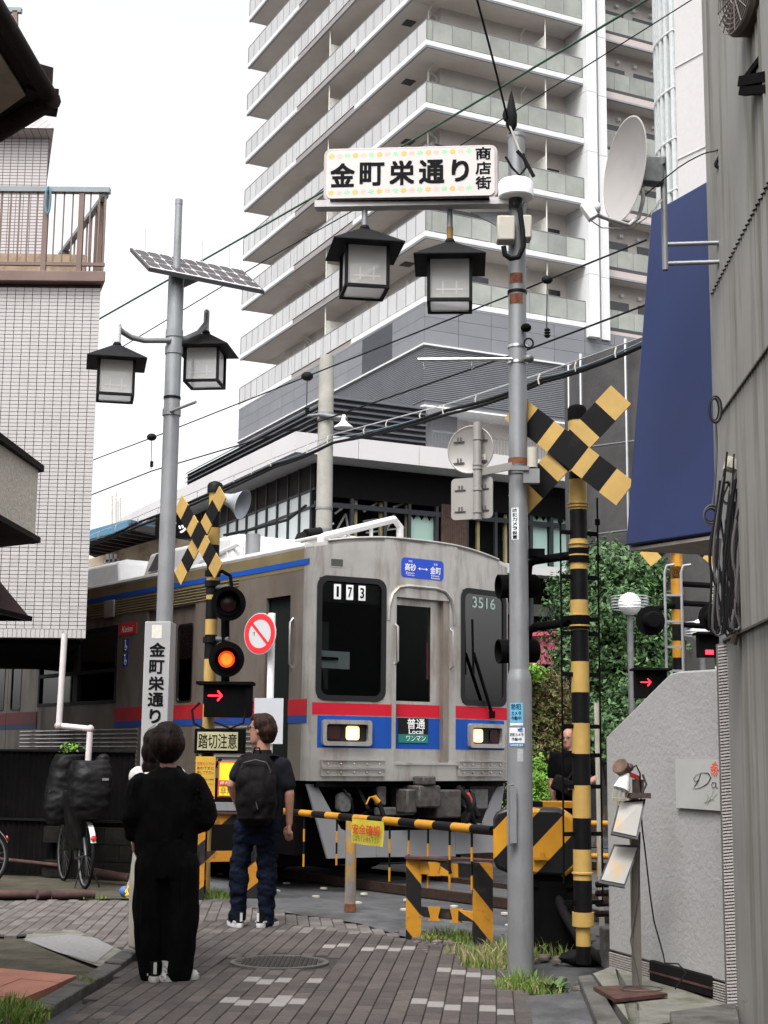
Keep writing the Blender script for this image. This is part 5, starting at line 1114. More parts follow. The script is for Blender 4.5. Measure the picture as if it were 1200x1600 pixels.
def lantern(parent, top, yaw, s=1.0):
    L_ = link('lantern', None, parent); L_.matrix_parent_inverse = Matrix.Identity(4)
    Mi = parent_matrix(parent).inverted(); L_.location = Mi @ Vector(top); L_.rotation_euler = (0, 0, yaw); L_.scale = (s, s, s)
    mb = MB(); e = .265; ap = .03
    mb.add([(-ap, -ap, 0), (ap, -ap, 0), (ap, ap, 0), (-ap, ap, 0), (-e, -e, -.165), (e, -e, -.165), (e, e, -.165), (-e, e, -.165), (-e, -e, -.172), (e, -e, -.172), (e, e, -.172), (-e, e, -.172), (-.03, -.03, -.03)],
           [(0, 1, 2, 3), (0, 4, 5, 1), (1, 5, 6, 2), (2, 6, 7, 3), (3, 7, 4, 0), (4, 8, 9, 5), (5, 9, 10, 6), (6, 10, 11, 7), (7, 11, 8, 4), (8, 11, 10, 9)])
    mb.build('lantern_roof', m_lroof, L_, ang=10)
    mb = MB(); mb.lathe([(.035, -.01), (.04, .01), (.03, .03)], (0, 0, 0), 12); mb.build('lantern_cap', m_lroof, L_)
    b = .155; z0, z1 = -.50, -.172; t = .024; mb = MB()
    for sx in (-1, 1):
        for sy in (-1, 1): mb.bb((sx * b - t / 2, sy * b - t / 2, z0), (sx * b + t / 2, sy * b + t / 2, z1))
        mb.bar((-b + t / 2, sx * b, z0 + t / 2), (b - t / 2, sx * b, z0 + t / 2), t, t); mb.bar((sx * b, -b + t / 2, z0 + t / 2), (sx * b, b - t / 2, z0 + t / 2), t, t)
        mb.bar((-b + t / 2, sx * b, z0 + .0), (b - t / 2, sx * b, z0 + .0), t * .9, .002)
    mb.build('lantern_frame', m_lroof, L_)
    i = b - .012
    mb = MB()
    for a, c in (((-i, -i, z0 + t), (i, -i + .004, z1)), ((-i, i - .004, z0 + t), (i, i, z1)), ((-i, -i + .005, z0 + t), (-i + .004, i - .005, z1)), ((i - .004, -i + .005, z0 + t), (i, i - .005, z1))):
        q = MB(); q.bb(a, c); q.build('pane', m_lpane, L_)
    q = MB(); q.bb((-i + .005, -i + .005, z0 + .01), (i - .005, i - .005, z0 + .014)); q.build('pane', m_lbot, L_)
    q = MB()
    for x in (-.05, .05): q.bb((x - .006, -i - .002, z0 + .06), (x + .006, -i - .0005, z0 + .16))
    q.bb((-.1, -i - .0018, z0 + .085), (.1, -i - .0006, z0 + .10)); q.build('lamp_bracket', m_ltube, L_)
    return L_
# ---- sign pole at right
PX = at(812, 1183, 9.96); PB = Vector((PX.x, PX.y, 0))
sp_ = thing('street_sign_pole', 'tall grey steel pole carrying the white shopping street sign and two black lanterns', 'street lamp', PB)
zT, zS = zat(210, 9.96, 800), zat(1052, 9.96, 807)
m_prust = mat('pole_rust_patch', (0.13, 0.045, 0.02), 0.9, var=0.6, scale=20)
mb = MB(); mb.lathe([(.086, 0), (.084, zS - .06), (.080, zS - .02), (.067, zS + .02), (.066, zS + .03), (.063, zat(480, 9.96)), (.060, zT), (.064, zT), (.064, zT - .03), (.0, zT + .01)], PB, 28); mb.build('pole', M['grey'], sp_, world=True)
for y0, y1, nm, m in ((462, 478, 'rust_patch', m_prust), (430, 446, 'rust_patch', m_prust), (717, 727, 'clamp_band', M['rust']), (727, 742, 'clamp_band', M['greyd']), (540, 544, 'clamp_band', M['steel']), (455, 459, 'clamp_band', M['black']), (565, 569, 'clamp_band', M['steel'])):
    z0, z1 = zat(y1, 9.96, 800), zat(y0, 9.96, 800)
    if nm == 'rust_patch':
        mb = MB(); aa_ = [R(-150 + i * 13) for i in range(8)]
        for i in range(7): mb.add([(PB.x + .0642 * math.cos(q), PB.y + .0642 * math.sin(q), z) for q, z in ((aa_[i], z0), (aa_[i + 1], z0), (aa_[i + 1], z1), (aa_[i], z1))], [(0, 1, 2, 3)])
    else: mb = MB(); mb.lathe([(.0635, z0), (.070, z0), (.070, z1), (.0635, z1)], PB, 24)
    mb.build(nm, m, sp_, world=True)
# sign box
m_sign = mat('sign_face_white', (0.47, 0.445, 0.43), 0.4, var=0.04, scale=2, dirt=0.25, dcol=(0.42, 0.4, 0.38), dscale=(2, 2, 3), dth=0.55)
m_dirtg = mat('grime_black', (.02, .014, .013), .9, var=.6, scale=25, spec=.05)
m_srim = mat('sign_rim', (0.36, 0.32, 0.32), 0.5, var=0.08, dirt=0.4, dcol=(0.2, 0.16, 0.14))
BL, BR_ = at(505, 312, 10.02), at(778, 314, 9.86); SU = (BR_ - BL).normalized(); SZ = Vector((0, 0, 1)); SNn = SU.cross(SZ)
W_, Hh = (BR_ - BL).length, zat(228, 9.94, 640) - zat(312, 9.94, 640)
SU = Vector((SU.x, SU.y, SU.z * .4)).normalized(); SC = (BL + BR_) / 2 + SZ * (Hh / 2)
mb = MB(); mb.prism(rrect(W_, Hh, .055, 6), SC + SNn * .0, SU, SZ, -.13); sg = mb.build('sign', m_srim, sp_, world=True, bevel=.008)
mb = MB(); mb.bar(SC - SU * (W_ / 2 - .06) - SZ * (Hh / 2 + .006), SC + SU * (W_ / 2 - .06) - SZ * (Hh / 2 + .006), .11, .016); mb.build('grimy_gasket', M['rust'] if 0 else m_dirtg, sg, world=True)
mb = MB(); mb.prism(rrect(W_ - .045, Hh - .045, .042, 6), SC + SNn * .001, SU, SZ, .008); mb.build('sign_face', m_sign, sg, world=True)
def SP(px_, py_): # place on the sign face from photo pixels, affine
    return SC + SNn * .010 + SU * ((px_ - 641.5) / 273.0 * W_) + SZ * ((271 - py_ + (px_ - 641.5) * .017) / 85.0 * Hh)
pxm = W_ / 273.0; pym = Hh / 85.0
for ch, cx, wd, ht in (('金', 535.5, 39, 38), ('町', 582, 39, 37), ('栄', 629, 39, 39), ('通', 675.5, 40, 38), ('り', 720, 27, 35)):
    text(ch, SP(cx, 270.5), SU, SZ, wd * pxm, ht * pym, M['ink'], sg, bold=.028)
for ch, cy in (('商', 245), ('店', 268), ('街', 291)): text(ch, SP(755.5, cy), SU, SZ, 24 * pxm, 20 * pym, M['ink'], sg, bold=.024)
fc = [mat('flower_gold', (0.62, 0.38, 0.08), 0.5), mat('flower_pink', (0.72, 0.40, 0.33), 0.5), mat('flower_green', (0.22, 0.58, 0.30), 0.5)]
for row, y in ((0, 240), (1, 298)):
    for i in range(18):
        c = SP(517.5 + i * 12.7, y); mb = MB(); r_ = 5.2 * pxm
        for k in range(6 if i % 3 else 8):
            a = 2 * math.pi * k / (6 if i % 3 else 8) + .26; d = SU * math.cos(a) + SZ * math.sin(a); n = SU * -math.sin(a) + SZ * math.cos(a)
            mb.add([c + d * r_ * .15 - n * r_ * .08, c + d * r_ * .7 - n * r_ * .22, c + d * r_, c + d * r_ * .7 + n * r_ * .22, c + d * r_ * .15 + n * r_ * .08], [(0, 1, 2, 3, 4)])
        mb.build('flower_mark', fc[i % 3], sg, world=True)
# beam and lanterns
b0, b1 = at(493, 322, 10.03), at(795, 326, 9.9); bt = (b1 - b0)
mb = MB(); mb.bar(b0, Vector((b1.x, b1.y, b0.z - .01)), .10, .05); mb.build('beam', mat('beam_grey_white', (0.40, 0.39, 0.39), 0.5, var=.12, dirt=.5, dcol=(.16, .12, .1), dscale=(6, 6, 6)), sp_, world=True)
mb = MB(); g0, g1 = at(735, 331, 9.93), at(795, 372, 9.96); mb.slab([at(735, 331, 9.93), at(795, 331, 9.95), at(795, 362, 9.95)], .015, d=(0, 1, 0)); mb.build('gusset', M['grey'], sp_, world=True)
for px_, pyt, pyb, m in ((570, 328, 358, M['grey']), (703, 328, 380, M['grey'])):
    a, b = at(px_, pyt, 10.0), at(px_, pyb, 10.0); mb = MB(); mb.cyl((a.x, a.y, a.z), (a.x, a.y, b.z), .022, n=10); mb.build('hanger', m, sp_, world=True)
a = at(703, 368, 10.0); mb = MB(); mb.cyl((a.x, a.y, a.z - .03), (a.x, a.y, a.z + .06), .0235, n=10); mb.build('hanger_rust', mat('ochre_rust', (0.25, 0.14, 0.05), 0.9), sp_, world=True)
lantern(sp_, at(570, 359, 10.0), R(9), .95); lantern(sp_, at(703, 380, 9.98), R(-3), .95)
# camera dome, junction boxes and cables high on the pole
cc_ = at(806, 300, 9.86); mb = MB(); mb.lathe([(.115, .075), (.125, .06), (.125, -.04), (.115, -.05), (.06, -.055)], cc_, 24); d_ = mb.build('camera_housing', M['white'], sp_, world=True)
mb = MB(); mb.ball(cc_ + Vector((0, 0, -.055)), .055, n=14); mb.build('camera_dome', mat('dome_dark', (0.02, 0.02, 0.02), 0.15), d_, world=True)
for px_, py_, w_, h_ in ((790, 360, .125, .16), (822, 358, .07, .15)):
    c = at(px_, py_, 9.85); mb = MB(); mb.box(c, (w_, .12, h_ * 1.15)); mb.build('junction_box', M['cream'], sp_, world=True, bevel=.012)
mb = MB(); mb.tube([at(787, 385, 9.8), at(789, 398, 9.8), at(798, 404, 9.8), at(810, 402, 9.8), at(818, 385, 9.8), at(817, 360, 9.8), at(812, 325, 9.8)], .019, 10); mb.build('cable_loop', M['rubber'], sp_, world=True)
mb = MB(); mb.tube([at(790, 245, 9.85), at(800, 262, 9.85), at(812, 274, 9.85), at(822, 262, 9.85), at(818, 240, 9.85)], .009, 6); mb.build('cable_loop', M['wire'], sp_, world=True)
mb = MB(); mb.tube([at(808, 236, 9.8), at(818, 246, 9.8), at(834, 276, 9.8)], .014, 6); mb.build('cable_loop', M['wire'], sp_, world=True)
mb = MB(); mb.tube([at(793, 175, 9.9), at(796, 195, 9.9), at(812, 236, 9.85), at(826, 258, 9.85)], .007, 5); mb.build('cable_loop', M['cream'], sp_, world=True)
bz = at(799, 176, 9.92); mb = MB(); mb.lathe([(.003, .17), (.02, .10), (.042, -.02), (.04, -.10), (.012, -.15), (.02, -.16)], bz, 10); mb.ball(bz + Vector((-.03, 0, -.02)), .035, n=8, sc=(1, 1, 1.6)); mb.build('wire_wrap', M['rubber'], sp_, world=True)
mb = MB(); mb.cyl(at(653, 562, 9.9), at(800, 561, 9.9), .011, n=8); mb.cyl(at(653, 562, 9.9), at(790, 561, 9.9), .0125, n=8); mb.build('side_rod', M['steel'], sp_, world=True)
for px_ in (662, 737): q = at(px_, 572, 9.9); mb = MB(); mb.tube([q + Vector((0, 0, .04)), q, q + Vector((.015, 0, -.01)), q + Vector((0, 0, -.02))], .004, 5); mb.build('hook', M['steel'], sp_, world=True)
for px_, py_, m in ((822, 512, M['blackm']), (826, 560, M['greyd'])): mb = MB(); mb.ball(at(px_, py_, 9.88), .035, n=10, sc=(1.1, 1, .9)); mb.build('cable_clamp', m, sp_, world=True)
mb = MB(); qc = at(826, 536, 9.88); mb.tube([qc + Vector((math.cos(t_) * .032, 0, math.sin(t_) * .034)) for t_ in [i * .5 for i in range(14)]], .007, 5); mb.build('cable_loop', M['wire'], sp_, world=True)
c = at(832, 722, 9.86); mb = MB(); mb.cyl(c + Vector((0, 0, -.04)), c + Vector((0, 0, .10)), .036, n=14); mb.build('photo_sensor', M['cream'], sp_, world=True)
mb = MB(); mb.box(c + Vector((-.01, 0, -.10)), (.11, .06, .10)); mb.box(c + Vector((-.09, -.03, -.05)), (.12, .03, .03)); mb.build('sensor_bracket', M['grey'], sp_, world=True)
mb = MB(); hz0, hz1 = zat(1319, 9.9, 795), zat(1226, 9.9, 795); q = at(797, 1270, 9.87); mb.tube([(q.x + .02, q.y, hz0), (q.x - .015, q.y - .03, hz0), (q.x - .015, q.y - .03, hz1), (q.x + .02, q.y, hz1)], .008, 8); mb.build('handle', M['grey'], sp_, world=True)
mb = MB(); mb.bb((q.x - .012, q.y - .03, hz0 + .01), (q.x + .04, q.y - .02, hz1 - .01)); mb.build('cover_plate', M['grey'], sp_, world=True)
# stickers wrapped on the pole
def sticker(pyt, pyb, pxc, w_, m, nm='sticker', r_=.0868, Y=9.96, base=PB):
    z0, z1 = zat(pyb, Y - r_, pxc), zat(pyt, Y - r_, pxc); c = at(pxc, (pyt + pyb) / 2, Y - r_); a_c = math.atan2(-math.sqrt(max(1e-6, r_ ** 2 - (c.x - base.x) ** 2)), c.x - base.x); da = w_ / r_ / 2
    mb = MB(); aa = [a_c - da + 2 * da * i / 8 for i in range(9)]
    for i in range(8): mb.add([(base.x + r_ * math.cos(q), base.y + r_ * math.sin(q), z) for q, z in ((aa[i], z0), (aa[i + 1], z0), (aa[i + 1], z1), (aa[i], z1))], [(0, 1, 2, 3)])
    o = mb.build(nm, m, sp_, world=True); n = Vector((math.cos(a_c), math.sin(a_c), 0)); u = Vector((-n.y, n.x, 0)); return o, Vector((base.x, base.y, (z0 + z1) / 2)) + n * (r_ + .0012), u, z1 - z0, n
m_stb = mat('sticker_blue', (0.12, 0.36, 0.55), 0.4); m_stw = mat('sticker_white', (0.62, 0.65, 0.68), 0.4)
def curved_text(s, c, u, w_, h_, m, par, r_, n):       # lettering bent round the pole
    o = text(s, c, u, (0, 0, 1), w_, h_, m, par, bold=.015); Mi = parent_matrix(par)
    for v in o.data.vertices:
        p = Mi @ v.co; d = p - c; a = d.dot(u); v.co = Mi.inverted() @ (c - n * (r_ * (1 - math.cos(a / r_))) + u * (r_ * math.sin(a / r_)) + Vector((0, 0, d.z)) + n * .0006)
    return o
o, c, u, h, n = sticker(1098, 1129, 806.5, .094, m_stb)
curved_text('防犯', c + Vector((0, 0, h * .30)), u, .068, h * .28, M['ink'], o, .087, n); curved_text('カメラ', c + Vector((0, 0, -.004)), u, .068, h * .2, M['ink'], o, .087, n); curved_text('作動中', c + Vector((0, 0, -h * .28)), u, .070, h * .2, M['ink'], o, .087, n)
o, c, u, h, n = sticker(1129.5, 1133.5, 806.5, .094, m_stw)
o, c, u, h, n = sticker(1137, 1161, 807, .112, m_stw)
curved_text('防犯カメラ', c + Vector((0, 0, h * .05)), u, .095, h * .22, M['ink'], o, .087, n); curved_text('作動中', c + Vector((0, 0, -h * .25)), u, .07, h * .22, M['ink'], o, .087, n)
mb = MB(); q = c + u * .025 + Vector((0, 0, h * .36)) + n * .001; mb.bar(q - u * .015, q + u * .018 + Vector((0, 0, .008)), .002, .014); mb.build('camera_mark', mat('mark_blue', (0.03, 0.12, 0.35), 0.4), o, world=True)
o, c, u, h, n = sticker(1161.5, 1167, 807, .112, mat('sticker_navy', (0.03, 0.16, 0.36), 0.4)); curved_text('24時間監視中', c, u, .09, h * .7, M['white'], o, .087, n)
sticker(1170, 1190, 813, .04, mat('sticker_faded', (0.33, 0.34, 0.36), 0.6, var=.15, scale=60))
sticker(1062, 1092, 791, .012, M['cream'])
o, c, u, h, n = sticker(793, 843, 804.5, .055, m_stw, r_=.0668)
for i, ch in enumerate('防犯カメラ設置'): curved_text(ch, c + Vector((0, 0, h * (.42 - i * .14))), u, .036, h * .115, M['ink'], o, .067, n)
# round and square traffic signs seen from behind
ts = thing('traffic_signs', 'round and square traffic signs seen from behind on an arm beside the grey pole', 'road sign', at(746, 735, 9.9))
m_tb = mat('sign_back_grey', (0.27, 0.255, 0.24), 0.5, metal=.2, var=.08, scale=5); SY = 9.9
su = Vector((math.cos(R(-24)), math.sin(R(-24)), 0))      # signs face away, turned
c1 = at(736, 703, SY + .05); c2 = at(738, 779, SY + .05); r1 = .165
mb = MB(); mb.lathe([(r1, 0), (r1 + .006, .004), (r1 + .006, .012), (r1, .014), (r1 - .012, .006)], c1, 32, axis=Vector((su.y, -su.x, 0))); f = mb.build('round_sign', m_tb, ts, world=True); f.scale = (1, 1, 1)
mb = MB(); mb.prism(rrect(.305, .29, .03, 5), c2, su, (0, 0, 1), .01); g = mb.build('square_sign', m_tb, ts, world=True)
for par, cz in ((f, c1), (g, c2)):
    for dz in (-.075, .075):
        for dx in (-.085, .085):
            q = cz + su * dx + Vector((0, 0, dz)) + su.cross(Vector((0, 0, 1))) * .014; mb = MB(); mb.bar(q - su * .04 + Vector((0, 0, -.014)), q + su * .04 + Vector((0, 0, -.014)), .008, .006)
            mb.bar(q - su * .008 + Vector((0, 0, -.01)), q - su * .008 + Vector((0, 0, .018)), .008, .009); mb.bar(q + su * .014 + Vector((0, 0, -.01)), q + su * .014 + Vector((0, 0, .018)), .008, .009); mb.build('slot_bracket', M['blackm'] if 0 else mat('bracket_dark', (0.06, 0.055, 0.05), .6) if 'bracket_dark' not in bpy.data.materials else bpy.data.materials['bracket_dark'], par, world=True)
pz = at(742, 660, SY - .03); pz2 = at(750, 812, SY - .03); mb = MB(); mb.cyl((pz.x + .018, pz.y, pz2.z), (pz.x + .018, pz.y, pz.z), .029, n=16); mb.build('sign_tube', m_tb, ts, world=True)
for y in (686, 726, 732, 765, 800): q = at(746, y, SY - .03); mb = MB(); mb.lathe([(.030, -.008), (.034, -.008), (.034, .008), (.030, .008)], (pz.x + .018, pz.y, q.z), 16); mb.build('tube_clamp', m_tb, ts, world=True)
mb = MB(); mb.bar(at(750, 738, SY - .02), at(800, 728, SY + .02), .03, .05); mb.build('arm', m_tb, ts, world=True)
mb = MB(); q = c1 + su * .08 + Vector((0, 0, -.06)) + su.cross(SZ) * .016; mb.prism(rrect(.07, .04, .002, 1), q, su, SZ, .002); mb.build('maker_label', M['cream'], f, world=True)

# ---- solar lamp post at left
LX = at(253, 1183, 13.2); LB = Vector((LX.x - .02, LX.y, 0))
lp = thing('solar_lamp_post', 'grey lamp post with a solar panel, two black lanterns and a vertical name box', 'street lamp', LB)
zt_, zm_ = zat(312, 13.2, 274), zat(432, 13.2, 270)
mb = MB(); mb.lathe([(.075, 0), (.074, zm_ - .02), (.072, zm_), (.036, zm_ + .01), (.034, zt_ - .05), (.036, zt_ - .05), (.036, zt_)], LB, 24); mb.build('pole', M['grey'], lp, world=True)
for y, r_ in ((522, .082), (548, .082), (622, .08), (645, .085)):
    z = zat(y, 13.2, 265); h = .035 if y in (522, 548) else .012 if y == 622 else .03; mb = MB(); mb.lathe([(.074, -h), (r_, -h), (r_, h), (.074, h)], (LB.x, LB.y, z), 24); mb.build('clamp_band', M['grey'] if y != 622 else M['black'], lp, world=True)
pA, pB_, pC, pD = at(203, 387, 13.5), at(378, 421, 13.75), at(413, 454, 13.2), at(232, 418, 12.95)
mb = MB(); mb.slab([pA, pB_, pC, pD], .035, 0, d=(0, .3, -1)); so_ = mb.build('solar_panel', mat('panel_frame', (0.05, 0.05, 0.055), 0.4, metal=.3), lp, world=True)
m_cell = mat('solar_cell', (0.040, 0.034, 0.038), 0.4, var=.15, scale=4, spec=.3)
dn_ = (pB_ - pA).cross(pD - pA).normalized(); dn_ = dn_ if dn_.dot(CAM - pA) > 0 else -dn_
for i in range(9):
    for j in range(3):
        def Q(s, t): return (pA.lerp(pB_, s)).lerp(pD.lerp(pC, s), t) + dn_ * .006
        s0, s1, t0_, t1_ = .02 + i * .1067 + .003, .02 + (i + 1) * .1067 - .003, .06 + j * .293 + .01, .06 + (j + 1) * .293 - .01; e_ = .18
        ps = [(s0 + (s1 - s0) * a, t0_ + (t1_ - t0_) * b) for a, b in ((e_, 0), (1 - e_, 0), (1, e_), (1, 1 - e_), (1 - e_, 1), (e_, 1), (0, 1 - e_), (0, e_))]
        mb = MB(); mb.add([Q(*p) for p in ps], [tuple(range(8))]); mb.build('cell', m_cell, so_, world=True)
mb = MB(); mb.slab([p + dn_ * .002 for p in (pA.lerp(pC, .02), pB_.lerp(pD, .02), pC.lerp(pA, .02), pD.lerp(pB_, .02))], .002, 0, d=dn_); mb.build('backsheet', mat('backsheet_pale', (0.42, 0.41, 0.41), 0.6), so_, world=True)
for k in (.1, .2, .3, .4, .5, .6, .7, .8, .9): pass
for px_, py_ in ((227, 358), (316, 378), (359, 386)): q = at(px_, py_, 13.4); mb = MB(); mb.cyl(at(px_, py_ + 32, 13.4), q, .004, n=4); mb.build('bird_spike', M['steel'], so_, world=True)
mb = MB(); mb.bar(Vector((LB.x, LB.y, zat(448, 13.2, 270))), at(315, 430, 13.5), .06, .07); mb.build('panel_bracket', M['grey'], lp, world=True)
# curved lantern arm
arm = [at(185, 513, 12.9), at(192, 519, 12.95), at(205, 527, 13.0), at(225, 532, 13.08), at(262, 532, 13.12), at(290, 529, 13.3), at(310, 520, 13.5), at(322, 505, 13.6), at(323, 488, 13.62)]
mb = MB(); mb.tube(arm[:6] + arm[6:], .026, 12); mb.build('lantern_arm', M['grey'], lp, world=True)
for px_, pyt, pyb, Y in ((185, 508, 540, 12.9), (323, 488, 522, 13.62)):
    a, b = at(px_, pyt, Y), at(px_, pyb, Y); mb = MB(); mb.cyl((a.x, a.y, b.z), (a.x, a.y, a.z), .028, n=12); mb.ball((a.x, a.y, a.z), .03, n=10); mb.build('hanger', mat('hanger_white', (0.5, 0.5, 0.5), .4) if 'hanger_white' not in bpy.data.materials else bpy.data.materials['hanger_white'], lp, world=True)
lantern(lp, at(183, 540, 12.9), R(12), 1.0); lantern(lp, at(322, 522, 13.62), R(-6), 1.02)
mb = MB(); mb.cyl(at(262, 645, 13.15), at(306, 628, 12.9), .014, n=8); mb.build('side_rod', M['grey'], lp, world=True)
# name box
m_box = mat('name_box_grey', (0.29, 0.285, 0.29), 0.5, var=.05, scale=4, dirt=.25, dcol=(.3, .29, .29), dscale=(3, 3, 3))
bx0, bx1 = at(221, 1100, 13.05), at(262, 1100, 13.05); zt2_ = zat(971, 13.05, 245)
mb = MB(); bc = Vector(((bx0.x + bx1.x) / 2 + .012, 13.17, 0)); bwid = (bx1.x - bx0.x)
mb.box((bc.x, bc.y, (zt2_ + .3) / 2), (bwid, .24, zt2_ - .3), rz=R(-4)); nb = mb.build('name_box', m_box, lp, world=True, bevel=.006)
uu = Vector((math.cos(R(-4)), math.sin(R(-4)), 0)); fn_ = Vector((uu.y, -uu.x, 0))
def NBp(px_, py_): q = onp(px_, py_, bc + fn_ * .1215, fn_); return q
for ch, cy, wd in (('金', 1015, 25), ('町', 1042, 24), ('栄', 1068, 25), ('通', 1093, 25), ('り', 1119, 18)):
    text(ch, NBp(246 - (cy - 1015) * .035, cy), uu, SZ, wd / 176, 21.5 / 173, M['ink'], nb, bold=.028)
mb = MB(); q = NBp(245, 987); mb.prism(rrect(.09, .12, .003, 1), q - fn_ * .001, uu, SZ, .002); mb.build('sticker', mat('paper_sticker', (0.55, 0.52, 0.46), .6, var=.15, scale=40), nb, world=True)
sq = [NBp(x, y) for x, y in ((243, 1132), (231, 1140), (229, 1146), (240, 1141), (234, 1148), (226, 1154), (228, 1158), (238, 1150))]
mb = MB(); mb.tube(sq, .0018, 4); mb.build('scribble', M['ink'], nb, world=True)

# ---- concrete utility pole beyond the train
up = thing('utility_pole', 'round concrete utility pole standing behind the train', 'utility pole', at(500, 1183, 26)); up.location.z = 0
m_cp = mat('pole_concrete', (0.27, 0.26, 0.235), 0.9, var=.15, scale=4, dirt=.4, dcol=(.15, .15, .12), dscale=(4, 4, 1))
z = zat(556, 26, 502); UB = Vector((up.location.x, 26, 0)); mb = MB(); mb.lathe([(.17, 0), (.135, z - .1), (.12, z), (.0, z + .01)], UB, 20); mb.build('shaft', m_cp, up, world=True)
for y in (647, 655, 795, 828, 838): mb = MB(); q = zat(y, 26, 500); mb.lathe([(.13, q - .02), (.155, q - .02), (.155, q + .02), (.13, q + .02)], UB, 20); mb.build('band', M['grey'], up, world=True)
mb = MB(); a = at(500, 648, 25.85); b = at(542, 655, 25.7); mb.cyl(a, b, .05, n=10); mb.cyl(at(480, 650, 25.8), a, .03, n=8); mb.build('bracket', M['greyd'], up, world=True)
mb = MB(); q = at(537, 662, 25.7); mb.lathe([(.03, .16), (.05, .05), (.09, .0), (.17, -.06), (.17, -.08)], q, 16); mb.build('small_lamp', M['white'], up, world=True)
mb = MB(); q = at(478, 835, 25.6); mb.cyl(q, at(500, 832, 25.8), .1, n=10); mb.ball(at(472, 842, 25.6), .13, n=8); mb.build('cable_joint', M['rubber'], up, world=True)

# ---- crossing signals
def banded(mb, base, r, marks, ycol, Y, px_, n=20):   # marks: (py_top, py_bottom, material index)
    for yt, yb, mi in marks:
        z0, z1 = zat(yb, Y, px_), zat(yt, Y, px_); mb.lathe([(r, z0), (r, z1)], base, n, mi)
def crossbuck(parent, c, u, hl, wd, a1, a2, mats):     # two crossed boards, banded yellow and black
    c = Vector(c); u = Vector(u).normalized(); v = Vector((0, 0, 1)); n = u.cross(v)
    for k, (ang, off) in enumerate(((a1, .0), (a2, .022))):
        d = u * math.cos(ang) + v * math.sin(ang); s = n.cross(d) * -1; s = s.normalized(); o = c + n * off
        segs = 7; b = MB(); L2 = hl
        cuts = [-L2, -L2 * .70, -L2 * .40, -wd * .55, wd * .55, L2 * .40, L2 * .70, L2]
        for i in range(7):
            col = (0, 1, 0, 1, 0, 1, 0)[i]; a, e = cuts[i], cuts[i + 1]
            p = [o + d * a - s * wd / 2, o + d * e - s * wd / 2, o + d * e + s * wd / 2, o + d * a + s * wd / 2]
            b.slab(p, .012, col, d=n)
        b.build('cross_board', mats, parent, world=True)
YB = [M['yellow'], M['black']]
ls = thing('crossing_signal', 'striped level crossing signal post with one lit orange lamp and a red arrow box', 'crossing signal', at(324, 1183, 15.5)); ls.location.z = 0; LSB = Vector(ls.location)
mb = MB(); banded(mb, LSB, .064, [(768, 770, 1), (770, 800, 0), (800, 825, 1), (825, 852, 0), (852, 878, 1), (878, 902, 1), (902, 913, 0), (913, 930, 1), (930, 937, 0), (937, 968, 1), (968, 992, 0), (992, 1030, 1), (1030, 1067, 0), (1067, 1100, 1), (1100, 1150, 0), (1150, 1240, 1), (1240, 1400, 0)], 0, 15.5, 324)
mb.build('post', YB, ls, world=True)
mb = MB(); q = Vector((LSB.x, LSB.y, zat(770, 15.5, 325))); mb.lathe([(.085, 0), (.085, .08), (.07, .105), (.03, .125), (.0, .13)], q, 20); mb.build('cap', M['black'], ls, world=True)
crossbuck(ls, at(313.5, 838, 15.38), (math.cos(R(-52)), math.sin(R(-52)), 0), .60, .20, R(44), R(-44), YB)
for y in (896, 912, 1000): q = zat(y, 15.5, 325); mb = MB(); mb.lathe([(.066, q - .03), (.085, q - .03), (.085, q + .03), (.066, q + .03)], LSB, 16); mb.build('clamp_band', M['black'], ls, world=True)
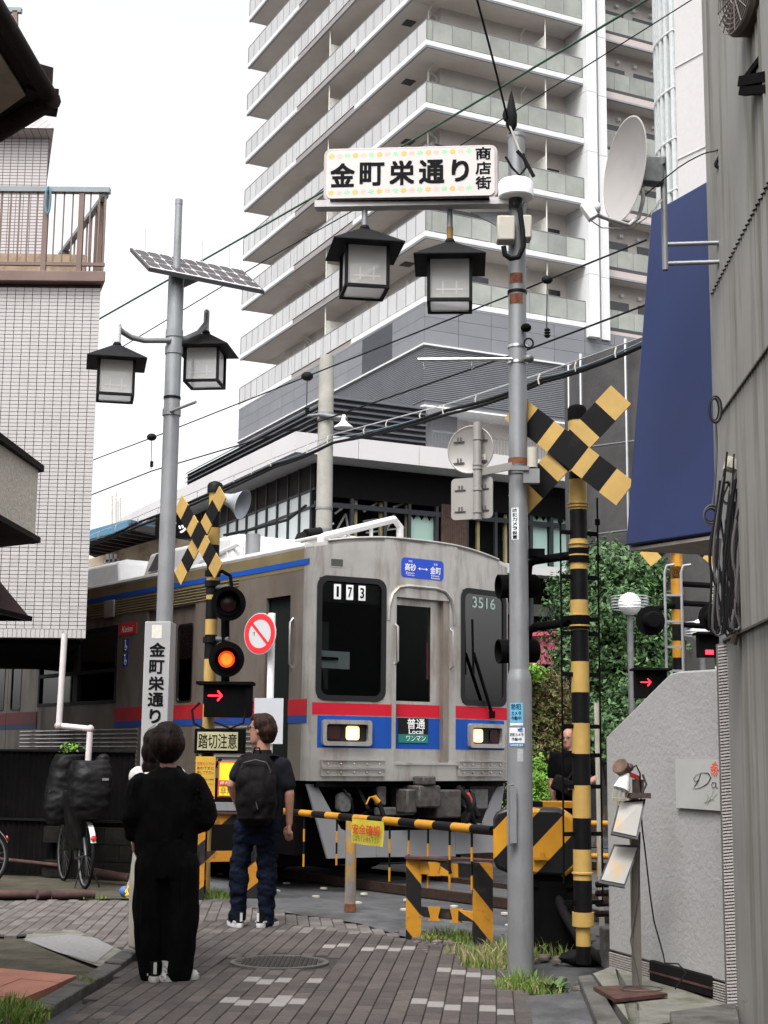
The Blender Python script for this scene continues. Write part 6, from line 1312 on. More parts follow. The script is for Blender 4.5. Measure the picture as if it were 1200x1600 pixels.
# horn speaker
hq = at(347, 778, 15.3); hv = Vector((.86, -.32, -.30)).normalized(); mb = MB(); mb.lathe([(.03, -.08), (.05, 0), (.065, .08), (.10, .18), (.155, .25), (.165, .26), (.15, .25), (.05, .08)], hq, 24, axis=hv); mb.build('horn_speaker', mat('horn_grey', (0.33, 0.36, 0.40), .4), ls, world=True)
mb = MB(); mb.bar((LSB.x, LSB.y, hq.z + .02), hq, .04, .05); mb.build('horn_bracket', M['black'], ls, world=True)
m_lit = mat('signal_lit', (1, .2, .03), .4, emis=(1.0, 0.035, 0.004), est=0.55); m_litc = mat('signal_lit_core', (1, .4, .05), .4, emis=(1.0, 0.115, 0.008), est=1.0)
def signal_head(parent, c, d, rb, lit, rl=.075, dep=.13, hood=True, name='signal_lamp'):
    c = Vector(c); d = Vector(d).normalized(); mb = MB()
    mb.lathe([(.08, -dep), (.10, -dep + .02), (.10, -.01), (rb, -.008), (rb, .004), (rl + .045, .006), (rl + .045, .02), (rl + .015, .02), (rl + .01, -.005)], c, 32, axis=d); h = mb.build(name, M['blackm'], parent, world=True)
    mb = MB(); mb.lathe([(rl, -.01), (rl, .008), (rl * .6, .014), (0, .016)], c, 28, 0, axis=d); mb.build('lens', m_lit if lit else mat('lens_dark', (0.03, 0.004, 0.004), .25) if 'lens_dark' not in bpy.data.materials else bpy.data.materials['lens_dark'], h, world=True)
    if lit: mb = MB(); mb.lathe([(rl * .72, .017), (0, .0185)], c, 24, 0, axis=d); mb.build('lit_core', m_litc, h, world=True)
    if hood:
        s = d.cross(Vector((0, 0, 1))).normalized(); u = s.cross(d); mb = MB(); n = 14; r_ = rl + .035; vs = []
        for i in range(n + 1):
            a = R(-25 + 230 * i / n); e = s * math.cos(a) + u * math.sin(a); lo = .04 + .20 * max(0, math.sin(a)) ; vs += [c + e * r_ + d * .01, c + e * r_ * 1.04 + d * lo, c + e * (r_ - .004) + d * .01, c + e * (r_ * 1.04 - .004) + d * lo]
        mb.add(vs, [(i * 4, i * 4 + 1, i * 4 + 5, i * 4 + 4) for i in range(n)] + [(i * 4 + 2, i * 4 + 6, i * 4 + 7, i * 4 + 3) for i in range(n)] + [(i * 4 + 1, i * 4 + 3, i * 4 + 7, i * 4 + 5) for i in range(n)]); mb.build('hood', M['blackm'], h, world=True)
    return h
dl = (CAM - at(355, 1000, 15.3)); dl.z *= .2
signal_head(ls, at(357, 943, 15.25), dl, .182, False, rl=.085); signal_head(ls, at(354, 1030, 15.25), dl, .185, True, rl=.085)
for y in (920, 1001): mb = MB(); mb.cyl((LSB.x, LSB.y, zat(y, 15.5)), at(358, y - 2, 15.38), .028, n=10); mb.build('lamp_arm', M['greyd'], ls, world=True)
mb = MB(); mb.cyl(at(352, 920, 15.42), at(352, 1075, 15.42), .045, n=8); mb.tube([at(325, 893, 15.5), at(348, 893, 15.45), at(360, 900, 15.45), at(362, 918, 15.42)], .02, 8); mb.build('conduit', M['blackm'], ls, world=True)
a, b = at(318, 1120, 15.2), at(384, 1070, 15.2); mb = MB(); mb.bb((a.x, a.y, a.z), (b.x, a.y + .22, b.z)); mb.bb((a.x - .08, a.y - .06, b.z), (b.x + .08, a.y + .24, b.z + .03)); mb.bb((b.x, a.y - .02, a.z), (b.x + .06, a.y + .2, b.z)); ab = mb.build('arrow_box', M['blackm'], ls, world=True)
m_arr = mat('arrow_red', (1, .02, .03), .4, emis=(1.0, 0.012, 0.03), est=2.4)
def arrow(par, c, u, s, m, parw=True):
    c = Vector(c); u = Vector(u); v = Vector((0, 0, 1)); mb = MB(); n = u.cross(v) * .004; t = .17 * s
    mb.bar(c - u * s + n, c + u * s * .8 + n, .003, t * 1.3); e = c + u * s * .98 + n
    mb.bar(e, e - u * s * .62 + v * s * .72, .003, t * 1.3, up=v); mb.bar(e, e - u * s * .62 - v * s * .72, .003, t * 1.3, up=v); mb.build('lit_arrow', m, par, world=True)
arrow(ab, at(336, 1087, 15.19), (1, 0, 0), .072, m_arr)
a, b = at(303, 1177, 15.2), at(382, 1139, 15.2); mb = MB(); mb.bb((a.x, a.y, a.z), (b.x, a.y + .2, b.z)); wb_ = mb.build('warning_box', M['blackm'], ls, world=True, bevel=.01)
a, b = at(308, 1172, 15.19), at(372, 1144, 15.19); m_wf = mat('warning_face', (0.40, 0.37, 0.22), .5, var=.15, scale=3); mb = MB(); mb.bb((a.x, a.y - .004, a.z), (b.x, a.y, b.z)); mb.build('face', m_wf, wb_, world=True)
text('踏切注意', (a + b) / 2 + Vector((0, -.0045, 0)), (1, 0, 0), SZ, (b.x - a.x) * .95, (b.z - a.z) * .82, M['ink'], wb_, bold=.012)
mb = MB(); mb.tube([at(312, 1098, 15.3), at(300, 1110, 15.3), at(303, 1130, 15.3), at(320, 1140, 15.3)], .014, 6); mb.tube([at(307, 1180, 15.25), at(318, 1196, 15.2), at(335, 1200, 15.2), at(345, 1185, 15.2)], .018, 8); mb.tube([at(335, 1128, 15.2), at(360, 1138, 15.2), at(380, 1130, 15.2), at(384, 1110, 15.2)], .012, 6); mb.build('cable', M['rubber'], ls, world=True)
# notices
def board(nm, label, x0, y0, x1, y1, Y, m, cat='notice', th=.01):
    a, b = at(x0, y1, Y), at(x1, y0, Y); t = thing(nm, label, cat, (a.x, a.y, a.z)); mb = MB(); mb.bb((a.x, a.y, a.z), (b.x, a.y + th, b.z)); mb.build('plate', m, t, world=True); return t, a, b
m_ny = mat('notice_ochre', (0.50, 0.29, 0.03), .6, var=.12, scale=8)
t, a, b = board('notice_board', 'ochre notice plate with small print below the crossing caution sign', 304, 1182, 337, 1248, 15.15, m_ny)
m_nr = mat('notice_red_print', (0.42, 0.05, 0.02), .6)
zc_ = lambda y: zat(y, 15.14, 320)
for y, s_, m, h in ((1193, '非常のときは', m_nr, 5), (1200, 'あわてずに', M['ink'], 5), (1207, '押して下さい', M['ink'], 5), (1218, '踏切の番号と場所', M['ink'], 2.5), (1225, 'を連絡して下さい', M['ink'], 2.5), (1237, '鉄道からのお願い', M['ink'], 2.5), (1243, '故障は電話へ', M['ink'], 2)):
    text(s_, Vector(((a.x + b.x) / 2, a.y - .001, zc_(y))), (1, 0, 0), SZ, (b.x - a.x) * .86, h / 148, m, t)
t, a, b = board('emergency_button_sign', 'bright yellow emergency sign partly hidden by the man', 342, 1192, 366, 1243, 15.15, mat('notice_lemon', (0.75, 0.72, 0.03), .5))
mb = MB(); mb.bb((a.x - .015, a.y + .011, a.z - .015), (b.x + .015, a.y + .014, b.z + .015)); mb.build('red_border', mat('notice_red', (0.55, 0.06, 0.04), .5), t, world=True)
text('非常', Vector(((a.x + b.x) / 2 - .0, a.y - .001, zat(1236, 15.14, 350))), (1, 0, 0), SZ, .12, .07, bpy.data.materials['notice_red'], t, bold=.01)
mb = MB(); q = at(350, 1223, 15.14); mb.bb((q.x - .055, q.y - .004, q.z - .025), (q.x + .07, q.y - .001, q.z + .025)); mb.build('red_bar', bpy.data.materials['notice_red'], t, world=True)
text('押す', Vector((q.x, q.y - .0045, q.z)), (1, 0, 0), SZ, .08, .03, M['white'], t)
mb = MB(); mb.bb((at(330, 1260, 15.1).x, 15.05, at(330, 1266, 15.1).z), (at(372, 1260, 15.1).x, 15.3, at(330, 1254, 15.1).z)); tag(mb.build('grey_plate', M['grey']), 'flat grey metal shelf under the notices', 'bracket')
# prohibition sign
ps = thing('prohibition_sign', 'round red and white prohibition sign with one slash on a white pole', 'road sign', at(420, 1183, 14)); ps.location.z = 0
cq = at(406, 990, 13.92); dq = Vector((-.58, -.80, 0)).normalized(); uq = Vector((-dq.y, dq.x, 0)); uq = uq if uq.x > 0 else -uq
m_sw = mat('sign_white_face', (0.46, 0.46, 0.47), .5, var=.05, dirt=.2, dcol=(.3, .28, .26))
mb = MB(); mb.lathe([(.198, -.008), (.198, .0)], cq, 40, axis=dq); dd = mb.build('disc', m_sw, ps, world=True)
nq = dq
def circ(r, n=40): return [(r * math.cos(2 * math.pi * i / n), r * math.sin(2 * math.pi * i / n)) for i in range(n)]
uw = SZ.cross(nq); mb = MB(); mb.ring(circ(.189), circ(.138), cq + nq * .002, uw, SZ, .002); mb.build('red_ring', M['red'], dd, world=True)
dg = (uw * -1 + SZ).normalized() if (uw.x > 0) else (uw + SZ).normalized(); mb = MB(); mb.bar(cq + nq * .003 + dg * .15, cq + nq * .003 - dg * .15, .002, .028, up=nq.cross(dg)); mb.build('red_slash', M['red'], dd, world=True)
ppx = at(420, 1183, 14); zt3 = zat(958, 14, 420); mb = MB(); mb.cyl((ppx.x, 14, 0), (ppx.x, 14, zt3), .034, n=16); mb.build('pole', M['white'], ps, world=True)
mb = MB(); mb.bar(at(396, 990, 13.97), at(425, 985, 14), .03, .03); mb.build('clamp', M['steel'], ps, world=True)
a, b = at(396, 1162, 13.94), at(443, 1091, 13.94); mb = MB(); mb.bb((a.x, a.y, a.z), (b.x, a.y + .012, b.z)); mb.build('blank_board', mat('blank_board', (0.42, 0.43, 0.46), .6, var=.03), ps, world=True)
# ---- striped frames and barrier
m_hz = mat('hazard_paint', YEL2, .5, var=.15, scale=9, stripe=((.9, 0.5, .75), .36, BLK), dirt=.75, dcol=(0.07, 0.03, 0.015), dscale=(14, 14, 14), dth=.57)
m_hz2 = mat('hazard_paint_bold', (0.50, 0.23, 0.015), .4, var=.08, scale=5, stripe=((1.0, 0.25, -0.95), .40, BLK))
m_hz3 = mat('hazard_paint_left', (0.40, 0.17, 0.012), .6, var=.2, scale=9, stripe=((0.8, 0.3, -1.0), .45, BLK), dirt=.7, dcol=(0.05, 0.02, 0.01), dscale=(9, 9, 9), dth=.55)
def angle_post(mb, a, b, w_, t=.008):                  # L-section
    a, b = Vector(a), Vector(b); mb.bb((a.x, a.y, a.z), (a.x + w_, a.y + t, b.z)); mb.bb((a.x, a.y + t, a.z), (a.x + t, a.y + w_, b.z))
f1 = thing('crossing_guard', 'low yellow and black striped steel frame in the weeds beside the grey pole', 'crossing guard', gr(646, 1466))
g1, g2 = gr(646, 1466), gr(755, 1476); zt4 = at(646, 1338, g1.y).z
for q, w_ in ((g1, .12), (g2, .15)):
    mb = MB(); angle_post(mb, (q.x - w_ / 2, q.y, -.05), (q.x, q.y, zt4 - .02), w_, .012); mb.bb((q.x - w_ / 2 + w_ - .012, q.y + .012, -.05), (q.x - w_ / 2 + w_, q.y + .09, zt4 - .02)); mb.build('post', m_hz, f1, world=True)
m_dry = mat('rusty_dark_top', (0.06, 0.025, 0.02), .85, var=.5, scale=14, bump=.3)
mb = MB(); mb.slab([Vector((g1.x - .07, g1.y - .02, zt4)), Vector((g2.x + .09, g2.y - .02, zt4)), Vector((g2.x + .09, g2.y + .13, zt4)), Vector((g1.x - .07, g1.y + .13, zt4))], .018); mb.build('top_plate', m_dry, f1, world=True)
for zz_, nm in ((zt4 - .085, 'upper_rail'), (zat(1425, g1.y, 700), 'lower_rail')):
    mb = MB(); mb.bar(Vector((g1.x + .05, g1.y + .03, zz_)), Vector((g2.x - .06, g2.y + .03, zz_)), .05, .10 if nm == 'upper_rail' else .075); mb.build(nm, m_hz, f1, world=True)
    for k in (.3, .62): q = Vector((g1.x, g1.y + .0, zz_)).lerp(Vector((g2.x, g2.y + .0, zz_)), k); mb = MB(); mb.prism([(-.05, .05), (.05, .05), (.03, -.03), (.05, -.055), (-.05, -.055), (-.03, -.03)], q, (1, 0, 0), SZ, .03); mb.build('bracket', M['yellow2'], f1, world=True)
f2 = thing('crossing_guard', 'yellow and black striped frame behind the two waiting people', 'crossing guard', at(350, 1390, 15))
z2 = zat(1272, 15, 350); fx = [at(x, 1183, Y) for x, Y in ((312, 14.9), (398, 15.1))]
for q, w_ in ((fx[0], .16), (fx[1], .14)): mb = MB(); angle_post(mb, (q.x - w_ / 2, q.y, -.03), (q.x, q.y, z2), w_, .012); mb.bb((q.x - w_ / 2, q.y + .16, -.03), (q.x + w_ / 2, q.y + .172, z2)); mb.build('post', m_hz3, f2, world=True)
for y in (1280, 1338): z = zat(y, 15, 350); mb = MB(); mb.bar(Vector((fx[0].x, fx[0].y + .02, z)), Vector((fx[1].x, fx[1].y + .02, z)), .06, .10); mb.build('rail', m_hz3, f2, world=True)
mb = MB(); mb.bar(Vector((fx[0].x - .1, fx[0].y + .05, z2 + .01)), Vector((fx[1].x + .1, fx[1].y + .05, z2 + .01)), .2, .02); mb.build('top_plate', m_dry, f2, world=True)
# barrier machine
bm = thing('barrier_machine', 'big yellow and black striped barrier machine behind the grey pole', 'barrier machine', at(838, 1183, 11.2)); bm.location.z = 0; bm.rotation_euler = (0, 0, R(-8))
Bx = lambda x, y: loc2(at(x, y, 11.0), bm.location, R(-8))
a, b = Bx(770, 1364), Bx(905, 1264)
mb = MB(); w_ = (b.x - a.x); h_ = b.z - a.z
pr = [(a.x, a.z + .1), (a.x + .02, a.z + .03), (a.x + .1, a.z), (b.x - .1, a.z - .02), (b.x - .02, a.z + .06), (b.x, a.z + .2), (b.x, b.z - .16), (b.x - .05, b.z - .06), (b.x - .14, b.z), (a.x + .09, b.z), (a.x + .02, b.z - .03), (a.x, b.z - .08)]
mb.prism(pr, (0, -.22, 0), (1, 0, 0), SZ, -.42); mb.build('housing', m_hz2, bm, bevel=.025)
mb = MB(); mb.box((b.x + .03, .05, a.z + h_ * .45), (.10, .36, h_ * .9)); mb.build('end_cover', m_hz2, bm, bevel=.02)
mb = MB(); mb.box((b.x - .28, -.245, a.z + .11), (.11, .03, .02)); mb.box((b.x - .27, -.24, a.z + .13), (.03, .03, .05)); mb.build('latch', M['yellow2'], bm)
mb = MB(); mb.bb((b.x - .42, -.15, .0), (b.x - .02, .2, a.z)); mb.bb((b.x - .46, -.17, a.z - .1), (b.x + .0, .22, a.z)); mb.lathe([(.2, 0), (.17, .3), (.2, a.z - .06)], (b.x - .2, 0, 0), 16); mb.build('pedestal', M['blackm'], bm)
mb = MB(); mb.tube([(b.x - .2, -.1, .5), (b.x - .12, -.2, .3), (b.x + .02, -.45, .1), (b.x + .18, -.72, .02)], .035, 10); mb.build('cable_hose', M['rubber'], bm)
bar_t = thing('barrier_top_rail', 'yellow and black rail and lid edge on top behind the barrier machine', 'rail', at(870, 1183, 11.6)); bar_t.location.z = 0
mb = MB(); q0, q1 = at(800, 1256, 11.6), at(912, 1257, 11.6); n = 5
for i in range(n): mb.bar(q0.lerp(q1, i / n), q0.lerp(q1, (i + 1) / n), .3, .045, 0 if i != 1 else 1)
mb.build('lid', [M['yellow2'], M['black']], bar_t, world=True)
mb = MB(); mb.bb((q0.x, q0.y - .1, .1), (q1.x, q0.y + .14, q0.z - .025)); mb.build('cabinet', M['blackm'], bar_t, world=True)
# barrier arm
A0, A1 = at(770, 1298, 11.05), at(415, 1269, 14.9); A1.z = A0.z
ba = thing('lowered_barrier', 'lowered yellow and black barrier arm with hanging rods across the road', 'barrier', A0); n = 15; mb = MB()
for i in range(n):
    t0_, t1_ = i / n, (i + 1) / n; mb.cyl(A0.lerp(A1, t0_), A0.lerp(A1, t1_), .031 + .004 * (i < 6), n=12, mi=i % 2, caps=(i in (0, n - 1)))
mb.build('arm', [M['black'], M['yellow2']], ba, world=True)
def arm_at(px_): # parameter for which the arm shows at px_
    best = min(range(401), key=lambda k: abs(600 + F_ * ((A0.lerp(A1, k / 400) - CAM).dot(RV)) / ((A0.lerp(A1, k / 400) - CAM).dot(FW)) - px_)); return A0.lerp(A1, best / 400)
for px_, ln in ((737, .42), (703, .44), (669, .46), (639, .44), (609, .46), (566, .1), (527, .40), (476, .46)):
    q = arm_at(px_); mb = MB(); l3 = ln / 4
    for i in range(4): mb.cyl(q - Vector((0, 0, .03 + l3 * i)), q - Vector((0, 0, .03 + l3 * (i + 1))), .010, n=6, mi=(1, 0, 1, 0)[i] if i else 1)
    mb.build('hanging_rod', [M['yellow2'], M['black']], ba, world=True)
q = arm_at(581); u_ = (A0 - A1).normalized(); u_.z = 0; mb = MB(); nn = 8; vs = []
n_ = u_.cross(SZ)
wdt = (arm_at(606) - arm_at(557)).length
for j in range(5):
    for i in range(nn + 1): vs.append(q + u_ * ((i / nn - .5) * wdt) - SZ * (.005 + j * .052) + n_ * (.04 + .012 * math.sin(i * 1.3 + j * .8) * j / 4))
mb.add(vs, [(j * (nn + 1) + i, (j + 1) * (nn + 1) + i, (j + 1) * (nn + 1) + i + 1, j * (nn + 1) + i + 1) for j in range(4) for i in range(nn)])
fl_ = mb.build('safety_flag', mat('flag_yellow', (0.48, 0.40, 0.04), .6, var=.08, scale=10), ba, world=True)
text('安全確認', q - SZ * .085 + n_ * .054, u_, SZ, wdt * .88, .085, mat('flag_red', (0.55, 0.04, 0.02), .6), fl_, bold=.02)
text('しばらくお待ち下さい', q - SZ * .165 + n_ * .054, u_, SZ, wdt * .82, .05, M['ink'], fl_, bold=.0)
rp = thing('barrier_rest_post', 'rusty grey and yellow post holding up the lowered barrier arm', 'post', gr(547, 1424)); qb = gr(547, 1424)
m_rp = mat('peeling_post', (0.17, 0.165, 0.16), .6, var=.2, scale=10, dirt=.95, dcol=(0.36, 0.19, 0.02), dscale=(9, 9, 6), dth=.44)
aq = arm_at(548); mb = MB(); mb.cyl((qb.x, qb.y, 0), (qb.x, qb.y, aq.z - .03), .050, n=16); mb.build('post', m_rp, rp, world=True)
mb = MB(); mb.lathe([(.055, 0), (.053, .05), (.05, .07)], (qb.x, qb.y, 0), 16); mb.build('foot_rust', M['rust'], rp, world=True)
mb = MB(); mb.tube([Vector((qb.x, qb.y - .05, aq.z + .0)), Vector((qb.x, qb.y - .05, aq.z - .05)), Vector((qb.x, qb.y + .05, aq.z - .05)), Vector((qb.x, qb.y + .05, aq.z))], .012, 6); mb.build('rest_fork', M['black'], rp, world=True)
# yellow tube guard right of the machine
yg = thing('yellow_tube_guard', 'yellow tube guard rail between the striped post and the stucco wall', 'guard rail', at(940, 1183, 13)); yg.location.z = 0
mb = MB(); xs4 = [at(x, 1183, 13) for x in (905, 935, 960)]
for y in (1287, 1338): z = zat(y, 13, 935); mb = MB(); mb.cyl((xs4[0].x, 13, z), (xs4[2].x + .2, 13, z), .028, n=10); mb.build('rail', M['yellow2'], yg, world=True)
for x in (xs4[0].x, xs4[1].x): mb = MB(); mb.cyl((x, 13, .4), (x, 13, zat(1284, 13)), .028, n=10); mb.build('post', M['yellow2'], yg, world=True)
wp = thing('white_pole', 'thin white pole behind the right striped signal post', 'pole', at(937, 1183, 12.2)); wp.location.z = 0; q = wp.location
mb = MB(); mb.cyl((q.x, q.y, 0), (q.x - .02, q.y, zat(1095, 12.2)), .022, n=12); mb.build('pole', M['cream'], wp, world=True)
# ---- right crossing signal
RB = gr(920, 1500); RB = Vector((at(908, 1183, 10.1).x, 10.1, 0))
rs_ = thing('crossing_signal', 'tall striped level crossing signal post with a large crossbuck, near right', 'crossing signal', RB)
mk = [(656, 738, 0), (738, 750, 1), (750, 797, 0), (797, 843, 1), (843, 890, 0), (890, 938, 1), (938, 985, 0), (985, 1034, 1), (1034, 1082, 0), (1082, 1130, 1), (1130, 1178, 0), (1178, 1227, 1), (1227, 1278, 0), (1278, 1327, 1), (1327, 1375, 0), (1375, 1425, 1), (1425, 1447, 0)]
mb = MB(); banded(mb, RB, .0625, mk, 0, 10.1, 908); banded(mb, RB, .074, [(1425, 1446.5, 0)], 0, 10.1, 908); banded(mb, RB, .049, [(1447, 1478, 0), (1478, 1506, 1)], 0, 10.1, 908); mb.build('post', YB, rs_, world=True)
mb = MB(); q = Vector((RB.x, RB.y, zat(657, 10.1, 896))); mb.lathe([(.067, 0), (.067, .08), (.056, .10), (.03, .112), (0, .115)], q, 24); mb.build('cap', M['blackm'], rs_, world=True)
mb = MB()
for y, m in ((787, 0), (792, 0), (850, 0), (868, 0), (961, 0), (978, 0), (1364, 0), (1446, 0)):
    z = zat(y, 10.1, 905); mb = MB(); mb.lathe([(.062, z - .008), (.073, z - .005), (.073, z + .005), (.062, z + .008)], RB, 24); mb.build('pole_ring', M['yellow'], rs_, world=True)
crossbuck(rs_, at(889.5, 704, 9.93), (math.cos(R(-24)), math.sin(R(-24)), 0), .52, .20, R(44), R(-40), YB)
for y in (833, 902, 967, 990, 1054, 1135, 1180, 1229, 1303, 1410):
    z = zat(y, 10.1, 905); mb = MB(); mb.bar((RB.x - .13, RB.y - .05, z), (RB.x + .14, RB.y + .05, z), .02, .028); mb.build('rung', M['blackm'], rs_, world=True)
for dx, y0, y1 in ((-.13, 776, 1380), (.14, 776, 1408)):
    z0, z1 = zat(y1, 10.1, 905), zat(y0, 10.1, 905); mb = MB(); mb.cyl((RB.x + dx, RB.y + dx * .3, z0), (RB.x + dx, RB.y + dx * .3, z1), .007, n=6); mb.build('ladder_side', M['blackm'], rs_, world=True)
    for y in (812, 868): z = zat(y, 10.1, 905); mb = MB(); mb.cyl((RB.x + dx, RB.y + dx * .3, z - .03), (RB.x + dx, RB.y + dx * .3, z + .01), .018, n=8); mb.build('insulator', M['blackm'], rs_, world=True)
for ya, yb, yh in ((868, 876, 916), (972, 980, 1017)):
    zq = zat(ya, 10.1, 890); mb = MB(); p0 = Vector((RB.x - .06, RB.y, zq)); p1 = Vector(at(835, yb, 10.25)); mb.tube([p0, p1, p1 + Vector((-.04, 0, -.03)), p1 + Vector((-.05, 0, -.12))], .03, 10); mb.build('lamp_arm', M['blackm'], rs_, world=True)
    mb = MB(); z = zq; mb.lathe([(.063, z - .05), (.072, z - .05), (.072, z + .05), (.063, z + .05)], RB, 20); mb.build('arm_clamp', M['blackm'], rs_, world=True)
    c = at(821, yh, 10.25); hd = MB(); hd.lathe([(.0, -.09), (.07, -.088), (.084, -.07), (.084, .0), (.09, .0), (.09, .015), (.078, .02), (.085, .20), (.075, .20), (.05, .02)], c, 28, axis=(-1, -.25, -.05)); hh = hd.build('signal_lamp', M['blackm'], rs_, world=True)
    mb = MB(); mb.lathe([(.165, -.004), (.165, .004)], c - Vector((.035, 0, 0)) + Vector((.06, .012, 0)), 32, axis=(-1, -.25, 0)); mb.build('back_plate', M['blackm'], rs_, world=True) if False else None
mb = MB(); c = at(838, 865, 10.1); mb.box(c, (.11, .09, .06)); mb.box(c + Vector((-.02, -.05, -.01)), (.035, .02, .03)); mb.build('small_flood_lamp', M['blackm'], rs_, world=True)
# ---- far side crossing signal
FB = Vector((at(1064, 1183, 20.5).x, 20.5, 0))
fs_ = thing('crossing_signal', 'far crossing signal post with a grey ladder and red arrow, behind the stucco wall', 'crossing signal', FB)
mb = MB(); banded(mb, FB, .085, [(850, 905, 0), (905, 903, 1), (886, 905, 1), (905, 930, 0), (930, 953, 1), (953, 976, 0), (976, 1002, 1), (1002, 1028, 0), (1028, 1060, 1)], 0, 20.5, 1068)
mb.cyl((FB.x, FB.y, 0), (FB.x, FB.y, zat(1060, 20.5)), .085, mi=1, n=16); mb.build('post', [M['yellow2'], M['black']], fs_, world=True)
crossbuck(fs_, Vector((FB.x + .05, FB.y - .13, zat(830, 20.5, 1070))), (1, .05, 0), .68, .24, R(40), R(-40), YB)
mb = MB()
for dx in (-.21, .02): mb = MB(); p = [Vector((FB.x + dx, FB.y - .2, 1.0)), Vector((FB.x + dx, FB.y - .2, zat(895, 20.3, 1050))), Vector((FB.x + dx + .03, FB.y - .2, zat(884, 20.3, 1050))), Vector((FB.x + dx + .14, FB.y - .2, zat(882, 20.3, 1050)))]; mb.tube(p, .02, 8); mb.build('ladder_side', M['grey'], fs_, world=True)
for y in (930, 971, 1011, 1048): z = zat(y, 20.3, 1050); mb = MB(); mb.bar((FB.x - .21, FB.y - .2, z), (FB.x + .02, FB.y - .2, z), .03, .03); mb.build('ladder_rung', M['grey'], fs_, world=True)
for y, x1 in ((915, 1110), (945, 1112), (979, 1112)): mb = MB(); mb.cyl((FB.x, FB.y, zat(y - 3, 20.5, 1070)), at(x1, y, 20.4), .04, n=8); mb.build('lamp_arm', M['blackm'], fs_, world=True)
mb = MB(); mb.cyl((FB.x, FB.y, zat(945, 20.5, 1070)), at(1015, 953, 20.2), .04, n=8); mb.build('lamp_arm', M['blackm'], fs_, world=True)
for px_, py_, rr_ in ((1016, 970, .205), (1112, 965, .19)):
    c = at(px_, py_, 20.1); mb = MB(); mb.lathe([(rr_, 0), (rr_, .012), (.12, .02), (.12, .16), (.10, .19), (0, .195)], c, 28, axis=(.1, -1, 0)); mb.build('signal_lamp', M['blackm'], fs_, world=True)
for x0, x1, y0, y1 in ((994, 1042, 1048, 1090), (1093, 1135, 992, 1026)):
    a, b = at(x0, y1, 20.1), at(x1, y0, 20.1); mb = MB(); mb.bb((a.x, a.y, a.z), (b.x, a.y + .2, b.z)); mb.bb((a.x - .05, a.y - .12, b.z), (b.x + .05, a.y + .2, b.z + .03)); q = mb.build('arrow_box', M['blackm'], fs_, world=True)
    if x0 == 994: arrow(q, at(1009, 1066, 20.08), (1, 0, 0), .068, m_arr)
    else: mb = MB(); c = at(1108, 1018, 20.08); mb.bb((c.x - .05, c.y - .004, c.z - .04), (c.x + .06, c.y, c.z + .02)); mb.build('lit_segment', m_arr, q, world=True)
# globe lamp with stacked rings
gl_ = thing('globe_lamp', 'white globe street lamp with thin metal rings in front of the trees', 'street lamp', at(984, 1183, 24)); gl_.location.z = 0; gq = at(984, 944, 24)
mb = MB(); mb.ball(gq, .19, n=24); mb.build('globe', mat('opal_globe', (0.8, .8, .8), .3), gl_, world=True)
for dz in (-.075, -.03, .02, .07, .115): mb = MB(); q = gq + Vector((0, 0, dz)); mb.tube([q + Vector((math.cos(t_) * .31, math.sin(t_) * .31, 0)) for t_ in [i * math.pi / 12 for i in range(25)]], .011, 6); mb.build('ring', M['steel'], gl_, world=True)
mb = MB(); mb.cyl((gq.x, gq.y, 0), (gq.x, gq.y, gq.z - .18), .05, n=12); mb.build('pole', M['greyd'], gl_, world=True)
g2_ = copy_tree(gl_, label='second ringed globe lamp half hidden by the far signal boxes at right'); q2 = at(1092, 985, 24); g2_.location = (q2.x, q2.y, q2.z - gq.z); gl_['group'] = g2_['group'] = 'globe street lamps'
for r in (ls, rs_, fs_): r['group'] = 'level crossing signals'
for r in (f1, f2): r['group'] = 'striped steel frames'

# ================================================================ OVERHEAD WIRES
def wire(label, pts, r, m, nm='overhead_wire', seg=8, group='overhead wires', sg=0.0):
    P = [at(*p) for p in pts]; q = []
    for i in range(len(P) - 1): q += sag(P[i], P[i + 1], sg, 6)[:-1]
    q.append(P[-1]); mb = MB(); mb.tube(q, r, 6); return tag(mb.build(nm, m), label, 'cable', group)
m_gw = mat('green_wire', (0.025, 0.07, 0.042), .6)
wire('thick green cable rising behind the shopping street sign', [(110, 524, 20), (350, 388, 18), (640, 222, 15.5), (790, 132, 14.2), (1040, -18, 12.6)], .0125, m_gw)
wire('thin black wire crossing above the street sign to the top right', [(120, 585, 19), (414, 407, 14.5), (550, 330, 14.2), (728, 222, 13.6), (980, 63, 12.8), (1120, -25, 12.4)], .006, M['wire'])
wire('black wire dropping steeply from the top to the pole head', [(735, -40, 9.0), (772, 100, 9.5), (793, 185, 9.9)], .008, M['wire'])
wire('contact wire with round knob seen above the concrete pole', [(100, 738, 26), (155, 715, 25), (240, 683, 23.5), (480, 588, 19), (800, 460, 15), (1010, 375, 13)], .009, M['wire'])
wire('lower contact wire passing behind the grey poles', [(100, 790, 26), (146, 772, 25), (237, 736, 23.5), (500, 658, 19), (820, 548, 15), (1010, 476, 13)], .010, M['wire'])
for x, y, Y, y2 in ((237, 683, 23.4, 733), (480, 588, 18.9, 650), (855, 437, 14.4, 528)):
    mb = MB(); mb.ball(at(x, y, Y), .07 if Y > 16 else .05, n=10, sc=(1.2, 1, .9)); mb.cyl(at(x, y, Y), at(x - 1, y2, Y), .006, n=5)
    mb.lathe([(.02, -.05), (.035, -.03), (.02, -.015), (.035, .0), (.02, .015), (.035, .03), (.015, .05)], at(x, y2 - 8, Y), 10); tag(mb.build('wire_hanger', M['wire']), 'hanger with %s' % ('knob left of the solar lamp post' if x == 237 else 'loop beside the concrete pole top' if x == 480 else 'white insulator right of the grey pole'), 'hanger', 'wire hangers')
